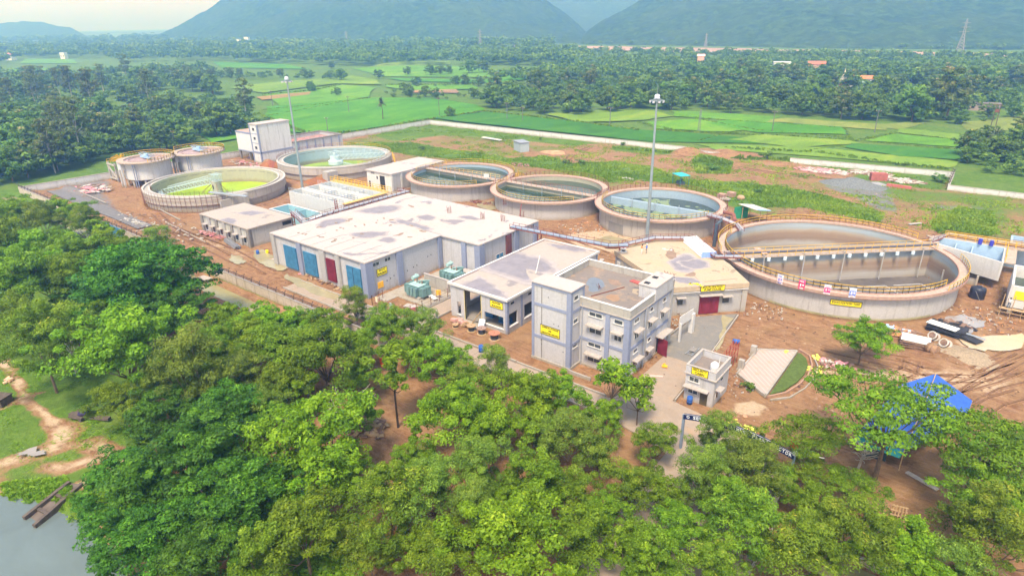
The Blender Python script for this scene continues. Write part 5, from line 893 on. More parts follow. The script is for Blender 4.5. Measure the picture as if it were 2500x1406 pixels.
# pipe racks ------------------------------------------------------------
BP = mat('light_blue_pipe', (.17, .25, .37), .12, 2, .45); RO = mat('oxide_frame', (.22, .07, .06), .25, 3, .7); GP = mat('grey_pipe2', (.38, .37, .42), .15, 2, .5)
def rack(label, pts, n, cols, wd=1.4, legs=(), r=.16, zleg=0, rails=True):
    t = root('pipe_rack', label, 'pipe rack', (pts[0][0], pts[0][1], 0)); V = [Vector(p) for p in pts]
    offs = []
    for i, p in enumerate(V):
        d = (V[min(i+1, len(V)-1)]-V[max(i-1, 0)]); d.z = 0; d.normalize(); offs.append(Vector((d.y, -d.x, 0)))
    for k in range(n):
        o = -wd/2+wd*(k+.5)/n; b = MB(); b.tube([tuple(p+offs[i]*o+Vector((0, 0, .2))) for i, p in enumerate(V)], r, 8); b.build('pipe', cols[k % len(cols)], t)
    b = MB(); 
    for s_ in (-1, 1):
        q = [p+offs[i]*s_*wd/2 for i, p in enumerate(V)]
        for a_, c_ in zip(q[:-1], q[1:]):
            b.bar(a_, c_, .12, .14); m = max(1, int((c_-a_).length/1.3))
            if rails:
                b.bar(a_+Vector((0, 0, .75)), c_+Vector((0, 0, .75)), .05, .05)
                for j in range(m+1): u = a_.lerp(c_, j/m); b.bar(u, u+Vector((0, 0, .75)), .06, .06)
    for a_, c_ in zip(range(len(V)-1), range(1, len(V))):
        m = max(1, int((V[c_]-V[a_]).length/1.6))
        for j in range(m): u = V[a_].lerp(V[c_], j/m); oo = offs[a_]*wd/2; b.bar(u-oo, u+oo, .1, .08)
    b.build('support_frame', RO, t)
    for (x, y, zt_) in legs: part('leg', RO, t, lambda b: (b.bar((x-.4, y, zleg-1), (x-.4, y, zt_), .16, .16), b.bar((x+.4, y, zleg-1), (x+.4, y, zt_), .16, .16), [b.bar((x-.4, y, zleg+k*1.2), (x+.4, y, zleg+k*1.2+.9), .09, .09) for k in range(int(zt_-zleg))]))
    return t
rack('blue pipe bridge between the large grey building and the pump house', [(-69.6, 88.0, 6.55), (-59, 88.8, 6.45), (-49.9, 89.8, 6.3), (-47.4, 91.8, 6.3)], 3, [BP, GP, BP], 1.2, ((-68.9, 88.2, 6.5), (-63.5, 88.4, 6.4)), .12)
rack('blue pipes skirting the back edge of the tan pump house roof', [(-49.8, 93.6, 5.3), (-46.9, 100.7, 5.3), (-41.6, 104.4, 5.3), (-34.2, 98.0, 5.3), (-31.2, 101.4, 4.9)], 3, [BP, GP, GP], 1.0, ((-49.0, 92.6, 6.2),), .12)
rack('grey pipe rack along the back edge of the large grey building roof', [(-117.2, 73.2, 4.9), (-108.5, 70.0, 4.9), (-106.2, 72.5, 6.2), (-106.0, 96.0, 6.2), (-112, 99, 5.0)], 3, [GP, GP, STEEL], 1.2, ((-117.2, 73.0, 4.9), (-105.5, 75, 6.2), (-105.5, 85, 6.2)), .13)
rack('brown pipe rack at the right end of the light blue tank', [(-45.3, 122.3, 4.6), (-41.2, 119.5, 5.2), (-38.4, 119.7, 4.4), (-36.8, 117.5, 4.2)], 2, [GP, GP], 1.0, ((-43.0, 121, 5), (-39.6, 119.6, 4.8)), .22)
t = root('pipe_stack', 'pair of thick dark standing pipes between the light blue tank and the largest tank', 'pipe', (-41.3, 118.5, 0)); part('pipe', mat('dark_standpipe', (.07, .09, .12), .2), t, lambda b: (b.tube([(-41.8, 117.6, -1), (-41.8, 117.6, 4.6), (-41.4, 119.5, 5.2), (-41, 122, 5.0)], .35, 10),)); part('pipe', mat('rusty_standpipe', (.26, .1, .08), .3), t, lambda b: b.tube([(-39.6, 121.5, -1), (-39.6, 121.5, 4.9), (-40.5, 123, 5.5), (-43, 124.5, 5.2)], .35, 10))
rack('pipe run leaving the largest tank towards the inlet channels', [(-7.4, 129.8, 4.5), (-5.2, 133.4, 5.2), (2.0, 133.3, 5.2), (7, 133.6, 5.2)], 2, [GREYP, GREYP], 1.0, (), .2)
# inlet works on the right edge
I_ = root('inlet_works', 'light blue lined inlet channel structure raised on columns at the right edge', 'inlet works', (0, 128, 0)); IW = wallmat('inlet_render', (.62, .60, .59), (.35, .33, .31), .4); IB = mat('channel_blue', (.36, .48, .62), .12, 1)
part('channel_wall', IW, I_, lambda b: (b.prism([(-6.2, 128.2), (3.2, 123.6), (3.2, 123.9), (-6.0, 128.5)], 1.6, 4.8), b.prism([(-6.6, 131.8), (3.6, 131.6), (3.6, 131.9), (-6.6, 132.1)], 1.6, 5.0), b.box(3.2, 3.5, 123.6, 131.6, 1.6, 4.9)))
part('channel_lining', IB, I_, lambda b: (b.prism([(-6.0, 128.5), (3.2, 123.9), (3.2, 123.96), (-6.0, 128.56)], 1.8, 4.75), b.prism([(-6.5, 131.72), (3.2, 131.52), (3.2, 131.58), (-6.5, 131.78)], 1.8, 4.99), b.prism([(-6, 128.5), (3.2, 123.95), (3.2, 131.5), (-6.3, 131.7)], 1.5, 1.8), b.box(-3.6, -3.4, 127.6, 131.5, 1.8, 4.5), b.box(-1.2, -1.0, 126.4, 131.5, 1.8, 4.4)))
part('walkway', CAP, I_, lambda b: (b.prism([(-7.5, 130.6), (-5.5, 131.9), (9, 131.9), (9, 133.0), (-5.8, 133.0), (-8.3, 131.8)], 4.81, 5.02), b.box(3.5, 5.0, 124.0, 132, 4.6, 4.8))); rail(I_, [(-5.3, 132.0, 5.0), (9, 132.0, 5.0)], YR, 1.05, 1.5, .05); rail(I_, [(-5.6, 132.9, 5.0), (9, 132.9, 5.0)], YR, 1.05, 1.5, .05); rail(I_, [(3.6, 124.2, 4.8), (3.6, 131.5, 4.8)], YR, 1.05, 1.3, .05)
part('support', CONC, I_, lambda b: (b.box(-4.2, .8, 124.0, 124.3, -1, 1.3), [b.box(-4.2+k*1.6, -3.9+k*1.6, 123.8, 124.3, -1, 1.7) for k in range(4)])); part('opening', DARK, I_, lambda b: b.box(-4.0, .7, 123.9, 124.0, 1.3, 1.65))
part('motor', mat('motor_blue', (.05, .05, .42), .1), I_, lambda b: (b.cyl(-.3, 131.5, 5.0, 5.9, .3, 12), b.cyl(1.3, 131.5, 5.0, 5.9, .3, 12)))
part('screen_chamber', IW, I_, lambda b: (b.box(4.9, 5.2, 113.6, 123.6, 1.2, 4.8), b.box(5.2, 12, 113.6, 113.9, 1.2, 4.6), b.box(5.2, 12, 123.3, 123.6, 1.2, 4.8), b.box(5.2, 12, 113.9, 123.3, 1.2, 1.5))); part('chamber_liquid', DGW, I_, lambda b: b.box(5.2, 12, 113.9, 123.3, 1.5, 2.9)); part('chamber_beam', CAP, I_, lambda b: b.box(7.2, 7.6, 113.9, 123.3, 4.1, 4.4)); part('yellow_panel', mat('panel_yellow', (.9, .65, .02), .05), I_, lambda b: b.box(5.6, 12, 113.5, 113.6, 2.6, 3.9)); part('column', CONC, I_, lambda b: (b.box(5.3, 5.9, 113.9, 114.5, -1, 1.2), b.box(9.5, 10.1, 113.9, 114.5, -1, 1.2), b.box(5.3, 5.9, 122.5, 123.1, -1, 1.2)))
part('upper_basin', IB, I_, lambda b: rim(b, 3.8, 12, 134.2, 139, 1, 5.4, .3)); part('scaffold', WOOD, I_, lambda b: ([b.bar((4.4+k*1.3, 112.6, -.5), (4.5+k*1.3, 112.7, 3.4), .08, .08) for k in range(5)], b.box(4.2, 10, 112.4, 113.2, 1.15, 1.22), [b.bar((4.2, 112.6, z), (10, 112.6, z), .06, .06) for z in (.6, 1.2)]))
# water tank black
p = P(2383, 727, 0); t = root('water_tank', 'black plastic water tank standing on the mud beside the largest tank', 'water tank', (p.x, p.y, 0)); BKP = mat('black_plastic', (.035, .04, .065), .2, 3, .4); part('body', BKP, t, lambda b: b.lathe(p.x, p.y, [(.2, -.1), (1.05, -.1), (1.1, .1), (1.04, .5), (1.1, .6), (1.04, 1.1), (1.1, 1.2), (1.04, 1.6), (1.0, 1.75), (.45, 1.95), (.1, 1.96)], 28), True); part('lid', BKP, t, lambda b: b.cyl(p.x, p.y, 1.93, 2.08, .35, 16)); part('pipe', mat('tank_pipe', (.3, .3, .33), .1), t, lambda b: b.tube([(p.x-.3, p.y-1.12, 1.5), (p.x+.5, p.y-1.14, .1)], .03, 5))
# white rooftop drum on cabin
t = root('water_drum', 'white ribbed plastic water tank on the security cabin roof', 'water tank', (-21.25, 64.7, 3.85)); WP = mat('white_plastic', (.78, .78, .78), .04, 2, .4); part('body', WP, t, lambda b: b.lathe(-21.25, 64.7, [(.3, 3.86), (.5, 3.86), (.52, 4.0), (.48, 4.1), (.52, 4.2), (.48, 4.35), (.52, 4.45), (.48, 4.6), (.5, 4.75), (.42, 4.85), (.2, 5.0), (.05, 5.0)], 22), True); part('lid', WP, t, lambda b: b.cyl(-21.25, 64.7, 4.98, 5.06, .22, 14)); part('pipe', TRIM, t, lambda b: b.tube([(-20.95, 65.1, 4.4), (-20.95, 65.3, 5.5)], .04, 6))
# floodlight masts
STL = mat('mast_grey', (.30, .36, .40), .1, 2, .4, .4, .3)
def mast(label, a, b_, h):
    t = root('floodlight_mast', label, 'light mast', (a, b_, 0), 'high masts carrying floodlights'); part('pole', STL, t, lambda b: b.tube([(a, b_, -.5), (a, b_, h)], .36, 12, .17)); part('base_plate', CONC, t, lambda b: b.cyl(a, b_, -.5, .35, .9, 12))
    part('ring', STL, t, lambda b: (b.ring(a, b_, h-.35, h-.2, 1.0, 1.12, 20), b.ring(a, b_, h-.05, h+.0, .3, .7, 12), [b.bar((a, b_, h-.27), (a+1.05*math.cos(k), b_+1.05*math.sin(k), h-.27), .07, .07) for k in (0, 1.57, 3.14, 4.71)])); part('hood', mat('mast_hood', (.62, .64, .72), .08), t, lambda b: b.lathe(a, b_, [(.5, h+.1), (.5, h+.6), (.3, h+.8), (.1, h+.85)], 14)); part('lightning_rod', STL, t, lambda b: b.bar((a, b_, h+.9), (a, b_, h+2.6), .05, .05))
    for k in range(8): q = k*.785; part('floodlight', mat('lamp_body', (.5, .5, .55), .1), t, lambda b: b.cbox((a+1.3*math.cos(q), b_+1.3*math.sin(q), h-.45), (.18, .4, .32), q))
mast('tall floodlight mast between the pump house and the light blue tank', -52.9, 110.4, 28.3); mast('tall floodlight mast beside the far clarifier tank on the left', -150.4, 98.0, 28.6)
# transformers
TG = mat('transformer_green', (.17, .29, .29), .15, 2, .45); TGL = mat('transformer_top', (.36, .52, .50), .12, 2, .45)
def transformer(label, x, y):
    t = root('transformer', label, 'transformer', (x, y, 0), 'oil transformers in the fenced yard')
    part('plinth', CONC, t, lambda b: b.box(x-1.6, x+1.6, y-1.3, y+1.3, -.5, .5)); part('tank', TG, t, lambda b: b.box(x-1.15, x+1.15, y-.75, y+.75, .5, 2.15)); part('lid', TGL, t, lambda b: (b.box(x-1.25, x+1.25, y-.85, y+.85, 2.15, 2.24), b.box(x-.9, x-.2, y-.5, y+.3, 2.24, 2.34)))
    for i in range(2):
        for sx in (-1, 1): part('radiator', TG, t, lambda b: ([b.box(x+sx*(1.3+.16*k)-.05, x+sx*(1.3+.16*k)+.05, y-.95+i*1.05, y-.05+i*1.05, .65, 2.05) for k in range(6)], b.box(x+min(sx*1.16, sx*2.2), x+max(sx*1.16, sx*2.2), y-.55+i*1.05, y-.45+i*1.05, 1.95, 2.1)))
    for i in range(3): part('radiator', TG, t, lambda b: [b.box(x-1.1+i*.8, x-.5+i*.8, y-.9-.15*k, y-.83-.15*k, .65, 2.05) for k in range(5)])
    part('conservator', TGL, t, lambda b: (b.tube([(x-1.4, y+.3, 2.85), (x-1.4, y+1.6, 2.85)], .32, 14), b.tube([(x-1.4, y+.9, 3.15), (x-1.4, y+1.3, 3.2)], .16, 8), b.bar((x-1.3, y+.5, 2.2), (x-1.4, y+.5, 2.7), .1, .1), b.bar((x-1.3, y+1.4, 1.5), (x-1.4, y+1.4, 2.7), .1, .1)))
    part('bushing', mat('porcelain', (.25, .16, .13), .1), t, lambda b: [b.lathe(x-.6+.6*k, y+.55, [(.1, 2.24), (.13, 2.35), (.08, 2.42), (.12, 2.5), (.07, 2.58), (.1, 2.66), (.03, 2.85)], 10) for k in range(3)]); part('cable_box', TG, t, lambda b: (b.box(x+.3, x+1.4, y+.9, y+1.4, 1.0, 2.5), b.tube([(x-.2, y+.4, 2.5), (x+.8, y+1.0, 2.7), (x+1.3, y+1.6, 2.6)], .14, 8)))
transformer('nearer grey-green oil transformer beside the building with yellow sign', -71.7, 65.4); transformer('farther grey-green oil transformer behind the low fire wall', -71.2, 73.2)
t = root('fire_wall', 'low concrete wall between the two transformers', 'wall', (-71, 69.3, 0)); part('panel', CONC, t, lambda b: b.box(-74.0, -68.4, 69.2, 69.45, -.5, 2.3)); part('coping', SUNSH, t, lambda b: b.box(-74.05, -68.35, 69.14, 69.51, 2.3, 2.4)); part('pier', SUNSH, t, lambda b: b.box(-68.75, -68.34, 69.1, 69.55, -.5, 2.299))
t = root('control_kiosk', 'grey box kiosk behind the farther transformer', 'kiosk', (-70.3, 76.2, 0)); part('body', CONCD, t, lambda b: b.box(-71.5, -69.3, 75.6, 76.9, -.3, 1.3)); part('roof', SUNSH, t, lambda b: b.box(-71.6, -69.2, 75.5, 77, 1.3, 1.4))
struct(part('yard_slab', CONC, None, lambda b: (b.box(-76.8, -74.2, 60.5, 77, -.5, .16), b.box(-74.2, -67.4, 63.2, 77, -.5, .14))))
f_ = root('yard_fence', 'thin rusty post fence round the transformer yard', 'fence', (-71, 60.5, 0)); pts = [(-75.6, 61.2), (-75.2, 58.6), (-67.4, 58.4), (-67.2, 62.0), (-67.4, 68)]
part('post', REBAR, f_, lambda b: [b.bar((p[0]+(q[0]-p[0])*k/3, p[1]+(q[1]-p[1])*k/3, -.2), (p[0]+(q[0]-p[0])*k/3, p[1]+(q[1]-p[1])*k/3, 1.7), .07, .07) for p, q in zip(pts[:-1], pts[1:]) for k in range(4)]); part('wire', REBAR, f_, lambda b: [b.bar((p[0], p[1], z), (q[0], q[1], z), .025, .025) for p, q in zip(pts[:-1], pts[1:]) for z in (.5, 1.0, 1.6)])
def board(name, label, x, y, z, w_, h, rz, m_, legs=True, cat='sign', tilt=0):
    t = root(name, label, cat, (x, y, 0)); part('panel', m_, t, lambda b: b.cbox((x, y, z+h/2), (w_, .05, h), rz, tilt))
    if legs: part('post', REBAR, t, lambda b: [b.bar((x+s_*w_*.4*math.cos(rz), y+s_*w_*.4*math.sin(rz), -.2), (x+s_*w_*.4*math.cos(rz), y+s_*w_*.4*math.sin(rz), z+h), .06, .06) for s_ in (-1, 1)])
    return t
board('notice_sign', 'cream notice board on the left of the transformer fence', -73.9, 58.5, .9, .6, .9, .1, mat('cream_board', (.75, .66, .48), .05)); board('notice_sign', 'pale blue notice board on the transformer fence', -70.4, 58.4, .4, .6, 1.3, .1, mat('pale_blue_board', (.55, .66, .8), .05)); board('warning_sign', 'small orange warning board at the foot of the fire wall', -68.2, 66.7, .7, .8, .9, .8, ORG_); board('notice_sign', 'reddish barricade panel at the corner of the transformer fence', -67.5, 60.3, .3, 1.6, .7, 1.2, mat('red_pink_panel', (.55, .15, .17), .3, 3), cat='barricade')
b = MB(); b.cbox((-69.0, 61.4, .45), (2.4, 1.2, .08), .2); b.cbox((-69.0, 61.4, .2), (2.0, .9, .42), .2); tag(b.build('cover_slab', SUNSH), 'pale slab lying beside the nearer transformer', 'slab')
b = MB(); b.cbox((-68.8, 65.9, .5), (2.2, .8, .08), -.3); b.cbox((-68.8, 65.9, .2), (1.8, .5, .5), -.3); tag(b.build('cover_slab', TRIM), 'white slab leaning by the warning board', 'slab')
b = MB(); b.cbox((-68.9, 72.0, .5), (2.4, 1.0, .08), .3); b.cbox((-68.9, 72, .2), (2, .7, .5), .3); tag(b.build('cover_slab', SUNSH), 'pale slab beside the farther transformer', 'slab')
# blue generator and equipment in blower hall
BLM = mat('machine_blue', (.03, .13, .30), .2, 2, .4)
t = root('blower_unit', 'blue cabinet blower inside the hall doorway', 'machine', (-57, 67.2, .25)); part('body', BLM, t, lambda b: b.box(-58.0, -55.9, 65.8, 68.6, .25, 2.5)); part('vent', DARK, t, lambda b: b.cyl(-58.02, 67.2, 1.3, 1.5, .05, 8) or b.cbox((-58.02, 67.2, 1.4), (.04, .4, .4))); part('base', CONCD, t, lambda b: b.box(-58.2, -55.7, 65.6, 68.8, .2, .3))
t = root('blower_unit', 'blue motor and pipework seen through the hall window', 'machine', (-53.4, 66, .25)); part('motor', BLM, t, lambda b: (b.tube([(-54.3, 66, .9), (-52.6, 66, .9)], .45, 12), b.box(-54.6, -52.4, 65.4, 66.6, .25, .5))); part('pipe', mat('teal_pipe', (.15, .36, .36), .1), t, lambda b: (b.tube([(-54.8, 66.8, .3), (-54.8, 66.8, 1.5), (-53.4, 67.4, 1.6)], .2, 10), b.box(-55.2, -54.2, 66.3, 67.4, .25, .8)))
b = MB(); b.bar((-57.6, 63.0, .2), (-56.2, 63.4, 2.3), .3, .12); tag(b.build('leaning_plank', WOOD), 'brown plank leaning in the hall doorway', 'plank')
b = MB(); b.cbox((-55.4, 62.6, .9), (.9, .08, 1.3), .3, -.6); b.cbox((-55.4, 62.3, .3), (.7, .06, .5), .3, -.6); tag(b.build('info_board', mat('board_blue_white', (.62, .7, .82), .2, 4)), 'blue and white board leaning against the hall front', 'board')
# cable reels
def reel(label, px, py, r, h, m_, tilt=False):
    p = P(px, py, 0); t = root('cable_reel', label, 'cable reel', (p.x, p.y, 0), 'cable reels standing in front of the blower hall'); part('flange', m_, t, lambda b: b.cyl(p.x, p.y, h-.1, h, r, 22)); part('flange', WOOD, t, lambda b: b.cyl(p.x, p.y, 0, .1, r, 22)); part('drum', mat('cable_black', (.05, .055, .065), .2), t, lambda b: b.cyl(p.x, p.y, .1, h-.1, r*.66, 18)); part('hub', DARK, t, lambda b: b.cyl(p.x, p.y, h, h+.02, r*.1, 10)); return t
RW_ = mat('red_wood_reel', (.45, .19, .13), .2, 3, .8); BW_ = mat('weathered_reel', (.30, .2, .17), .3, 3, .85); TWd = mat('tan_reel', (.42, .28, .17), .3, 3, .85)
reel('red-topped wooden cable reel, rightmost in front of the hall', 1207, 828, .82, 1.05, RW_); reel('dark weathered cable reel, middle of the row', 1176, 815, .72, 1.0, BW_); reel('light wooden cable reel left of the dark one', 1151, 808, .68, .95, TWd); reel('small cable reel nearest the hall wall corner', 1112, 799, .5, .55, TWd)
p = P(1120, 790, 0); t = root('scrap_heap', 'heap of pinkish sacks and pipe coils at the hall corner', 'scrap heap', (p.x, p.y, 0)); part('sack', mat('pink_sack', (.58, .32, .28), .3, 2), t, lambda b: [b.cbox((p.x-1+.5*k, p.y+.2*(k % 3), .35+.1*(k % 2)), (.9, .6, .4), k) for k in range(5)]); part('coil', TWd, t, lambda b: [b.ring(p.x+1.2+.3*k, p.y-.2, .1+.2*k, .3+.2*k, .35, .5, 12) for k in range(3)])
def drum(label, x, y, m_, z=0, lying=None, r=.3, h=.9):
    t = root('drum', label, 'drum', (x, y, z)); prof = [(r*.6, 0), (r, .02), (r, h*.32), (r*1.05, h*.34), (r, h*.36), (r, h*.65), (r*1.05, h*.67), (r, h*.69), (r, h-.02), (r*.9, h)]
    b = MB()
    if lying is None: b.lathe(x, y, [(a, z+q) for a, q in prof], 18)
    else:
        k = MB(); k.lathe(0, 0, prof, 18); M = Matrix.Translation((x, y, z+r)) @ Matrix.Rotation(lying, 4, 'Z') @ Matrix.Rotation(R(90), 4, 'Y'); b.add([tuple(M @ Vector(v)) for v in k.v], k.f)
    b.build('body', m_, t, True); 
    if lying is None: part('lid', TRIM if 'white lid' in label else m_, t, lambda b: b.cyl(x, y, z+h, z+h+.03, r*.85, 16))
DB = mat('drum_blue', (.04, .12, .42), .15, 2, .4)
p = P(1175, 858, .2); drum('blue drum with a pale rim standing on the concrete road', p.x, p.y, DB, .19, r=.36, h=.95); p = P(1683, 985, 0); drum('blue drum beside the security cabin door', p.x, p.y, DB, 0, r=.33, h=.95); p = P(1788, 837, 0); drum('blue drum lying on its side by the steel frames', p.x, p.y, DB, 0, .3, .32, .95); p = P(630, 622, 0); drum('small blue drum by the corner of the long store', p.x, p.y, DB, 0); p = P(653, 620, 0); drum('small yellow drum by the corner of the large building', p.x, p.y, YEL, 0, r=.28, h=.8)
# pump-house roof clutter
p0, p1, p2, p3 = P(1668, 592, 4.8), P(1700, 588, 4.8), P(1748, 628, 4.8), P(1712, 630, 4.8)
t = root('pipe_stack', 'stack of shiny white plastic pipes on the tan pump house roof', 'pipe stack', ((p0.x+p2.x)/2, (p0.y+p2.y)/2, 4.8))
WPm = mat('pvc_white', (.82, .84, .9), .04, 3, .3); BPm = mat('pvc_blue_end', (.25, .38, .8), .15, 4, .4); b = MB(); k = MB()
for i in range(11):
    for j in range(4):
        f = (i+.5+(j % 2)*.4)/11.5; q = p0.lerp(p1, f)+Vector((0, 0, .14+.24*j)); s_ = p3.lerp(p2, f)+Vector((0, 0, .14+.24*j)); b.tube([tuple(q), tuple(s_)], .14, 7); e = (s_-q).normalized(); k.tube([tuple(s_-e*.05), tuple(s_+e*.04)], .15, 7)
b.build('pipe', WPm, t); k.build('pipe_end', BPm, t)
t = root('vent_cowl', 'small white vent cowl on the left corner of the tan roof', 'vent', (-48.6, 92.6, 4.8)); part('post', DARK, t, lambda b: b.cyl(-48.6, 92.6, 4.8, 5.3, .25, 12)); part('cap', TRIM, t, lambda b: (b.cyl(-48.6, 92.6, 5.3, 5.45, .5, 14), b.cyl(-48.6, 92.6, 4.8, 4.9, .6, 14)))
for lab, px, py, m_, w_, h in (('thin white strips scattered on the tan roof', 1625, 609, TRIM, 2.2, .1), ('yellow rag on the front edge of the tan roof', 1706, 696, YEL, 1.3, .1), ('small yellow rag on the front edge of the tan roof', 1690, 694, YEL, .7, .1)):
    p = P(px, py, 4.8); b = MB(); rr = random.Random(px); [b.cbox((p.x+rr.uniform(-w_/2, w_/2), p.y+rr.uniform(-.3, .3), 4.85), (.5, .15, h), rr.uniform(0, 3)) for _ in range(6)]; tag(b.build('roof_litter', m_), lab, 'litter')
t = root('site_banner', 'white banner board on two posts behind the three-storey block', 'banner', (-30.0, 77.6, 0)); part('panel', TRIM, t, lambda b: b.cbox((-30.3, 77.6, 3.2), (.08, 3.8, 1.5), -.1)); part('post', TRIM, t, lambda b: (b.box(-30.4, -30.15, 75.6, 75.9, -.3, 3.0), b.box(-30.5, -29.9, 79.2, 79.9, -.3, 3.2)))
# metal frames, cubes and paved triangle
t = root('steel_lattice', 'rusty red steel lattice frames leaning by the security cabin', 'steel frame', (-22.2, 71, 0))
b = MB()
for k in range(3):
    x = -22.6+k*.35
    for y in (69.0, 70.2, 71.4, 72.6, 73.8, 75.0): b.bar((x, y, -.2), (x, y+.1, 2.3+.25*(y-69)*.5), .08, .08)
    for z in (.8, 1.6, 2.3): b.bar((x, 69, z), (x, 75, z+.7), .06, .06)
    b.bar((x, 69, .2), (x, 75, 2.8), .06, .06)
b.build('lattice', mat('red_oxide', (.32, .07, .05), .2), t)
for lab, px, py in (('concrete pillar stub at the far side of the paved triangle', 1838, 868), ('concrete pillar stub at the near side of the paved triangle', 1808, 903)): p = P(px, py, 0); b = MB(); b.box(p.x-.35, p.x+.35, p.y-.3, p.y+.3, -.4, 1.5); b.box(p.x-.45, p.x+.45, p.y-.4, p.y+.4, -.4, .25); tag(b.build('pillar_stub', CONC), lab, 'pillar')
t_ = [P(x, y, 0) for x, y in ((1799, 917), (1868, 971), (1945, 862), (1850, 858))]; TI = [(q.x, q.y) for q in t_]
m_, nt, bs = newmat('striped_paving'); v = pos(nt); wv = nt.nodes.new('ShaderNodeTexWave'); wv.wave_type = 'BANDS'; wv.bands_direction = 'DIAGONAL'; wv.inputs['Scale'].default_value = .75; wv.inputs['Distortion'].default_value = .15; nt.links.new(v, wv.inputs[0]); n1 = noise(nt, v, .5, 5, .65, .5)
c = ramp(nt, wv.outputs['Fac'], [(.35, (.48, .39, .35)), (.6, (.38, .25, .22)), (.8, (.44, .34, .30))]); c = mixn(nt, ramp(nt, n1, [(.5, 0), (.68, .7)]), c, (.5, .3, .19)); finish(nt, bs, c, .85)
sheet('paving', TI, .33, m_, th=.5)
b = MB(); [b.bar(tuple(TI[i])+(.25,), tuple(TI[(i+1) % 4])+(.25,), .22, .4) for i in range(4)]; struct(b.build('kerb', CONC))
lawn = [tuple(P(x, y, 0))[:2] for x, y in ((1878, 966), (1915, 955), (1945, 935), (1964, 915), (1972, 895), (1968, 878), (1955, 866), (1948, 864))]; gm2 = mat('lawn', (.09, .13, .03), .3, 3, .9, .2, 0, .5); sheet('lawn', lawn, .2, gm2, th=.4)
b = MB(); L_ = [tuple(P(x, y, 0))[:2] for x, y in ((1872, 972), (1918, 962), (1950, 942), (1972, 920), (1982, 895), (1976, 872), (1950, 856))]; [b.bar(p+(.15,), q+(.15,), .18, .35) for p, q in zip(L_[:-1], L_[1:])]; struct(b.build('kerb', mat('brick_edge', (.4, .24, .17), .2, 2)))
b = MB(); L2 = [tuple(P(x, y, 0))[:2] for x, y in ((1880, 978), (1928, 972), (1965, 950), (1990, 922), (1996, 895), (1985, 872))]; [b.bar(p+(.1,), q+(.1,), .15, .25) for p, q in zip(L2[:-1], L2[1:])]; struct(b.build('kerb', CONC))
def litter(name, label, px, py, cols, n, sp, sz, seed, cat='debris', z=.05):
    p = P(px, py, 0); rr = random.Random(seed); t = root(name, label, cat, (p.x, p.y, 0))
    for ci, m_ in enumerate(cols):
        b = MB()
        for k in range(n//len(cols)): r_ = rr.random()**.6; a = rr.uniform(0, 6.28); b.cbox((p.x+sp[0]*r_*math.cos(a), p.y+sp[1]*r_*math.sin(a), z+rr.random()*.4*(1-r_)+.06), (rr.uniform(*sz), rr.uniform(sz[0]*.4, sz[0]), rr.uniform(.05, .25)), rr.uniform(0, 3.14), rr.uniform(-.3, .3))
        nm_ = ['piece', 'scrap', 'sheet'][ci % 3]; split_build(b, nm_, m_, t) if len(b.ch) <= 30 else b.build(nm_, m_, t)
    return t
ysk = mat('yellow_rag', (.85, .78, .15), .15); wsk = mat('white_sack', (.50, .46, .42), .25); psk = mat('pink_pack', (.62, .26, .3), .25); bsk = mat('brown_scrap', (.24, .15, .11), .35, 3); osk = mat('orange_scrap', (.6, .28, .12), .2); blk_ = mat('black_scrap', (.04, .04, .05), .3)
litter('debris_heap', 'pile of white sacks and pink packs under the yard tree', 2045, 893, [wsk, psk, bsk], 60, (2.2, 1.6), (.4, .9), 1); litter('rag', 'yellow rags on the path beside the small lawn', 1990, 905, [ysk], 9, (.9, 1.6), (.3, .6), 2, 'rag'); litter('rag', 'yellow rag at the top of the small lawn', 1992, 875, [ysk], 6, (.5, .8), (.3, .7), 3, 'rag'); litter('rag', 'yellow cloth on the corner of the paved triangle', 1916, 864, [ysk], 4, (.3, .3), (.3, .5), 4, 'rag', .35); litter('rag', 'yellow cloths on the ground behind the gate banner', 1800, 1040, [ysk], 14, (2, 1), (.4, 1.0), 5, 'rag')
litter('debris_heap', 'pink and white rubble heap beside the raised thickener tank', 225, 462, [psk, wsk, bsk], 90, (7, 4), (.8, 2.6), 6); litter('debris_heap', 'rubble along the foot of the long store', 505, 572, [psk, bsk], 30, (3, .8), (.6, 1.8), 7); litter('debris_heap', 'scattered white rubble on the asphalt track side', 335, 545, [wsk], 26, (7, .8), (.4, 1.2), 8); litter('rubble', 'rubble and stones strewn before the shutters', 755, 665, [bsk, wsk, psk], 90, (14, 1.6), (.3, 1.1), 9); litter('rubble', 'broken planks in front of the maroon shutter', 800, 690, [bsk, WOOD], 50, (6, 1.3), (.4, 1.6), 10)
litter('debris_heap', 'rusty scrap between the aeration tanks and the big roof', 1180, 497, [REBAR, bsk], 60, (7, 1.2), (.5, 1.8), 11); litter('pole_heap', 'heap of pinkish scaffold poles by the back wall', 2010, 418, [psk, bsk, wsk], 150, (7, 3.2), (1.4, 3.4), 12, 'pole heap'); litter('pole_heap', 'heap of brown scaffold poles right of the pink heap', 2125, 424, [bsk, wsk], 110, (5.5, 2.6), (1.4, 3.2), 13, 'pole heap'); litter('pole_heap', 'heap of grey branches and poles behind the red skip', 2200, 442, [wsk, bsk], 130, (5, 2.4), (1.4, 3.4), 14, 'pole heap'); litter('rubble', 'red brick scatter by the aeration tanks', 1268, 403, [psk, bsk], 40, (3.5, 2), (.3, .9), 15)
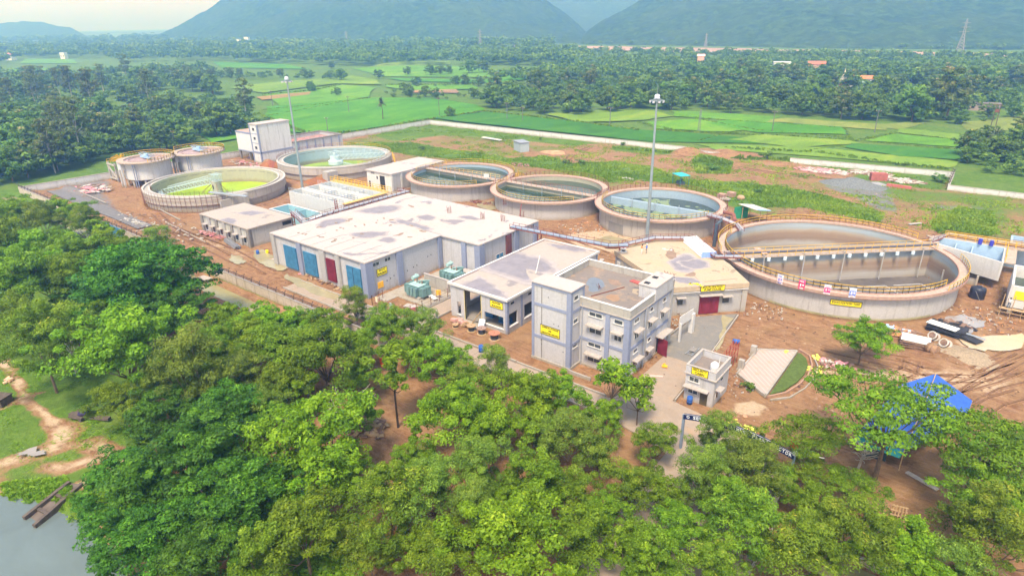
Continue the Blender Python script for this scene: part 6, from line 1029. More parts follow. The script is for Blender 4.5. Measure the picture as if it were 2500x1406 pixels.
litter('rubble', 'pale rubble by the turquoise canopy', 1530, 438, [wsk], 16, (3, 1.4), (.4, 1.2), 16); litter('rubble', 'stones and brick bits scattered on the mud right of the black tank', 2430, 790, [wsk, osk, bsk], 120, (7, 6), (.12, .5), 17); litter('rubble', 'pebbly rubble along the foot of the pump house', 1660, 780, [wsk, bsk], 40, (2.2, 3.5), (.15, .5), 18); litter('rubble', 'stones on the clay right of the maroon door', 1860, 760, [wsk, bsk], 60, (4, 4), (.12, .45), 19)
litter('rubble', 'loose stones around the security cabin', 1790, 940, [wsk, bsk], 60, (2.6, 4), (.1, .35), 20); litter('rubble', 'scattered stones in the muddy left yard', 400, 560, [wsk, bsk], 120, (22, 5), (.3, .9), 21); litter('rubble', 'bits of stone on the mud behind the tall mast', 1430, 560, [wsk, osk], 50, (7, 5), (.2, .6), 22); litter('branch_heap', 'heap of cut leafless branches on the bare slope', 895, 1040, [WOOD, bsk], 110, (2.6, 2.0), (.5, 1.6), 23, 'branch heap')
litter('rubble', 'stones at the foot of the stair tower building', 600, 400, [bsk, wsk, psk], 70, (9, 3), (.4, 1.4), 24)
p = P(2143, 440, 0); b = MB(); b.cbox((p.x, p.y, .9), (4, 2.2, 2.0), .4); b.cbox((p.x, p.y, 1.95), (3.6, 1.8, .12), .4); tag(b.build('metal_skip', mat('brick_red_metal', (.38, .12, .1), .2)), 'brick red metal box among the pole heaps', 'skip')
b = MB(); q0, q1 = P(2165, 452, .3), P(2225, 460, .3); b.bar(q0, q1, .5, .5); b.bar(q0+Vector((0, 0, .4)), q1+Vector((0, 0, .4)), .7, .08); b.bar(q0-Vector((0, .3, 0)), q1-Vector((0, .3, 0)), .08, .7); tag(b.build('steel_girder', mat('red_girder', (.5, .15, .13), .2)), 'long red girder lying in front of the grey branches', 'girder')
GRV = mat('dark_gravel', (.16, .17, .175), .35, 3, .95, .2, 0, .5)
def pile(label, px, py, ra, rb, h, m_, seed, name='gravel_pile'):
    p = P(px, py, 0); n = 34; rs = np.random.RandomState(seed); g_, gg = np.meshgrid(np.linspace(-1, 1, n), np.linspace(-1, 1, n)); d = np.hypot(g_, gg); k = np.clip(1-d, 0, 1)**.9; zz = k*h*(.75+.5*fbm(g_*ra, gg*rb, 2.2, 4, seed))-.25
    v_ = np.stack([g_.ravel()*ra*(1+.15*math.sin(seed)), gg.ravel()*rb, zz.ravel()], 1); i = np.arange(n-1)[:, None]*n+np.arange(n-1)[None, :]; me = npmesh(name, v_, np.stack([i, i+1, i+n+1, i+n], -1).reshape(-1, 4), m_, None, True); o = bpy.data.objects.new(name, me); COL.objects.link(o); o.location = (p.x, p.y, 0); tag(o, label, 'gravel pile' if 'gravel' in name else 'earth pile')
pile('large dark gravel pile at the end of the grey track', 2080, 452, 8, 5, 2.4, GRV, 1); pile('small gravel pile in the back yard', 2235, 518, 3.5, 2.5, 1.1, GRV, 2); pile('small pale gravel pile beside the red skip', 2142, 450, 3.2, 2, 1.0, mat('pale_gravel', (.3, .29, .3), .3, 3, .95), 3)
SOIL = mat('red_soil', (.30, .12, .05), .35, 2, .95, .2, 0, .5); SOILP = mat('pink_sand', (.58, .28, .17), .2, 2, .95); CHIP = mat('stone_chips', (.33, .25, .17), .35, 4, .95, .2, 0, .5)
pile('orange earth pile behind the filter basin', 775, 447, 6, 3.5, 2.3, SOIL, 4, 'earth_pile'); pile('orange earth pile in front of the stair tower building', 660, 402, 5, 3, 1.9, SOIL, 5, 'earth_pile'); pile('pink sand heap behind the gate banner', 1818, 1015, 2.6, 2.0, .35, SOILP, 6, 'sand_pile'); pile('low heap of stone chips in the right-hand clay yard', 2350, 868, 5.0, 4.2, .8, CHIP, 7, 'stone_chip_pile'); pile('earth pile beside the far clarifier', 852, 455, 3.5, 2.2, 1.4, SOIL, 8, 'earth_pile'); pile('reddish spoil bank behind the clay yard basins', 1360, 372, 6, 4, .9, mat('pale_soil', (.5, .27, .15), .3, 1), 9, 'earth_pile')
# debris by the equalization tank: boxes, panels, reels
p = P(2232, 845, 0); t = root('crate_pile', 'stack of dark frames topped by a white stained board', 'stacked frames', (p.x, p.y, 0)); part('frames', bsk, t, lambda b: [b.cbox((p.x+.1*math.sin(k), p.y, .1+.11*k), (3.4, 2.6, .07), .12*(k % 3)) for k in range(9)]); part('board', mat('white_board', (.82, .78, .7), .15, .8), t, lambda b: b.cbox((p.x, p.y, 1.15), (3.4, 2.4, .08), .05))
p = P(2310, 812, 0); t = root('crate_pile', 'stack of dark frames topped by a clean white sheet', 'stacked frames', (p.x, p.y, 0)); part('frames', blk_, t, lambda b: [b.cbox((p.x, p.y+.1*math.sin(k), .1+.1*k), (4.6, 2.4, .06), -.25+.1*(k % 2)) for k in range(10)]); part('sheet', mat('clean_white_sheet', (.88, .9, .88), .03), t, lambda b: b.cbox((p.x-.6, p.y-.4, 1.15), (3.8, 1.5, .06), -.3)); part('tray', blk_, t, lambda b: b.cbox((p.x+2.6, p.y-1.2, .5), (3.2, 1.6, .15), -.5)); part('angle_bar', STEEL, t, lambda b: b.cbox((p.x+2.8, p.y-.6, .75), (3.6, .4, .08), -.3))
p = P(2262, 858, 0); drum('brown wooden drum lying by the white board stack', p.x, p.y, mat('brown_drum', (.3, .18, .11), .3), 0, -.5, .7, 1.3)
for lab, px, py, rr_ in (('tipped cable reel with a pale rim, left of the pair', 2277, 832, .6), ('tipped cable reel with a pale rim, right of the pair', 2305, 850, .62)):
    p = P(px, py, 0); t = root('cable_reel', lab, 'cable reel', (p.x, p.y, 0)); M = Matrix.Translation((p.x, p.y, .75)) @ Matrix.Rotation(-.5, 4, 'Z') @ Matrix.Rotation(R(62), 4, 'X')
    def ml(b, fn): k = MB(); fn(k); b.add([tuple(M @ Vector(v)) for v in k.v], k.f)
    part('flange', wsk, t, lambda b: ml(b, lambda k: (k.ring(0, 0, .45, .55, rr_*.75, rr_, 22), k.ring(0, 0, -.55, -.45, .1, rr_, 22)))); part('drum', bsk, t, lambda b: ml(b, lambda k: k.cyl(0, 0, -.45, .5, rr_*.6, 16)))
litter('debris_heap', 'orange, blue and brown scrap against the foot of the largest tank', 2200, 815, [osk, mat('blue_scrap', (.35, .5, .75), .1), bsk], 70, (3.6, 2.0), (.4, 1.3), 31); litter('debris_heap', 'black trays piled behind the white sheet', 2330, 795, [blk_, bsk], 44, (2.6, 1.4), (.6, 1.6), 32)
for lab, px, py, w_, d_, rz in (('pale plank on the weeds beyond the largest tank', 2234, 547, 3.2, .7, .9), ('white slab on the mud outside the barbed-wire wall', 500, 680, 2.6, 1.4, .1), ('bamboo plank bridging the ditch on the right', 2250, 1175, 3, .5, -.4), ('pale plank lying behind the pump house', 1468, 638, 2.2, .7, -1.2), ('pink plank across the divider walkway of the largest tank', 1856, 613, 3.2, .9, -.75)):
    z = 4.3 if 'divider' in lab else .15; p = P(px, py, z); b = MB(); b.cbox((p.x, p.y, z+.1), (w_, d_, .12), rz); b.cbox((p.x, p.y, z+.02), (w_*.6, d_*.4, .1), rz); tag(b.build('plank', mat('pink_plank', (.7, .36, .3), .1) if 'pink' in lab else SUNSH), lab, 'plank')
for lab, px, py in (('white conduit lying in the weeds of the back yard', 1200, 341),): p = P(px, py, 0); b = MB(); [b.bar((p.x-5, p.y+.4*k, .3+.05*k), (p.x+5, p.y-1+.4*k, .3), .25, .2) for k in range(4)]; tag(b.build('conduit_bundle', TRIM), lab, 'conduit')
p = P(570, 605, -.2); t = root('pipe_bundle', 'bundle of grey pipes lying in front of the long store', 'pipe bundle', (p.x, p.y, 0)); part('pipe', mat('dark_grey_pipe', (.2, .2, .22), .15), t, lambda b: [b.tube([(p.x-5+.3*(k % 3), p.y+.9+.32*(k % 4)-.1, .1+.28*(k//4)), (p.x+1.8+.3*(k % 3), p.y-.6+.32*(k % 4), .1+.28*(k//4))], .15, 8) for k in range(9)])
for lab, px, py, rz in (('pink ladder-like frames at the left end of the long store', 508, 578, -.3), ('red ladder-like frame by the grey pipe bundle', 528, 588, -.5)): p = P(px, py, -.2); b = MB(); [b.bar((p.x-1.6, p.y+k*.9, .2), (p.x+1.6, p.y-1+k*.9, .7), .12, .08) for k in range(3)]; [b.bar((p.x-1.5+.45*k, p.y, .3+.03*k), (p.x-1.5+.45*k, p.y+1.6, .5), .09, .06) for k in range(8)]; tag(b.build('ladder_frame', mat('pink_frame', (.6, .25, .25), .15)), lab, 'frame')
# sheds
p = P(1273, 367, 0); t = root('metal_shed', 'grey sheet-metal shed standing in the weeds of the back yard', 'shed', (p.x, p.y, 0)); sm = mat('corrugated', (.36, .42, .46), .15, 3, .5); part('wall', sm, t, lambda b: b.cbox((p.x, p.y, 1.4), (5.6, 3.4, 3.2), -.5)); part('roof', mat('shed_roof', (.28, .3, .36), .1), t, lambda b: b.cbox((p.x, p.y, 3.1), (6.1, 3.9, .14), -.5)); part('door', CONCD, t, lambda b: b.cbox((p.x+.6, p.y-2.0, 1.3), (1.1, .1, 2.2), -.5))
p = P(1661, 452, 0); t = root('canopy', 'turquoise sheet canopy over a machine in the weeds', 'canopy', (p.x, p.y, 0)); part('roof', mat('turquoise_sheet', (.05, .45, .50), .12), t, lambda b: b.cbox((p.x, p.y, 2.9), (4.3, 3, .12), -.6)); part('post', mat('teal_post', (.05, .2, .2), .1), t, lambda b: [b.bar((p.x+sx*1.9*math.cos(.6)+sy*1.3*math.sin(.6), p.y-sx*1.9*math.sin(.6)+sy*1.3*math.cos(.6), -.2), (p.x+sx*1.9*math.cos(.6)+sy*1.3*math.sin(.6), p.y-sx*1.9*math.sin(.6)+sy*1.3*math.cos(.6), 2.9), .12, .12) for sx in (-1, 1) for sy in (-1, 1)]); part('machine', mat('dark_machine', (.08, .12, .14), .3), t, lambda b: (b.cbox((p.x, p.y, .6), (2.4, 1.2, 1.0), -.6), b.tube([(p.x, p.y, 1.1), (p.x+.5, p.y, 1.7)], .2, 8)))
p = P(1838, 538, 0); t = root('site_shelter', 'shelter with patched pale roof and green netting behind the largest tank', 'shelter', (p.x, p.y, 0)); part('roof', mat('patched_roof', (.6, .58, .55), .15, 1), t, lambda b: b.cbox((p.x, p.y, 3.0), (5.6, 4.2, .12), -.5, -.15)); part('netting', mat('green_net', (.03, .28, .16), .15), t, lambda b: b.cbox((p.x-2.7, p.y-.4, 1.4), (.1, 4, 3), -.5)); part('post', WOOD, t, lambda b: [b.bar((p.x+a, p.y+c_, -.3), (p.x+a, p.y+c_, 2.9), .12, .12) for a, c_ in ((-2.2, -1), (2, -2), (2.6, 1), (-1.5, 2))]); part('blue_sheet', mat('blue_strip', (.25, .4, .75), .1), t, lambda b: b.cbox((p.x+2.4, p.y-1.4, 3.08), (1.1, 3.4, .05), -.5, -.15))
for lab, px, py in (('stack of brick pallets with a yellow cover in the weeds', 1762, 484), ('second stack of brick pallets in the weeds', 1785, 480), ('round grey trough beside the brick pallets', 1770, 490), ('rounded tan boulder beyond the brick pallets', 1808, 487)):
    p = P(px, py, 0); b = MB()
    if 'trough' in lab: b.lathe(p.x, p.y, [(.2, 0), (1.0, .05), (1.3, .5), (1.2, .55), (.9, .2)], 18); mm = CONC
    elif 'boulder' in lab: b.lathe(p.x, p.y, [(.3, -.1), (.9, .1), (1.0, .5), (.7, .95), (.1, 1.1)], 10); mm = TWd
    else: [b.cbox((p.x, p.y, .2+.4*k), (1.8, 1.5, .34), -.3+.05*k) for k in range(3)]; mm = mat('brick_stack', (.42, .26, .2), .3, 4)
    tag(b.build('trough' if 'trough' in lab else 'boulder' if 'boulder' in lab else 'brick_stack', mm), lab, 'boulder' if 'boulder' in lab else 'trough' if 'trough' in lab else 'bricks')
# gate arch at the entrance
NAVY = mat('banner_navy', (.012, .022, .09), .1, 1, .5); gx0, gx1, gy = -20.1, -9.2, 53.6
G_ = root('gate_arch', 'entrance gate arch with a dark navy lettered banner on two grey posts', 'gate', ((gx0+gx1)/2, gy, 0)); part('post', mat('gate_post_grey', (.22, .27, .36), .1), G_, lambda b: b.box(gx0-.12, gx0+.12, gy-.12, gy+.12, -.5, 4.4)); part('post', mat('gate_post_grey', (0, 0, 0)), G_, lambda b: b.box(gx1-.12, gx1+.12, gy-.12, gy+.12, -.5, 4.4))
n = 24; rise = .75; b = MB(); k_ = MB()
def az_(x): t = (x-gx0)/(gx1-gx0); return 3.9+rise*(1-(2*t-1)**2)
for k in range(n):
    xa, xb = gx0+(gx1-gx0)*k/n, gx0+(gx1-gx0)*(k+1)/n; za, zb = az_(xa), az_(xb); b.add([(xa, gy-.14, za), (xb, gy-.14, zb), (xb, gy+.04, zb), (xa, gy+.04, za), (xa, gy-.14, za+.62), (xb, gy-.14, zb+.62), (xb, gy+.04, zb+.62), (xa, gy+.04, za+.62)], [(3, 2, 1, 0), (4, 5, 6, 7), (0, 1, 5, 4), (2, 3, 7, 6)]+([(3, 0, 4, 7)] if k == 0 else [])+([(1, 2, 6, 5)] if k == n-1 else []))
    k_.bar((xa, gy-.15, za+.61), (xb, gy-.15, zb+.61), .03, .03)
bn_ = b.build('banner', NAVY, G_); k_.build('piping', TRIM, bn_); LT = mat('banner_lettering', (.75, .78, .85), .03)
msg = 'SEWERAGE TREATMENT PLANT SECTOR'
for i, ch in enumerate(msg):
    if ch == ' ': continue
    x = gx0+1.0+(gx1-gx0-1.2)*(i+.5)/len(msg); z = az_(x)+.31; text('letter', ch, .48, LT, bn_, (x, gy-.155, z), w_fit=None if ch == 'I' else .25)
part('emblem', LT, bn_, lambda b: [b.cbox((gx0+.5+.13*math.cos(a), gy-.155, az_(gx0+.5)+.33+.13*math.sin(a)), (.07, .02, .07)) for a in [q*.785 for q in range(8)]])
part('lamp', TRIM, G_, lambda b: (b.cyl(gx1, gy, 4.4, 4.75, .22, 10), b.bar((gx1, gy, 4.6), (gx1+2.4, gy+.4, 4.9), .05, .05)))
part('gate_leaf', TRIM, G_, lambda b: [b.box(-9.6+.0*k, -9.5, 49.6+k*.22, 49.7+k*.22, .3, 1.9) for k in range(14)]+[b.box(-9.6, -9.5, 49.6, 52.6, z, z+.08) for z in (.3, 1.9)])
# blue tarpaulin shelter
cor = [P(2195, 940, 2.7), P(2285, 912, 3.1), P(2374, 978, 2.8), P(2357, 1025, 2.5), P(2207, 1102, 2.3), P(2092, 1060, 2.1)]
t = root('tarpaulin_shelter', 'big bright blue tarpaulin shelter with turquoise hem behind the flat-topped tree', 'shelter', (sum(p.x for p in cor)/6, sum(p.y for p in cor)/6, 0)); cen = Vector((sum(p.x for p in cor)/6, sum(p.y for p in cor)/6, 3.0)); b = MB(); k_ = MB()
for i in range(6):
    p, q = cor[i], cor[(i+1) % 6]
    for s_ in range(6):
        f0, f1 = s_/6, (s_+1)/6; A, B, C, D_ = cen.lerp(p, f0), cen.lerp(q, f0), cen.lerp(q, f1), cen.lerp(p, f1); sag = lambda f: -.25*math.sin(math.pi*f)
        b.add([(A.x, A.y, A.z+sag(f0)), (D_.x, D_.y, D_.z+sag(f1)), (C.x, C.y, C.z+sag(f1)), (B.x, B.y, B.z+sag(f0))], [(0, 1, 2, 3)] if f0 > 0 else [(0, 1, 2)])
    if i == 4: o = (p+q)/2-cen; o.z = 0; o.normalize(); k_.add([tuple(p), tuple(q), tuple(q+o*.7+Vector((0, 0, -.5))), tuple(p+o*.7+Vector((0, 0, -.5)))], [(0, 1, 2, 3)])
b.build('sheet', mat('tarpaulin_blue', (.04, .12, .48), .15, 1.5, .5), t); k_.build('hem', mat('tarpaulin_turquoise', (.03, .28, .3), .15), t); part('pole', WOOD, t, lambda b: [b.bar((p.x, p.y, -.3), tuple(p), .1, .1) for p in cor]+[b.bar(tuple(cor[0]+Vector((0, 0, .1))), tuple(cor[3]+Vector((0, 0, .12))), .1, .1), b.bar(tuple(cor[1]+Vector((0, 0, .1))), tuple(cen+Vector((0, 0, .1))), .09, .09), b.bar(tuple(cen+Vector((0, 0, .1))), tuple(cor[4]+Vector((0, 0, .1))), .09, .09)]); part('wall_screen', mat('dark_screen', (.04, .07, .07), .2), t, lambda b: b.bar(tuple(P(2110, 1095, .9)), tuple(P(2165, 1110, .9)), .1, 1.6))
# pond side
SC_ = mat('slip_concrete', (.11, .085, .07), .35, 2.5, .9)
t = root('slipway', 'concrete slipway with two parallel walls running down into the pond', 'slipway', (-65, 10, -.5)); a0_, a1_, b0_, b1_ = P(172, 1180, -.1), P(60, 1268, -.7), P(202, 1184, -.1), P(85, 1288, -.7)
part('side_wall', SC_, t, lambda b: b.bar(a0_, a1_, .35, .75)); part('side_wall', SC_, t, lambda b: b.bar(b0_, b1_, .35, .75)); part('ramp', mat('ramp_stone', (.14, .11, .09), .2, 2), t, lambda b: b.add([tuple(a0_+Vector((0, 0, .1))), tuple(b0_+Vector((0, 0, .1))), tuple(b1_+Vector((0, 0, -.1))), tuple(a1_+Vector((0, 0, -.1)))], [(0, 1, 2, 3)])); part('cross_beam', SC_, t, lambda b: [b.bar(a0_.lerp(a1_, f)+Vector((0, 0, .1)), b0_.lerp(b1_, f)+Vector((0, 0, .1)), .3, .25) for f in (.35, .72)])
p = P(196, 1022, 0); t = root('stone_platform', 'low stone platform bench on the grass bank', 'platform', (p.x, p.y, 0)); part('top', SC_, t, lambda b: b.cbox((p.x, p.y, .5), (1.9, 1.3, .16), .4)); part('support', SC_, t, lambda b: (b.cbox((p.x-.6, p.y, .2), (.3, 1.1, .6), .4), b.cbox((p.x+.6, p.y+.2, .2), (.3, 1.1, .6), .4))); part('step', SC_, t, lambda b: (b.cbox((p.x-1.5, p.y-.2, .15), (.7, .6, .3), .4), b.cbox((p.x-1.3, p.y+.6, .2), (.6, .5, .4), .2))); part('bench', SC_, t, lambda b: b.cbox((p.x+2.2, p.y+1.3, .35), (2.6, .5, .3), .5))
p = P(203, 1007, .8); t = root('umbrella', 'open dark purple umbrella resting on the stone platform', 'umbrella', (p.x, p.y, .6)); part('canopy', mat('umbrella_purple', (.03, .02, .07), .2, 3, .6), t, lambda b: b.lathe(p.x, p.y, [(.62, .75), (.55, .95), (.38, 1.12), (.18, 1.22), (.02, 1.26)], 8)); part('shaft', DARK, t, lambda b: b.bar((p.x, p.y, .6), (p.x, p.y, 1.32), .03, .03))
p = P(2, 985, 0); b = MB(); b.cbox((p.x-.3, p.y, .4), (2.2, 1.6, .9), .5); b.cbox((p.x-.3, p.y, .9), (2.4, 1.8, .12), .5); tag(b.build('stone_block', SC_), 'weathered concrete block at the left frame edge on the grass', 'block')
litter('wood_scrap', 'few light sticks lying on the footpath at the left edge', 25, 928, [mat('pale_sticks', (.65, .42, .28), .2)], 8, (.8, .4), (.4, 1.0), 51, 'sticks')
t = root('hidden_hut', 'maroon-roofed hut mostly hidden by trees on the left', 'hut', tuple(P(480, 830, 0))); p = P(480, 815, 2.2); part('roof', mat('maroon_roof', (.2, .06, .055), .15), t, lambda b: b.cbox((p.x, p.y, 2.4), (7, 5, .14), .2, .2)); part('wall', WALL, t, lambda b: b.cbox((p.x, p.y, .8), (6, 4, 2.6), .2))
for lab, px, py, m_ in (('red cloth hanging on a line between the flat-topped trees', 1937, 1085, mat('red_cloth', (.65, .02, .03), .15)), ('orange cloth glimpsed between trees by the black-trunked tree', 932, 885, mat('orange_cloth', (.8, .1, .03), .15)), ('blue cloth glimpsed between trees in the bottom centre', 1625, 1230, mat('blue_cloth', (.08, .25, .6), .15))):
    p = P(px, py, 1.2); b = MB(); b.cbox((p.x, p.y, 1.4), (.5, .12, 1.2), .3, .15); b.cbox((p.x+.3, p.y-.1, 1.0), (.4, .12, .6), .6, .1); b.bar((p.x-1.2, p.y, 2.0), (p.x+1.4, p.y, 1.95), .02, .02); tag(b.build('cloth', m_), lab, 'cloth')
p = P(1622, 897, .2); t = root('road_cone', 'orange-yellow pipe tee lying on the gate road', 'pipe fitting', (p.x, p.y, .2)); t.name = 'pipe_fitting'; ORG[t.name] = Vector((p.x, p.y, .2)); OY = mat('orange_yellow', (.85, .42, .03), .1); part('barrel', OY, t, lambda b: (b.tube([(p.x-.3, p.y-.1, .38), (p.x+.35, p.y+.15, .38)], .2, 10), b.tube([(p.x, p.y, .4), (p.x-.1, p.y+.1, .75)], .17, 10)))
b = MB(); q0, q1 = P(1582, 917, .2), P(1618, 919, .2); b.bar(q0, q1, .16, .1); b.bar(q0+Vector((0, .2, .05)), q1+Vector((0, .1, .05)), .05, .05); tag(b.build('plank', mat('pale_pink_plank', (.72, .5, .45), .1)), 'pale pink plank lying on the gate road', 'plank')
p = P(1690, 860, .2); t = root('hand_cart', 'grey hand cart frame lying on the grey road', 'cart', (p.x, p.y, .2)); part('frame', STEEL, t, lambda b: (b.bar((p.x-.5, p.y-1.2, .35), (p.x-.3, p.y+1.2, .45), .06, .06), b.bar((p.x+.4, p.y-1.2, .35), (p.x+.5, p.y+1.2, .45), .06, .06), [b.bar((p.x-.45, p.y-1+.5*k, .4), (p.x+.45, p.y-1+.5*k, .4), .05, .05) for k in range(5)])); part('tray', CONCD, t, lambda b: b.cbox((p.x, p.y+.3, .5), (.8, 1.2, .08), .1))
# ditch retaining edge on the right, small lawn border, pallets
t = root('retaining_wall', 'low pale retaining wall beside the narrow stream at the lower right', 'wall', (-2, 48.8, 0)); part('panel', CONC, t, lambda b: b.box(-6.5, 40, 48.6, 48.85, -1, .35)); part('coping', SUNSH, t, lambda b: b.box(-6.5, 40, 48.55, 48.9, .35, .42))
p = P(2190, 1265, 0); t = root('pallet', 'broken wooden pallet by the foot of the flat-topped tree', 'pallet', (p.x, p.y, 0)); part('slat', WOOD, t, lambda b: [b.cbox((p.x+.25*k, p.y, .8), (.1, .08, 1.2), .3) for k in range(-2, 3)]); part('rail', WOOD, t, lambda b: [b.cbox((p.x, p.y+.06, z), (1.3, .08, .1), .3) for z in (.3, .8, 1.3)])
# wooden power poles and pylons
def epole(px, py, h, label, lean=0):
    p = P(px, py, 0); t = root('power_pole', label, 'power pole', (p.x, p.y, 0), 'thin power poles in the fields'); part('pole', mat('pole_grey', (.16, .15, .15), .2), t, lambda b: b.tube([(p.x, p.y, -.3), (p.x+lean, p.y, h)], .17, 6, .11)); part('cross_arm', REBAR, t, lambda b: b.bar((p.x+lean-.9, p.y-.3, h-.5), (p.x+lean+.9, p.y+.3, h-.5), .12, .12)); part('insulator', TRIM, t, lambda b: [b.cyl(p.x+lean+o, p.y+o*.3, h-.4, h-.1, .07, 6) for o in (-.8, 0, .8)]); return Vector((p.x+lean, p.y, h-.2))
EP = [epole(852, 275, 8.0, 'power pole in the field left of the palm'), epole(1073, 284, 8.5, 'power pole at the hedge below the brown plot'), epole(1238, 292, 7.5, 'pale power pole at the field corner'), epole(1489, 302, 7, 'power pole on the bund in front of the right wood'), epole(1885, 322, 8, 'power pole in the middle of the right fields'), epole(2135, 324, 8.5, 'power pole at the junction of the right field bunds')]
epole(801, 326, 6.5, 'pale pole outside the back wall at the left'); epole(666, 258, 8, 'power pole in the field behind the left mast'); epole(428, 358, 6, 'short pale pole behind the raised tanks', .3); epole(1276, 295, 6, 'thin pole behind the back wall near the shed')
tt = root('double_pole', 'twin-legged transformer pole near the right edge', 'power pole', tuple(P(2423, 312, 0))); q = P(2423, 312, 0); part('pole', mat('pole_brown', (.12, .09, .08), .2), tt, lambda b: (b.tube([(q.x-.7, q.y, -.3), (q.x-.5, q.y, 9)], .15, 6), b.tube([(q.x+.9, q.y, -.3), (q.x+.7, q.y, 9)], .15, 6))); part('cross_arm', REBAR, tt, lambda b: (b.bar((q.x-1.4, q.y, 8.6), (q.x+1.4, q.y, 8.6), .15, .15), b.cbox((q.x, q.y, 6.5), (1.2, .8, 1.2))))
tt = root('lattice_pole', 'slim lattice mast in the field right of the tall floodlight', 'lattice mast', tuple(P(1706, 322, 0))); q = P(1706, 322, 0); part('lattice', mat('mast_dark', (.2, .2, .21), .1), tt, lambda b: ([b.bar((q.x+sx*.4, q.y+sy*.4, -.2), (q.x+sx*.2, q.y+sy*.2, 8.5), .09, .09) for sx in (-1, 1) for sy in (-1, 1)], [b.bar((q.x-.4, q.y-.4, k), (q.x+.35, q.y-.35, k+.9), .06, .06) for k in range(8)]))
b = MB()
for k in range(len(EP)-1):
    for o in (-.8, .8):
        for s_ in range(6):
            f0, f1 = s_/6, (s_+1)/6; A = EP[k].lerp(EP[k+1], f0)+Vector((o, 0, -4*f0*(1-f0)*1.2)); B = EP[k].lerp(EP[k+1], f1)+Vector((o, 0, -4*f1*(1-f1)*1.2)); b.bar(A, B, .03, .03)
tag(b.build('power_line', mat('wire', (.1, .1, .1), .1)), 'pair of overhead wires strung across the fields', 'power line')
def pylon(px, py, h, label):
    p = P(px, py, 0); t = root('pylon', label, 'pylon', (p.x, p.y, 0), 'lattice pylons near the hills'); w0 = h*.11
    def lat(b):
        for sx in (-1, 1):
            for sy in (-1, 1): b.bar((p.x+sx*w0, p.y+sy*w0, 0), (p.x+sx*w0*.22, p.y+sy*w0*.22, h*.62), .3, .3); b.bar((p.x+sx*w0*.22, p.y+sy*w0*.22, h*.62), (p.x+sx*.3, p.y+sy*.3, h), .35, .35)
        for k in range(8):
            f0, f1 = k/8, (k+1)/8; r0, r1 = w0*(1-.78*f0), w0*(1-.78*f1); z0, z1 = h*.62*f0, h*.62*f1
            for sy in (-1, 1): b.bar((p.x-r0, p.y+sy*r0, z0), (p.x+r1, p.y+sy*r1, z1), .25, .25); b.bar((p.x+r0, p.y+sy*r0, z0), (p.x-r1, p.y+sy*r1, z1), .25, .25)
    part('lattice', mat('pylon_grey', (.28, .26, .26), .1), t, lat); part('cross_arm', mat('pylon_grey', (0, 0, 0)), t, lambda b: [b.bar((p.x-l*.75, p.y-l*.6, z*h), (p.x+l*.75, p.y+l*.6, z*h), .4, .4) for l, z in ((h*.16, .66), (h*.14, .78), (h*.12, .9))])
pylon(2340, 137, 36, 'tall lattice pylon before the right-hand hill'); pylon(1173, 128, 30, 'lattice pylon in front of the big central hill'); pylon(848, 112, 26, 'faint lattice pylon at the foot of the big hill, left'); pylon(1722, 118, 20, 'small faint pylon on the far river bank')
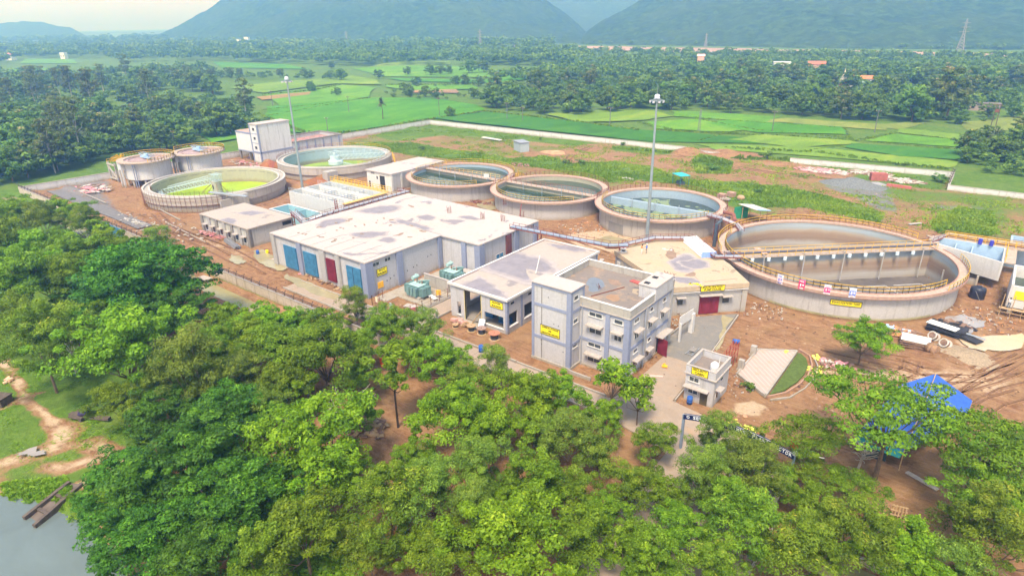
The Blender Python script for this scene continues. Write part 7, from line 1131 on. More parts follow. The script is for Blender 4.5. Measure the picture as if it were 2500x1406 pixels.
# ------------------------------------------------------------------ people
SKIN = mat('skin', (.16, .08, .05), .05); 
def person(label, loc, rz, pose, shirt, trou, helmet=None, group=None):
    "one skinned body: joints carry radii, five fingers a hand; clothing by body region"
    J = {'pel': (0, 0, .94, .15), 'sp': (0, 0, 1.12, .13), 'ch': (0, 0, 1.34, .16), 'nk': (0, 0, 1.5, .06), 'hd': (0, .01, 1.62, .095), 'tp': (0, .0, 1.73, .07),
         'lh': (-.1, 0, .9, .1), 'lk': (-.12, .02, .5, .065), 'la': (-.12, -.02, .09, .045), 'lt': (-.13, .14, .04, .035), 'rh': (.1, 0, .9, .1), 'rk': (.12, .02, .5, .065), 'ra': (.12, -.02, .09, .045), 'rt': (.13, .14, .04, .035),
         'ls': (-.2, 0, 1.42, .06), 'le': (-.27, -.02, 1.14, .045), 'lw': (-.28, .05, .9, .032), 'lp': (-.28, .08, .82, .034), 'rs': (.2, 0, 1.42, .06), 're': (.27, -.02, 1.14, .045), 'rw': (.28, .05, .9, .032), 'rp': (.28, .08, .82, .034)}
    for k, v in pose.items(): J[k] = tuple(v)+(J[k][3],)
    E_ = [('pel', 'sp'), ('sp', 'ch'), ('ch', 'nk'), ('nk', 'hd'), ('hd', 'tp'), ('pel', 'lh'), ('lh', 'lk'), ('lk', 'la'), ('la', 'lt'), ('pel', 'rh'), ('rh', 'rk'), ('rk', 'ra'), ('ra', 'rt'), ('ch', 'ls'), ('ls', 'le'), ('le', 'lw'), ('lw', 'lp'), ('ch', 'rs'), ('rs', 're'), ('re', 'rw'), ('rw', 'rp')]
    for s_ in 'lr':
        c, w_ = Vector(J[s_+'p'][:3]), Vector(J[s_+'w'][:3]); d = (c-w_).normalized(); u = d.cross(Vector((1, 0, 0))).normalized()
        for i in range(5):
            o = (-.032+.02*i) if i < 4 else .045; L = (.075, .085, .08, .06, .05)[i]; st = c+u*o*.8+d*(.01 if i < 4 else -.04); k1, k2 = '%sf%da' % (s_, i), '%sf%db' % (s_, i)
            J[k1] = tuple(st+d*L*.5+u*(.02 if i == 4 else 0))+(.009,); J[k2] = tuple(st+d*L+Vector((0, .02, 0))+u*(.03 if i == 4 else 0))+(.008,); E_ += [(s_+'p', k1), (k1, k2)]
    ks = list(J); me = bpy.data.meshes.new('person'); me.from_pydata([J[k][:3] for k in ks], [(ks.index(a), ks.index(b)) for a, b in E_], []); o = bpy.data.objects.new('tmp', me); COL.objects.link(o); md = o.modifiers.new('s', 'SKIN'); md.use_smooth_shade = True
    for i, k in enumerate(ks): me.skin_vertices[0].data[i].radius = (J[k][3], J[k][3])
    me.skin_vertices[0].data[0].use_root = True; sb = o.modifiers.new('u', 'SUBSURF'); sb.levels = 1; sb.render_levels = 1
    dg = bpy.context.evaluated_depsgraph_get(); m2 = bpy.data.meshes.new_from_object(o.evaluated_get(dg)); bpy.data.objects.remove(o); m2.materials.clear()
    for q in (SKIN, shirt, trou, BLK): m2.materials.append(q)
    kv = [(Vector(J[k][:3]), k) for k in ks]
    for f in m2.polygons:
        k = min(kv, key=lambda t: (t[0]-f.center).length)[1]; f.material_index = 0 if (k in ('nk', 'hd', 'tp', 'lp', 'rp', 'lw', 'rw') or 'f' in k) else 3 if k in ('lt', 'rt') else 2 if k in ('pel', 'lh', 'rh', 'lk', 'rk', 'la', 'ra') else 1
    r = root('person', label, 'person', (0, 0, 0), group); b_ = bpy.data.objects.new('body', m2); COL.objects.link(b_); b_.parent = r; h = Vector(J['hd'][:3])
    part('helmet' if helmet else 'hair', helmet or BLK, r, lambda b: b.lathe(h.x, h.y-.01, [(.125 if helmet else .1, h.z+.02), (.115, h.z+.07), (.08, h.z+.13), (.02, h.z+.15)], 12), True)
    part('face', SKIN, r, lambda b: (b.cbox((h.x, h.y+.105, h.z-.0), (.025, .03, .05)), b.cbox((h.x-.1, h.y, h.z), (.02, .03, .05)), b.cbox((h.x+.1, h.y, h.z), (.02, .03, .05))))
    part('eyes_and_mouth', BLK, r, lambda b: (b.cbox((h.x-.035, h.y+.093, h.z+.02), (.022, .01, .01)), b.cbox((h.x+.035, h.y+.093, h.z+.02), (.022, .01, .01)), b.cbox((h.x, h.y+.09, h.z-.05), (.04, .01, .008))))
    r.location = loc; r.rotation_euler = (0, 0, rz); return r
walk = {'lk': (-.1, .2, .52), 'la': (-.1, .3, .1), 'lt': (-.1, .45, .05), 'rk': (.1, .05, .5), 'ra': (.1, -.32, .16), 'rt': (.1, -.22, .05), 'le': (-.26, -.15, 1.16), 'lw': (-.26, -.2, .92), 'lp': (-.26, -.2, .84), 're': (.26, .12, 1.16), 'rw': (.24, .32, 1.05), 'rp': (.23, .39, 1.02)}
lg = mat('shirt_grey', (.45, .46, .42), .1); jeans = mat('trousers_slate', (.12, .15, .2), .1); ors = mat('shirt_orange', (.85, .25, .06), .1); wt = mat('trousers_white', (.75, .73, .72), .1); bs_ = mat('shirt_blue', (.04, .16, .6), .1); gs = mat('shirt_pale', (.6, .55, .58), .1); khk = mat('trousers_khaki', (.4, .34, .3), .1); hw = mat('helmet_white', (.85, .85, .82), .03)
p = P(1067, 783, .18); person('man in a grey shirt and white helmet walking along the concrete road', (p.x, p.y, .18), R(-120), walk, lg, jeans, hw)
p = P(1566, 620, 4.8); person('worker in an orange shirt and white trousers on the tan roof', (p.x, p.y, 4.8), R(-60), {'re': (.25, .12, 1.18), 'rw': (.2, .32, 1.1), 'rp': (.2, .39, 1.08), 'nk': (0, .05, 1.5), 'hd': (0, .1, 1.6), 'tp': (0, .13, 1.7)}, ors, wt)
p = P(1578, 619, 4.8); person('worker in a blue shirt and white helmet on the tan roof', (p.x, p.y, 4.8), R(100), {'re': (.25, .12, 1.18), 'rw': (.2, .32, 1.1), 'rp': (.2, .39, 1.08)}, bs_, khk, hw)
person('worker in a pale shirt and dark trousers standing on the scaffold at the right edge', (5.3, 112.8, 1.22), R(10), {'re': (.26, .15, 1.25), 'rw': (.2, .4, 1.35), 'rp': (.2, .47, 1.38), 'le': (-.26, .15, 1.25), 'lw': (-.2, .4, 1.3), 'lp': (-.2, .47, 1.33)}, gs, jeans)
# ------------------------------------------------------------------ vegetation
def leafmat(name, stops, trans=.3, rough=.55):
    if name in MATS: return MATS[name]
    m, nt, bs = newmat(name)
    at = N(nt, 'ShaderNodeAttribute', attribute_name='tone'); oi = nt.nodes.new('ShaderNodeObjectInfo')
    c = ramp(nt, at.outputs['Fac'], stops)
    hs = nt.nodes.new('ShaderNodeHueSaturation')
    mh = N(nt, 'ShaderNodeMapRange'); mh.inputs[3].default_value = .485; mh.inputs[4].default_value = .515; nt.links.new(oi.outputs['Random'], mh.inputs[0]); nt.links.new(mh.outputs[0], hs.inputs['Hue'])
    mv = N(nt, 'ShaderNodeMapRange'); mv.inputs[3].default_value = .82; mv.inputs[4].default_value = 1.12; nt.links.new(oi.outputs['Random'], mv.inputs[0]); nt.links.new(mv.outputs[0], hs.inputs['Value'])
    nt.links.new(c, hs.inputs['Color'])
    finish(nt, bs, hs.outputs[0], rough, .25)
    tr = nt.nodes.new('ShaderNodeBsdfTranslucent'); nt.links.new(hs.outputs[0], tr.inputs[0]); mx = nt.nodes.new('ShaderNodeMixShader'); mx.inputs[0].default_value = trans
    nt.links.new(bs.outputs[0], mx.inputs[1]); nt.links.new(tr.outputs[0], mx.inputs[2]); nt.links.new(mx.outputs[0], nt.nodes['Material Output'].inputs[0])
    MATS[name] = m; return m
LM = {
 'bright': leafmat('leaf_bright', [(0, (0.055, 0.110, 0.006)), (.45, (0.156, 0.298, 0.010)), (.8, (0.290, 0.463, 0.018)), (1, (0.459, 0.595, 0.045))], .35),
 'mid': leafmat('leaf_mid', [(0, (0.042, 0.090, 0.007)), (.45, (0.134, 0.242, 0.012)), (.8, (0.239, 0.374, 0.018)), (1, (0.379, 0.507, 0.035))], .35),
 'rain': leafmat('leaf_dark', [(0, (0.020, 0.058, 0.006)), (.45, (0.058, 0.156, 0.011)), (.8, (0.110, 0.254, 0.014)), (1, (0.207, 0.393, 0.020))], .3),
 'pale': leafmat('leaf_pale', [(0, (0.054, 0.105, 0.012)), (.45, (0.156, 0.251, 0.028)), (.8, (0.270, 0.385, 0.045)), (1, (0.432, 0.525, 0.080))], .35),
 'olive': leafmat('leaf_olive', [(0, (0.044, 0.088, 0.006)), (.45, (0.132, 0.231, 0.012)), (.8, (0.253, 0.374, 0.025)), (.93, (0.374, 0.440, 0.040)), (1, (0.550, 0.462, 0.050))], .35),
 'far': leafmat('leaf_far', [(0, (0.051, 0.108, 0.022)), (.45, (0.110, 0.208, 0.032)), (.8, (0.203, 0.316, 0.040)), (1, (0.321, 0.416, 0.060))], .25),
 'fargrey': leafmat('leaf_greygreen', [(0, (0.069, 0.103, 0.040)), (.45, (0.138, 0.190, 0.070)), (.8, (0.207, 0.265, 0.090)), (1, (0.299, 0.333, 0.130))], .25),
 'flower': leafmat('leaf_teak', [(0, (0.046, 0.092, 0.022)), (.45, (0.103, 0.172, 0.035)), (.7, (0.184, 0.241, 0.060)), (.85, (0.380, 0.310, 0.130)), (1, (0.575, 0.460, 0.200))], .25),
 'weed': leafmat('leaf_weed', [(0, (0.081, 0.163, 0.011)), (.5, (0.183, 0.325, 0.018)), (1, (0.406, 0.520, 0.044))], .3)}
bark = mat('bark', (.14, .10, .07), .35, 3, .9); barkd = mat('dark_bark', (.05, .035, .028), .3, 3, .9); barkp = mat('pale_bark', (.42, .38, .33), .25, 2, .8)
def leafquads(C, Nn, L, Wd, rs):
    "diamond leaf sprays: centres C, normals Nn, length L, width Wd"
    n = len(C); Nn = Nn/np.linalg.norm(Nn, axis=1, keepdims=True)
    t = rs.randn(n, 3); t -= (t*Nn).sum(1, keepdims=True)*Nn; t /= np.linalg.norm(t, axis=1, keepdims=True)+1e-9; s_ = np.cross(Nn, t)
    L = L[:, None]; W_ = Wd[:, None]
    v = np.stack([C-t*L*.5, C+s_*W_*.5-t*L*.05, C+t*L*.5-Nn*L*.12, C-s_*W_*.5-t*L*.05], 1).reshape(-1, 3)
    return v, np.arange(4*n).reshape(-1, 4)
def crown_arrays(seed, Rr, Hh, nc, per, ls, style='round', lw=.5, low=False):
    "leaf sprays gathered into clumps set through an uneven crown"
    rs = np.random.RandomState(seed); C = []; NN = []; T = []; LL = []
    lob = rs.rand(6)*6.28; la = rs.rand(6)*.3
    cl = []; tries = 0
    while len(cl) < nc and tries < nc*30:
        tries += 1
        d = rs.randn(3); d /= np.linalg.norm(d)
        if d[2] < (-.85 if low else -.35): continue
        th = math.atan2(d[1], d[0]); k = 1+sum(la[q]*math.sin((q+1)*th+lob[q]) for q in range(5))
        r = (.5+.5*rs.rand()**.6) if rs.rand() < .85 else .2+.3*rs.rand()
        c = np.array([d[0]*Rr*k*r, d[1]*Rr*k*r, d[2]*Hh*r*(.85+.3*rs.rand())])
        if style == 'flat': c[2] = (rs.rand()*.9-.1)*Hh*(1-.5*(math.hypot(c[0], c[1])/Rr)**2)
        if style == 'tall': c = np.array([d[0]*Rr*k*r*.9, d[1]*Rr*k*r*.9, (rs.rand()*1.7-.6)*Hh]); c[:2] *= 1.05-.45*abs(c[2]/Hh)
        if style == 'round' and math.sin(3*th+lob[0])*math.sin(4*d[2]+lob[1]) > .55: continue      # openings between the boughs
        cl.append(c)
    for c in cl:
        cr = Rr*(.15+.24*rs.rand())*(5.0/max(4, nc**.5))**.5; flat_ = {'round': .75, 'flat': .28, 'rain': .38, 'tall': .9}[style]
        n = int(per*(.6+.8*rs.rand())); d = rs.randn(n, 3); d /= np.linalg.norm(d, axis=1, keepdims=True); d[:, 2] = np.where(d[:, 2] < -.25, -d[:, 2]*.6, d[:, 2])
        rad = cr*(.55+.5*rs.rand(n)**.7); p = c+d*rad[:, None]*np.array([1, 1, flat_])
        nm = d*np.array([.7, .7, 1])+np.array([0, 0, .5])+rs.randn(n, 3)*.45
        C.append(p); NN.append(nm); ct = rs.rand()*.42-.04
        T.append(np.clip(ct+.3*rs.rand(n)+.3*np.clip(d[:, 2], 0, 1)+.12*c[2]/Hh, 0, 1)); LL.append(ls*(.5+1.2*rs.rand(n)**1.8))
    C = np.concatenate(C); NN = np.concatenate(NN); T = np.concatenate(T); LL = np.concatenate(LL)
    v, f = leafquads(C, NN, LL, LL*lw, rs); return v, f, T, cl
def limbs(b, cl, base, zc, rt, rs, k=10, lean=(0, 0), n=6):
    "tapered trunk that forks into limbs reaching clump centres"
    fork = Vector((lean[0]*.5, lean[1]*.5, base))
    b.tube([(0, 0, -.5), (lean[0]*.2, lean[1]*.2, base*.5), fork], rt, n, rt*.7)
    idx = rs.permutation(len(cl))[:k]
    for j in idx:
        c = Vector(cl[j])+Vector((0, 0, zc)); mid = fork.lerp(c, .5)+Vector((rs.randn()*.3, rs.randn()*.3, -.1*abs(c.z-base)))
        r0 = rt*(.3+.25*rs.rand()); b.tube([fork, mid, fork.lerp(c, .93)], r0, 5, r0*.3)
PROTO = {}
def proto(kind, seed, Rr, Hh, zc, nc, per, ls, style, lm, base, rt, bk=None, k=12, lw=.5, lean=(0, 0)):
    v, f, T, cl = crown_arrays(seed, Rr, Hh, nc, per, ls, style, lw, kind[0] == 'f' and kind != 'flat'); v[:, 2] += zc
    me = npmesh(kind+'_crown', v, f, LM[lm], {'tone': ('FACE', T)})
    b = MB(); rs = np.random.RandomState(seed+1); limbs(b, cl, base, zc, rt, rs, k, lean)
    tm = bpy.data.meshes.new(kind+'_trunk'); tm.from_pydata(b.v, [], b.f); tm.materials.append(bk or bark); tm.update()
    PROTO.setdefault(kind, []).append((me, tm, Rr, zc)); return me
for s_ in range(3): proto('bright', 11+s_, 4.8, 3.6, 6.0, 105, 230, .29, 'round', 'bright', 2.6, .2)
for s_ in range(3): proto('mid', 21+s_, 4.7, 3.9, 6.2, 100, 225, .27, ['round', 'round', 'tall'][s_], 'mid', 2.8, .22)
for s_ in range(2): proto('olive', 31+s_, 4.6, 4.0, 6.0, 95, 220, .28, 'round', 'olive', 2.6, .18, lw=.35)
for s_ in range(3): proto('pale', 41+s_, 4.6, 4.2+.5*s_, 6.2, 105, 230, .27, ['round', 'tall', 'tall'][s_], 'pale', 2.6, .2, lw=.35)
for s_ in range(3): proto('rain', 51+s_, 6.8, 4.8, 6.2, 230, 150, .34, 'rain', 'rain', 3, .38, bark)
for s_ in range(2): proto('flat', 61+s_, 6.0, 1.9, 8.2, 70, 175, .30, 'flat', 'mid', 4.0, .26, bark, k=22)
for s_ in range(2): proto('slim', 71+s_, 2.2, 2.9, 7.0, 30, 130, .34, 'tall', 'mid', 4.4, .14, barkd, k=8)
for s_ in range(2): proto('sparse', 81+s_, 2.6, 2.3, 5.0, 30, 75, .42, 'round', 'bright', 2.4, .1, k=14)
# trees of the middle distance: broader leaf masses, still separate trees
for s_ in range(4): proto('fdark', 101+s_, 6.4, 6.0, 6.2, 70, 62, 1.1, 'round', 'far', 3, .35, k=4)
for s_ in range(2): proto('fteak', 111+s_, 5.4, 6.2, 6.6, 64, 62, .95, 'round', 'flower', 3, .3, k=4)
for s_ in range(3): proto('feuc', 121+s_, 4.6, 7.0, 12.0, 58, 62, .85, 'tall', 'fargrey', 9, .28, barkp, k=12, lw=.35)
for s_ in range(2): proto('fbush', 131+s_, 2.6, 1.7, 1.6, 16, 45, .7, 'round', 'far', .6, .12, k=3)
def tree(kind, name, loc, sc, label, group=None, v=None, rz=None, scz=None, cat='tree'):
    me, tm, Rr, zc = PROTO[kind][(v if v is not None else random.randrange(99)) % len(PROTO[kind])]
    r = bpy.data.objects.new(name, None); COL.objects.link(r); r.location = loc; r.rotation_euler = (0, 0, random.random()*6.28 if rz is None else rz); r.scale = (sc, sc, scz or sc)
    ORG[r.name] = Vector(loc)
    tag(r, label, cat, group)
    for nm, mesh in (('trunk', tm), ('crown', me)): o = bpy.data.objects.new(nm, mesh); COL.objects.link(o); o.parent = r
    return r
# near trees: (crown centre px, py, radius px, kind, label)
NT = [
 (40,529,46,'mid','dark green tree at the left edge, just outside the corner of the barbed-wire wall'),(95,544,45,'olive','brownish green tree beside the mud bank by the far left wall corner'),(150,524,42,'bright','light yellow-green tree leaning over the left end of the asphalt track'),(205,549,40,'olive','thin olive tree whose top crosses the asphalt track'),(238,559,26,'sparse','small sparse tree in front of the white stretch of wall at the far left'),
 (20,599,55,'mid','low dark tree on the left frame edge behind the bright canopy'),(70,614,52,'bright','bright green tree second from the left edge above the grass bank'),(130,604,45,'mid','medium green tree below the yellowish tree at the left'),(190,624,60,'bright','bright lime crown in the left belt, level with the blue wall gate'),(265,614,55,'bright','lime green crown in front of the small blue gate in the wall'),(330,624,48,'mid','darker crown just right of the blue wall gate'),(390,619,45,'pale','thin greyish green tree reaching up to the muddy yard left of the long store'),
 (45,690,75,'mid','broad green tree at the left edge with a rounded top'),(115,680,60,'bright','light green tree wedged between two darker crowns on the left'),(190,690,60,'mid','mid green tree left of the big dark spreading tree'),(350,690,125,'rain','big dark green spreading tree beside the muddy ditch'),(225,730,55,'rain','dark tree crown under the left side of the big spreading tree'),(395,770,80,'rain','dark crown hanging over the hidden red roof'),(30,780,60,'mid','dark tree above the footpath at the left edge'),
 (100,845,85,'olive','olive brown tree standing alone above the grass slope'),(180,800,50,'mid','green tree with bare twigs on its right, behind the olive tree'),(295,850,105,'bright','wide bright green tree overhanging the shady grass'),(230,800,60,'bright','small bright crown behind the wide bright green tree'),(395,900,55,'mid','green tree directly right of the grass with the umbrella bench'),(300,985,58,'mid','dense green tree beside the umbrella and stone bench'),
 (550,790,55,'bright','bright tree in front of the muddy ditch below the white slab'),(630,795,60,'bright','bright green tree touching the barbed-wire wall'),(715,795,52,'bright','bright green tree right of the end of the barbed-wire wall'),(785,795,52,'mid','round green tree below the maroon shutter'),(868,752,42,'pale','slender feathery tree in front of the last blue shutter'),(932,775,38,'pale','small feathery tree beside the transformer yard kerb'),
 (520,850,62,'mid','mid green tree in front of the hidden red roof'),(600,840,70,'bright','yellow-green crown in the middle of the left belt'),(690,860,80,'mid','dull green tree under the maroon shutter trees'),(790,870,95,'mid','large dense dull green crown in the centre-left'),(870,840,60,'bright','green crown at the left end of the roadside gap'),(960,800,55,'mid','tree left of the walking man, at the kerb'),(1030,815,55,'pale','light tree below the walking man'),
 (480,930,90,'pale','pale feathery green tree above the great dark spreading tree'),(590,930,70,'pale','pale green crown left of the bare branches'),(700,940,70,'mid','dark crown above the yellow-green round tree'),(420,1010,80,'rain','dark layered tree right of the dense tree by the bench'),(560,1020,95,'rain','dark layered crown in the middle of the lower left mass'),(470,1130,125,'rain','great dark spreading tree at the heart of the lower left'),(330,1180,90,'rain','dark spreading tree leaning over the bank by the slipway'),(560,1230,120,'rain','dark layered tree left of the round lime tree'),(350,1320,100,'rain','dark spreading tree overhanging the pond'),(500,1370,100,'rain','dark tree on the bottom edge, right of the pond'),
 (720,960,45,'sparse','thin yellow-green tree rising above the bare branches'),(770,1080,125,'bright','big round lime green tree left of centre'),(680,1200,75,'bright','lime crown low on the left of the big round lime tree'),(830,1180,75,'bright','lime green lower crown right of the big round lime tree'),(740,1300,95,'mid','green tree on the bottom edge below the round lime tree'),(640,1370,80,'mid','dark green tree in the bottom left shade'),
 (958,905,52,'slim','lone tree with a tall straight black trunk and small crown'),(1080,880,65,'bright','green tree next to the black-trunked tree'),(1130,940,60,'olive','yellowish feathery tree behind the lime tree in the centre'),(1010,860,50,'mid','small green tree behind the black-trunked tree'),(1110,1010,95,'bright','bright lime tree in the centre, right of the black trunk'),(1210,900,48,'pale','feathery grey-green tree beside the blue drum on the road'),(1200,1050,80,'bright','bright crown right of the central lime tree'),
 (950,1230,100,'olive','yellow-tipped olive tree at the bottom, left of centre'),(900,1340,70,'olive','yellowish lower crown beside the dark grass hollow'),(1060,1200,95,'pale','dull feathery tree right of the yellow-tipped olive tree'),(1290,975,88,'bright','bright open tree with a forked trunk showing below'),(1360,960,60,'bright','light green tree below the chemical building tower'),(1400,1080,85,'pale','feathery yellow-green tree left of the gate road'),(1180,1160,90,'pale','pale feathery tree in the bottom centre'),
 (1300,1180,90,'mid','green crown in the centre bottom above the largest lime tree'),(1250,1320,135,'bright','largest lime green tree on the bottom edge'),(1090,1360,95,'mid','mid green tree on the bottom edge left of the largest lime tree'),(1410,1330,95,'mid','darker tree on the bottom edge right of the largest lime tree'),(1400,1200,70,'olive','olive tree with orange flowers left of the open clay patch'),
 (1495,925,55,'sparse','thin young tree against the blue corner column of the three-storey block'),(1560,960,50,'sparse','sparse light green tree leaning over the gate road'),(1475,1020,50,'bright','bright tree standing in front of the gate road'),(1600,1085,60,'olive','yellow-leaved tree left of the gate post'),(1540,1190,75,'olive','open olive tree with a slanting bare trunk'),(1620,1210,60,'mid','thin green tree below the yellow-leaved tree'),
 (1745,1075,64,'pale','feathery green tree hiding the middle of the gate banner'),(1720,1180,75,'pale','feathery tree below the gate banner'),(1830,1150,85,'pale','feathery green tree in front of the right gate column'),(1660,1300,75,'mid','dark tree near the bottom, left of the yellow-green mass'),(1540,1350,75,'mid','green tree on the bottom edge with yellow flowers'),
 (1985,1065,82,'flat','flat-topped tree right of the gate with spreading branches'),(2180,1000,135,'flat','tall flat-topped tree standing before the blue tarpaulin'),(2085,1185,62,'flat','lower flat-topped tree beside the red clay cut'),(1980,1150,60,'flat','small flat-topped tree over the gate lawn'),(2400,1080,110,'flat','flat-topped tree at the right edge over the clay bank'),(2420,1190,90,'flat','lower flat-topped tree at the right edge with a leaning trunk'),
 (1830,1290,105,'olive','yellow-green tree at the bottom right of centre'),(1950,1350,105,'olive','yellow-green tree on the bottom edge'),(2080,1310,100,'olive','yellow-green bushy tree left of the small stream'),(1990,1240,60,'mid','green tree above the yellow-green mass beside the lawn'),(2200,1360,80,'bright','rounded green tree on the bottom edge beside the stream'),(2420,1310,100,'olive','yellowish tree in the bottom right corner'),(2330,1385,70,'pale','greyish tree on the bottom edge near the right corner'),(2500,1240,70,'mid','green tree cut by the right edge above the corner'),
 (520,880,60,'mid','small dark crown between the hidden roof and the pale tree'),(650,1010,60,'pale','pale crown left of the big round lime tree'),(880,930,50,'mid','dark crown just left of the black-trunked tree'),(1160,1260,70,'pale','pale crown left of the largest lime tree'),(1010,1340,60,'mid','mid green tree right of the dark grass hollow'),(1330,1080,60,'pale','pale tree below the open tree with a forked trunk'),(1460,1110,55,'olive','small yellowish tree near the left gate kerb'),(1480,1250,60,'mid','green tree between the clay patches in the bottom centre'),
 (1835,1110,45,'pale','feathery tree under the right half of the gate banner'),(1780,1240,70,'mid','green tree above the bottom yellow-green mass'),(1900,1180,55,'mid','green tree left of the striped lawn'),(2480,1090,70,'flat','flat crown cut off by the right edge'),(1250,1210,60,'bright','bright crown just above the largest lime tree'),(470,880,60,'mid','dark green crown right of the bench trees'),(160,630,45,'mid','mid green crown in the left belt above the olive tree'),(290,660,50,'bright','lime crown left of the big dark spreading tree'),
 (1010,1120,55,'mid','small green tree over the bare earth slope'),(880,1010,45,'mid','short tree beside the bare earth and cut branches'),(1600,1375,80,'mid','bottom edge tree between the yellow and lime crowns'),(1740,1385,80,'olive','yellowish bottom edge tree left of the right-hand mass'),(2110,825,56,'bright','single leafy tree in the clay yard left of the debris by the tank')]
SH = {'slim': 1.25}
for k, (px, py, rp, kind, lab) in enumerate(NT):
    me, tm, Rr, zc = PROTO[kind][0]
    s_ = 1.0; rp *= .92 if kind in ('pale', 'mid', 'olive') and py > 950 and px > 950 else 1
    for _ in range(4):      # crown centre seen at (px,py): find its height and scale together
        p = P(px, py, zc*s_*.97); s_ = rp/F_PX*(D(p))/Rr
    z = float(gz(p.x, p.y)); scz = s_*(1 if kind != 'flat' else 1)
    if 'single leafy' in lab: s_ *= .95
    tree(kind, {'rain': 'rain_tree', 'olive': 'acacia_tree', 'flat': 'flat_crowned_tree', 'slim': 'tall_tree', 'sparse': 'young_tree'}.get(kind, 'broadleaf_tree'), (p.x, p.y, z-.1), s_, lab, 'trees of the belt in front of the plant' if 'clay yard' not in lab else None, v=k)
    if k in (66,): pass
def deadtree(px, py, r, label):
    p = P(px, py, 4); rs = random.Random(int(px)); b = MB(); t = root('bare_tree', label, 'tree', (p.x, p.y, 0)); k = MB(); k.tube([(p.x, p.y, -.3), (p.x+.2, p.y, 2.2)], .16, 6, .1); k.build('trunk', barkp, t)
    for _ in range(30):
        az = rs.uniform(0, 6.28); q = Vector((p.x+.2, p.y, rs.uniform(1.4, 3))); pts = [q]
        for s_ in range(4): q = q+Vector((math.cos(az)*r*.28, math.sin(az)*r*.28, rs.uniform(.2, 1.0)*r*.3)); az += rs.uniform(-.6, .6); pts.append(q)
        b.tube(pts, .06, 4, .02)
    b.build('branches', barkp, t)
deadtree(165, 845, 2.2, 'bare pale twiggy tree between the olive tree and the wide bright tree'); deadtree(840, 985, 3.0, 'leafless grey shrub above the bare earth slope'); deadtree(2110, 1075, 1.2, 'leafless white-barked tree in front of the blue tarpaulin')
# middle-distance trees -------------------------------------------------
def scatter(poly, n, kinds, hs, label, group, name='woodland_tree', seed=0, mind=1.6):
    rs = random.Random(seed); xs = [p[0] for p in poly]; ys = [p[1] for p in poly]; got = []; t = 0
    ab = [tuple(P(x, y, 0))[:2] for x, y in poly]
    ax_, bx = min(p[0] for p in ab), max(p[0] for p in ab); ay_, by = min(p[1] for p in ab), max(p[1] for p in ab)
    while len(got) < n and t < n*200:
        t += 1; x = rs.uniform(xs and min(xs), max(xs)); y = rs.uniform(min(ys), max(ys))
        if not bool(inpoly(np.array([x]), np.array([y]), poly)[0]): continue
        p = P(x, y, 0)
        if any((p.x-q[0])**2+(p.y-q[1])**2 < mind**2 for q in got): continue
        got.append((p.x, p.y)); kind = rs.choice(kinds); sc = rs.uniform(*hs)
        tree(kind, {'feuc': 'eucalyptus_tree', 'fteak': 'teak_tree', 'fbush': 'bush'}.get(kind, name), (p.x, p.y, -.1), sc, label[kind] if isinstance(label, dict) else label, group, v=rs.randrange(9), cat='bush' if kind == 'fbush' else 'tree')
# dark wood left of the plant
LW = {'fdark': 'dark round tree in the wood beyond the left boundary wall', 'feuc': 'tall grey-green eucalyptus in the wood beyond the left boundary wall', 'fteak': 'teak with brownish flower heads in the wood beyond the left wall', 'fbush': 'low bush at the foot of the wood beyond the left wall'}
scatter([(-60, 470), (30, 445), (120, 425), (260, 392), (380, 372), (560, 335), (625, 318), (600, 290), (400, 300), (200, 300), (0, 320), (-60, 330)], 40, ['fdark', 'fdark', 'fdark', 'fteak'], (.75, 1.05), LW, 'wood beyond the left wall', seed=1, mind=5.5)
scatter([(-80, 420), (100, 400), (220, 385), (300, 300), (440, 300), (620, 292), (560, 255), (300, 230), (0, 240), (-80, 260)], 30, ['feuc', 'feuc', 'fdark', 'fdark', 'fteak'], (.8, 1.15), LW, 'wood beyond the left wall', seed=2, mind=7)
scatter([(-100, 260), (0, 250), (300, 230), (520, 235), (560, 225), (420, 205), (200, 200), (-100, 205)], 26, ['feuc', 'fdark', 'fteak'], (.85, 1.15), LW, 'wood beyond the left wall', seed=3, mind=9)
for px, py, sc in ((205, 395, 1.05), (165, 390, .95), (135, 420, .8)): p = P(px, py, 0); tree('feuc', 'eucalyptus_tree', (p.x, p.y, 0), sc, 'eucalyptus with a pale bare trunk at the edge of the left wood', 'pale-trunked eucalyptus beside the left wall')
tree('feuc', 'eucalyptus_tree', tuple(P(605, 300, 0)), 1.0, 'tall eucalyptus at the right end of the left wood beside the green fields', v=1)
MW = {'fdark': 'dark tree in the tree line behind the left fields', 'fteak': 'teak with pale flower heads in the tree line behind the left fields', 'fbush': 'bush along the tree line behind the left fields'}
scatter([(380, 200), (480, 192), (600, 195), (760, 198), (850, 196), (850, 188), (700, 186), (500, 182), (400, 182)], 24, ['fteak', 'fdark', 'fteak'], (.5, .75), MW, 'tree line behind the left fields', seed=4, mind=7)
RW = {'fdark': 'dark tree in the wood behind the paddy fields on the right', 'fteak': 'teak with brownish flower heads in the wood behind the right-hand fields', 'feuc': 'tall thin tree in the wood behind the right-hand fields', 'fbush': 'bush at the edge of the wood behind the right-hand fields'}
scatter([(1180, 268), (1300, 278), (1420, 284), (1560, 268), (1700, 268), (1760, 278), (1850, 278), (1960, 286), (2080, 294), (2180, 300), (2260, 300), (2200, 270), (1900, 240), (1600, 230), (1400, 235), (1190, 245)], 46, ['fdark', 'fdark', 'fdark', 'fteak'], (.7, 1.0), RW, 'wood behind the right-hand fields', seed=5, mind=8)
scatter([(1200, 240), (1500, 235), (1900, 240), (2240, 270), (2420, 262), (2560, 250), (2560, 205), (2100, 190), (1700, 190), (1400, 205), (1180, 225)], 62, ['fdark', 'fdark', 'fteak', 'fteak'], (.8, 1.15), RW, 'wood behind the right-hand fields', seed=6, mind=9)
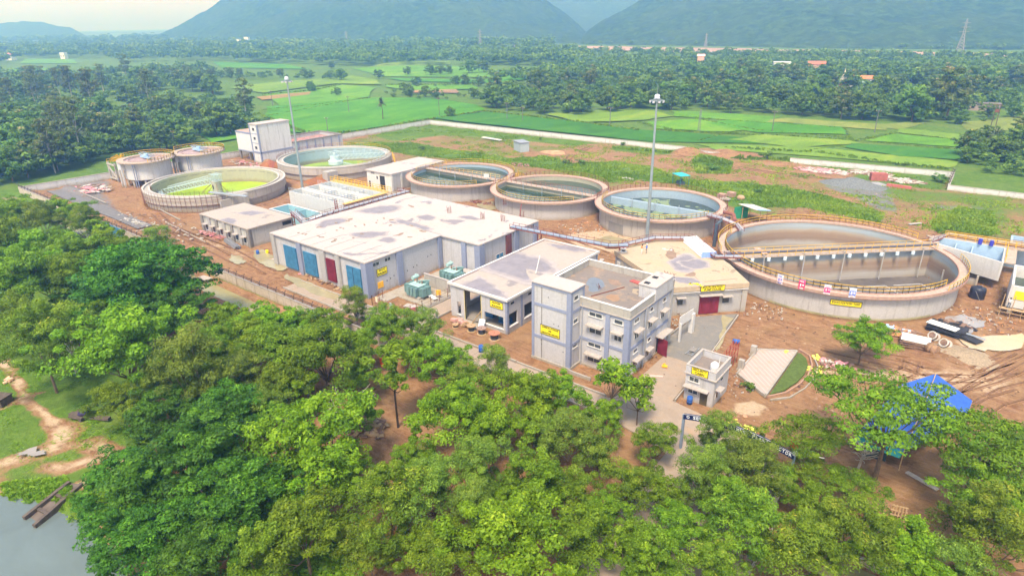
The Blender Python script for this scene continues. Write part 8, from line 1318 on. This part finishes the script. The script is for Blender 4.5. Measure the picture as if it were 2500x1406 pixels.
ER = {'fdark': 'dark tree in the clump at the right edge beyond the wall end', 'fteak': 'pale flowering tree in the clump at the right edge beyond the wall end', 'fbush': 'bush in the clump at the right edge beyond the wall end'}
scatter([(2340, 402), (2420, 425), (2560, 445), (2560, 330), (2440, 335), (2370, 360)], 16, ['fdark', 'fdark', 'fteak', 'fbush'], (.5, .75), ER, 'clump at the right edge', seed=7, mind=4.5)
scatter([(2270, 305), (2330, 310), (2480, 295), (2540, 285), (2480, 275), (2330, 285)], 8, ['fbush', 'fdark'], (.5, .7), {'fdark': 'small tree near the low stone house at the right', 'fbush': 'bush near the low stone house at the right'}, 'small trees near the stone house', seed=17, mind=5)
CC = {'fdark': 'small tree in the hedge round the brown plot in the fields', 'fbush': 'bush in the hedge round the brown plot in the fields'}
scatter([(922, 232), (980, 240), (1060, 244), (1130, 246), (1180, 240), (1180, 232), (1060, 236), (1000, 228), (960, 222)], 18, ['fbush', 'fdark', 'fbush'], (.45, .7), CC, 'hedge round the brown plot', seed=8, mind=4)
scatter([(1000, 218), (1090, 212), (1180, 212), (1185, 206), (1000, 210)], 10, ['fbush', 'fdark'], (.45, .6), CC, 'hedge round the brown plot', seed=9, mind=5)
for px, py, sc, lab in ((925, 192, .6, 'small dark tree alone in the green field left of the tree groups'), (1050, 184, .7, 'left tree of the row standing in the middle field'), (1075, 183, .65, 'bushy tree in the row standing in the middle field'), (1095, 182, .6, 'right tree of the three in the middle field'), (1145, 180, .95, 'round dark tree in the middle field'), (1180, 178, .85, 'second round dark tree in the middle field'), (995, 183, .55, 'small tree at the left of the field row'), (757, 222, .5, 'dark shrub beside the left floodlight mast in the field'), (765, 224, .4, 'low dark shrub near the left floodlight mast'), (822, 234, .42, 'bush on the field edge left of the palm'), (1098, 285, .38, 'tiny bush on the bund below the brown plot'), (810, 168, .6, 'tree at the edge of the pale field')):
    p = P(px, py, 0); tree('fdark', 'field_tree', (p.x, p.y, 0), sc, lab)
tree('fteak', 'giant_tree', tuple(P(2310, 292, 0)), 1.6, 'huge domed tree with brownish flower heads on the right', v=1)
tree('fdark', 'bamboo_clump', tuple(P(2225, 298, 0)), 1.1, 'dense dark bamboo-like clump left of the huge domed tree', v=2, scz=1.2)
YB = 'bush growing among the weeds inside the back yard'
for px, py, sc, lab in ((1030, 365, .45, 'bush in the weeds behind the aeration tanks'), (1385, 400, .5, 'left bush of the dark leafy pair by the brown track'), (1420, 402, .55, 'right bush of the dark leafy pair by the brown track'), (1740, 420, .75, 'big bush on the earth mound'), (1870, 388, .8, 'bush behind the earth mound near the wall gap'), (1850, 470, .4, 'bush among weeds right of the turquoise canopy'), (2295, 445, .75, 'broad-leaved bush at the wall corner on the right'), (2210, 405, .35, 'low bush along the right stretch of the back wall'), (1320, 340, .3, 'little bush by the back wall'), (1635, 362, .4, 'bush in front of the back wall by the tall mast'), (1520, 355, .4, 'low bush at the back wall'), (1830, 950, .32, 'flowering garden shrub beside the security cabin')):
    p = P(px, py, 0); tree('fbush', 'bush', (p.x, p.y, -.1), sc, lab, cat='bush')
# palms
def palm(px, py, h, r, label, thick=.22, nf=46):
    p = P(px, py, 0); t = root('palm_tree', label, 'palm tree', (p.x, p.y, 0)); rs = random.Random(int(px))
    part('trunk', bark, t, lambda b: b.tube([(p.x, p.y, -.2), (p.x+.25, p.y, h*.5), (p.x+.1, p.y, h)], thick, 7, thick*.8))
    C = []; q = []
    for k in range(nf):
        az = rs.uniform(0, 6.28); el = rs.uniform(-.5, 1.35); L = r*rs.uniform(.8, 1.1); prev = Vector((p.x+.1, p.y, h)); d = Vector((math.cos(az)*math.cos(el), math.sin(az)*math.cos(el), math.sin(el)))
        for s_ in range(5):
            nx_ = prev+d*L/5; d = (d+Vector((0, 0, -.16))).normalized(); u = d.cross(Vector((0, 0, 1))).normalized(); wd = r*.14*(1-s_*.16)
            o = len(C); C += [prev-u*wd+Vector((0, 0, -wd*.5)), prev, nx_, nx_-u*wd*.9+Vector((0, 0, -wd*.5)), prev+u*wd+Vector((0, 0, -wd*.5)), nx_+u*wd*.9+Vector((0, 0, -wd*.5))]; q += [(o, o+1, o+2, o+3), (o+1, o+4, o+5, o+2)]; prev = nx_
    v = np.array([tuple(c-Vector((p.x, p.y, 0))) for c in C]); f = np.array(q); rs2 = np.random.RandomState(3)
    me = npmesh('fronds', v, f, LM['fargrey'], {'tone': ('FACE', rs2.rand(len(f)))}); o = bpy.data.objects.new('fronds', me); COL.objects.link(o); o.parent = t
palm(935, 293, 7.6, 2.9, 'lone palm tree standing in the green field behind the wall'); palm(408, 362, 3.0, 3.6, 'bushy date palm behind the two high tanks', .35, 60); palm(2420, 372, 5.2, 2.9, 'grey-leaved palm in the clump at the right edge')
# far wood: one mass up to the hills
def mass(name, polys, seed, ls=2.2, kinds='far'):
    V_, F_, T_ = [], [], []; o = 0; rs = np.random.RandomState(seed); base = [crown_arrays(900+k, 5.2, 4.6, 22, 17, 2.0, 'round') for k in range(4)]
    for poly, n, smin, smax in polys:
        c = 0; xs = [p[0] for p in poly]; ys = [p[1] for p in poly]; t = 0
        while c < n and t < n*60:
            t += 1; x = rs.uniform(min(xs), max(xs)); y = rs.uniform(min(ys), max(ys))
            if not bool(inpoly(np.array([x]), np.array([y]), poly)[0]): continue
            pt = P(x, y, 0); x, y = pt.x, pt.y
            c += 1; v, f, T, cl = base[rs.randint(4)]; s_ = rs.uniform(smin, smax); an = rs.rand()*6.28; ca, sa = math.cos(an), math.sin(an)
            vv = v*s_; vv = np.stack([vv[:, 0]*ca-vv[:, 1]*sa+x, vv[:, 0]*sa+vv[:, 1]*ca+y, (vv[:, 2]+5.6*s_)], 1)
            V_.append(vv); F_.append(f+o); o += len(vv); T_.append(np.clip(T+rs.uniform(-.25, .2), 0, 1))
    me = npmesh(name, np.concatenate(V_), np.concatenate(F_), LM[kinds], {'tone': ('FACE', np.concatenate(T_))}); ob = bpy.data.objects.new(name, me); COL.objects.link(ob); return struct(ob, 'stuff')
mass('distant_wood', [
    ([(-300, 166), (0, 164), (60, 143), (180, 143), (320, 152), (500, 150), (700, 158), (900, 163), (940, 150), (900, 135), (300, 125), (0, 128), (-300, 130)], 620, .9, 1.3),
    ([(-300, 142), (0, 138), (900, 136), (1350, 130), (1350, 108), (900, 106), (300, 104), (-300, 106)], 900, 1.0, 1.7), ([(-300, 112), (400, 108), (400, 98), (-300, 99)], 160, 1.2, 2.2),
    ([(-200, 205), (240, 200), (420, 184), (520, 178), (520, 170), (400, 172), (270, 182), (100, 185), (-200, 180)], 110, .6, .95), ([(900, 162), (1100, 158), (1400, 162), (1440, 150), (1400, 128), (900, 128)], 300, .8, 1.3),
    ([(1180, 205), (1440, 205), (1700, 205), (2100, 205), (2600, 215), (2600, 176), (2100, 170), (1700, 164), (1430, 158)], 520, .65, 1.0), ([(1400, 164), (1700, 168), (2100, 174), (2600, 184), (2600, 163), (2100, 154), (1700, 147), (1400, 142)], 520, .5, .8), ([(1380, 138), (1700, 146), (2100, 152), (2600, 166), (2600, 152), (2100, 140), (1700, 133), (1380, 126)], 300, .5, 1.0), ([(1200, 162), (1450, 158), (1400, 122), (1200, 122)], 160, .7, 1.1),
    ([(1400, 110), (1700, 113), (2100, 118), (2500, 126), (2600, 124), (2100, 112), (1500, 104)], 120, .4, .8)], 5)

mass('undergrowth', [([(-60, 470), (30, 445), (120, 425), (260, 392), (380, 372), (560, 335), (640, 318), (600, 255), (300, 225), (-100, 225)], 650, .3, .62), ([(-100, 225), (560, 225), (420, 200), (-100, 200)], 200, .5, .8),
    ([(1180, 268), (1300, 278), (1420, 284), (1560, 268), (1700, 268), (1850, 278), (2080, 294), (2260, 300), (2500, 262), (2560, 205), (2100, 190), (1400, 205), (1180, 225)], 700, .35, .7), ([(2340, 402), (2420, 425), (2560, 445), (2560, 330), (2440, 335), (2370, 360)], 60, .25, .4), ([(380, 200), (860, 197), (850, 188), (400, 182)], 60, .3, .5)], 6)
# field bunds and weeds
v = np.array(bn); f = np.array(bt); me = npmesh('hedgerow_grass', v, f, LM['weed'], {'tone': ('FACE', np.random.RandomState(1).rand(len(f))*.7)}); o = bpy.data.objects.new('hedgerow_grass', me); COL.objects.link(o); struct(o, 'stuff')
def grass(name, polys, seed, lm='weed'):
    rs = np.random.RandomState(seed); C = []; H_ = []
    for poly, n, h, holes in polys:
        ab = [tuple(P(x, y, 0))[:2] for x, y in poly]; xs = [p[0] for p in ab]; ys = [p[1] for p in ab]
        x = rs.uniform(min(xs), max(xs), n*3); y = rs.uniform(min(ys), max(ys), n*3); k = inpoly(x, y, ab) & (fbm(x, y, 5, 3, seed) > holes); x = x[k][:n]; y = y[k][:n]
        C.append(np.stack([x, y], 1)); H_.append(h*(.35+1.1*fbm(x, y, 4, 3, 8)**1.2*(.5+rs.rand(len(x)))))
    C = np.concatenate(C); H_ = np.concatenate(H_); n = len(C); an = rs.rand(n)*6.28; wd = .12+.2*rs.rand(n); ln = rs.randn(n, 2)*.35
    ix = np.clip(np.searchsorted(ax, C[:, 0])-1, 0, nx-2); iy = np.clip(np.searchsorted(ay, C[:, 1])-1, 0, ny-2); z0 = Z[iy, ix]-.1
    dx, dy = np.cos(an)*wd, np.sin(an)*wd
    v = np.stack([np.stack([C[:, 0]-dx, C[:, 1]-dy, z0], 1), np.stack([C[:, 0]+dx, C[:, 1]+dy, z0], 1), np.stack([C[:, 0]+dx*.6+ln[:, 0]*H_, C[:, 1]+dy*.6+ln[:, 1]*H_, z0+H_], 1), np.stack([C[:, 0]-dx*.6+ln[:, 0]*H_, C[:, 1]-dy*.6+ln[:, 1]*H_, z0+H_*.85], 1)], 1).reshape(-1, 3)
    T = np.clip(.15+.75*fbm(C[:, 0], C[:, 1], 9, 3, 3)+.25*rs.rand(n)-.1, 0, 1)
    me = npmesh(name, v, np.arange(4*n).reshape(-1, 4), LM[lm], {'tone': ('FACE', T)}); o = bpy.data.objects.new(name, me); COL.objects.link(o); return struct(o, 'stuff')
BK = [(860, 340), (1045, 296), (1250, 318), (1500, 350), (1700, 370), (1720, 390), (1940, 392), (2330, 430), (2330, 465), (2500, 480), (2500, 575), (2400, 582), (2270, 585), (2200, 560), (1980, 520), (1800, 520), (1640, 450), (1480, 450), (1330, 412), (1000, 380)]
DN = [(845, 346), (1000, 345), (1140, 368), (1250, 385), (1330, 380), (1400, 400), (1500, 395), (1590, 405), (1640, 430), (1700, 440), (1800, 445), (1900, 455), (2050, 485), (2160, 520), (2150, 545), (1980, 512), (1880, 506), (1820, 518), (1780, 492), (1650, 452), (1560, 442), (1480, 446), (1330, 412), (1260, 402), (1090, 386), (1000, 376), (900, 362)]
grass('tall_weeds', [(DN, 30000, .38, .30), (DN, 9000, .65, .52), (BK, 40000, .25, .45), (BK, 8000, .5, .6), ([(2270, 545), (2340, 505), (2420, 520), (2440, 570), (2380, 585), (2290, 570)], 7000, .7, .3), ([(1690, 395), (1730, 385), (1790, 400), (1780, 425), (1700, 425)], 3000, .9, .25)], 3)
grass('bank_grass', [([(0, 850), (330, 900), (420, 1030), (300, 1230), (200, 1300), (0, 1240)], 30000, .12, .35), ([(0, 1170), (160, 1160), (190, 1230), (0, 1240)], 5000, .35, .2), ([(150, 1260), (230, 1200), (330, 1200), (330, 1300), (250, 1310)], 5000, .4, .2), ([(600, 1250), (900, 1260), (880, 1500), (560, 1500)], 6000, .3, .2)], 4)
# ------------------------------------------------------------------ hills and haze
hm, nt, bs = newmat('hill_forest'); v = pos(nt); h1 = noise(nt, v, .006, 6, .6, .6); h2 = noise(nt, v, .07, 6, .75); h3 = noise(nt, v, .02, 5, .7)
c = ramp(nt, h2, [(.34, (.006, .018, .008)), (.48, (.025, .065, .016)), (.62, (.075, .14, .035))])
c = mixn(nt, ramp(nt, h1, [(.45, 0), (.65, .5)]), c, (.07, .11, .03)); c = mixn(nt, ramp(nt, h3, [(.5, 0), (.7, .4)]), c, (.02, .05, .018))
finish(nt, bs, c, .95, .1, 1.0, h2, 8)
def hill(sil, base, Yr, seed, back=1.6, amp=9, cell=None):
    "wooded ridge: rises from its foot to a crest whose profile is surveyed by bearing, then falls away behind"
    pxs = np.arange(sil[0][0], sil[-1][0]+1, 7.0); sy = np.interp(pxs, [s[0] for s in sil], [s[1] for s in sil]); n = len(pxs)
    fn = [(x, *y) for x, *y in base]; Yb = np.interp(pxs, [b_[0] for b_ in base], [b_[1] for b_ in base]); Yrr = np.interp(pxs, [s[0] for s in Yr], [s[1] for s in Yr])
    rows = np.concatenate([np.linspace(0, 1, 60), 1+np.linspace(.04, 1, 24)]); V_ = []
    for r in rows:
        for k in range(n):
            d = ray(float(pxs[k]), float(sy[k])); xy = (d.x*dA[0]+0, 0); fw = -d.x*0
            fwd = d.x*dA[1]+d.y*dB[1]; zr = max(1, CAM_H+d.z/fwd*float(Yrr[k])); Y = Yb[k]+(Yrr[k]-Yb[k])*r if r <= 1 else Yrr[k]+(r-1)*(Yrr[k]-Yb[k])*back
            t = Y/fwd; a, b_ = d.x*t, d.y*t; e = r if r <= 1 else 2-r; prof = e**1.15*(1.0) if r <= 1 else (e*e*(3-2*e))
            V_.append((a, b_, zr*prof, r))
    V_ = np.array(V_); env = np.clip(1-np.abs(V_[:, 3]-1), 0, 1); mid = 4*env*(1-env)
    V_[:, 2] += (fbm(V_[:, 0], V_[:, 1], 260, 4, seed)-.5)*70*mid*np.clip(V_[:, 2]/80, 0, 1)+(fbm(V_[:, 0], V_[:, 1], 26, 3, seed+3)-.5)*amp
    V_[:, 2] = np.where(V_[:, 3] == 0, -3, V_[:, 2]); V_[:, 2] = np.where(V_[:, 3] >= 1.999, -3, V_[:, 2])
    i = np.arange(len(rows)-1)[:, None]*n+np.arange(n-1)[None, :]; Fq = np.stack([i, i+1, i+n+1, i+n], -1).reshape(-1, 4)
    me = npmesh('hills', V_[:, :3], Fq, hm, None, True); o = bpy.data.objects.new('hills', me); COL.objects.link(o); return struct(o)
hill([(330, 103), (380, 90), (440, 62), (500, 27), (545, -2), (640, -60), (760, -110), (950, -140), (1150, -110), (1260, -50), (1330, 0), (1380, 34), (1415, 66), (1440, 92)], [(330, 1700), (700, 1350), (1440, 1250)], [(330, 2000), (900, 2000), (1440, 1700)], 1)
hill([(1405, 104), (1430, 82), (1455, 62), (1500, 36), (1570, -2), (1680, -60), (1850, -110), (2100, -130), (2400, -110), (2900, -60)], [(1400, 1200), (2000, 930), (2500, 800), (2900, 780)], [(1400, 1500), (2000, 1350), (2900, 1300)], 2)
hill([(1000, -30), (1250, -60), (1450, -50), (1700, -60), (1900, -30)], [(1000, 2300), (1900, 2300)], [(1000, 3000), (1900, 3000)], 3)
hill([(-600, 75), (-300, 68), (-60, 62), (0, 58), (60, 53), (105, 55), (145, 66), (170, 68), (190, 78), (225, 96), (245, 104)], [(-600, 2300), (245, 2300)], [(-600, 2800), (245, 2700)], 4, amp=7)
hill([(190, 96), (230, 90), (280, 85), (300, 81), (325, 86), (400, 83), (450, 85), (520, 92)], [(190, 4200), (520, 4200)], [(190, 4800), (520, 4800)], 5, amp=5)
# air: one closed box of even density round everything
hz = bpy.data.materials.new('haze'); hz.use_nodes = True; nt = hz.node_tree; nt.nodes.clear()
pv = nt.nodes.new('ShaderNodeVolumePrincipled'); pv.inputs['Color'].default_value = (.22, .46, 1.0, 1); pv.inputs['Absorption Color'].default_value = (1, 1, 1, 1); pv.inputs['Density'].default_value = HAZE; pv.inputs['Anisotropy'].default_value = .4
ou = nt.nodes.new('ShaderNodeOutputMaterial'); nt.links.new(pv.outputs[0], ou.inputs['Volume'])
b = MB(); b.box(-7200, 7200, -1200, 7200, -8, 420); o = b.build('haze', hz); struct(o, 'stuff')
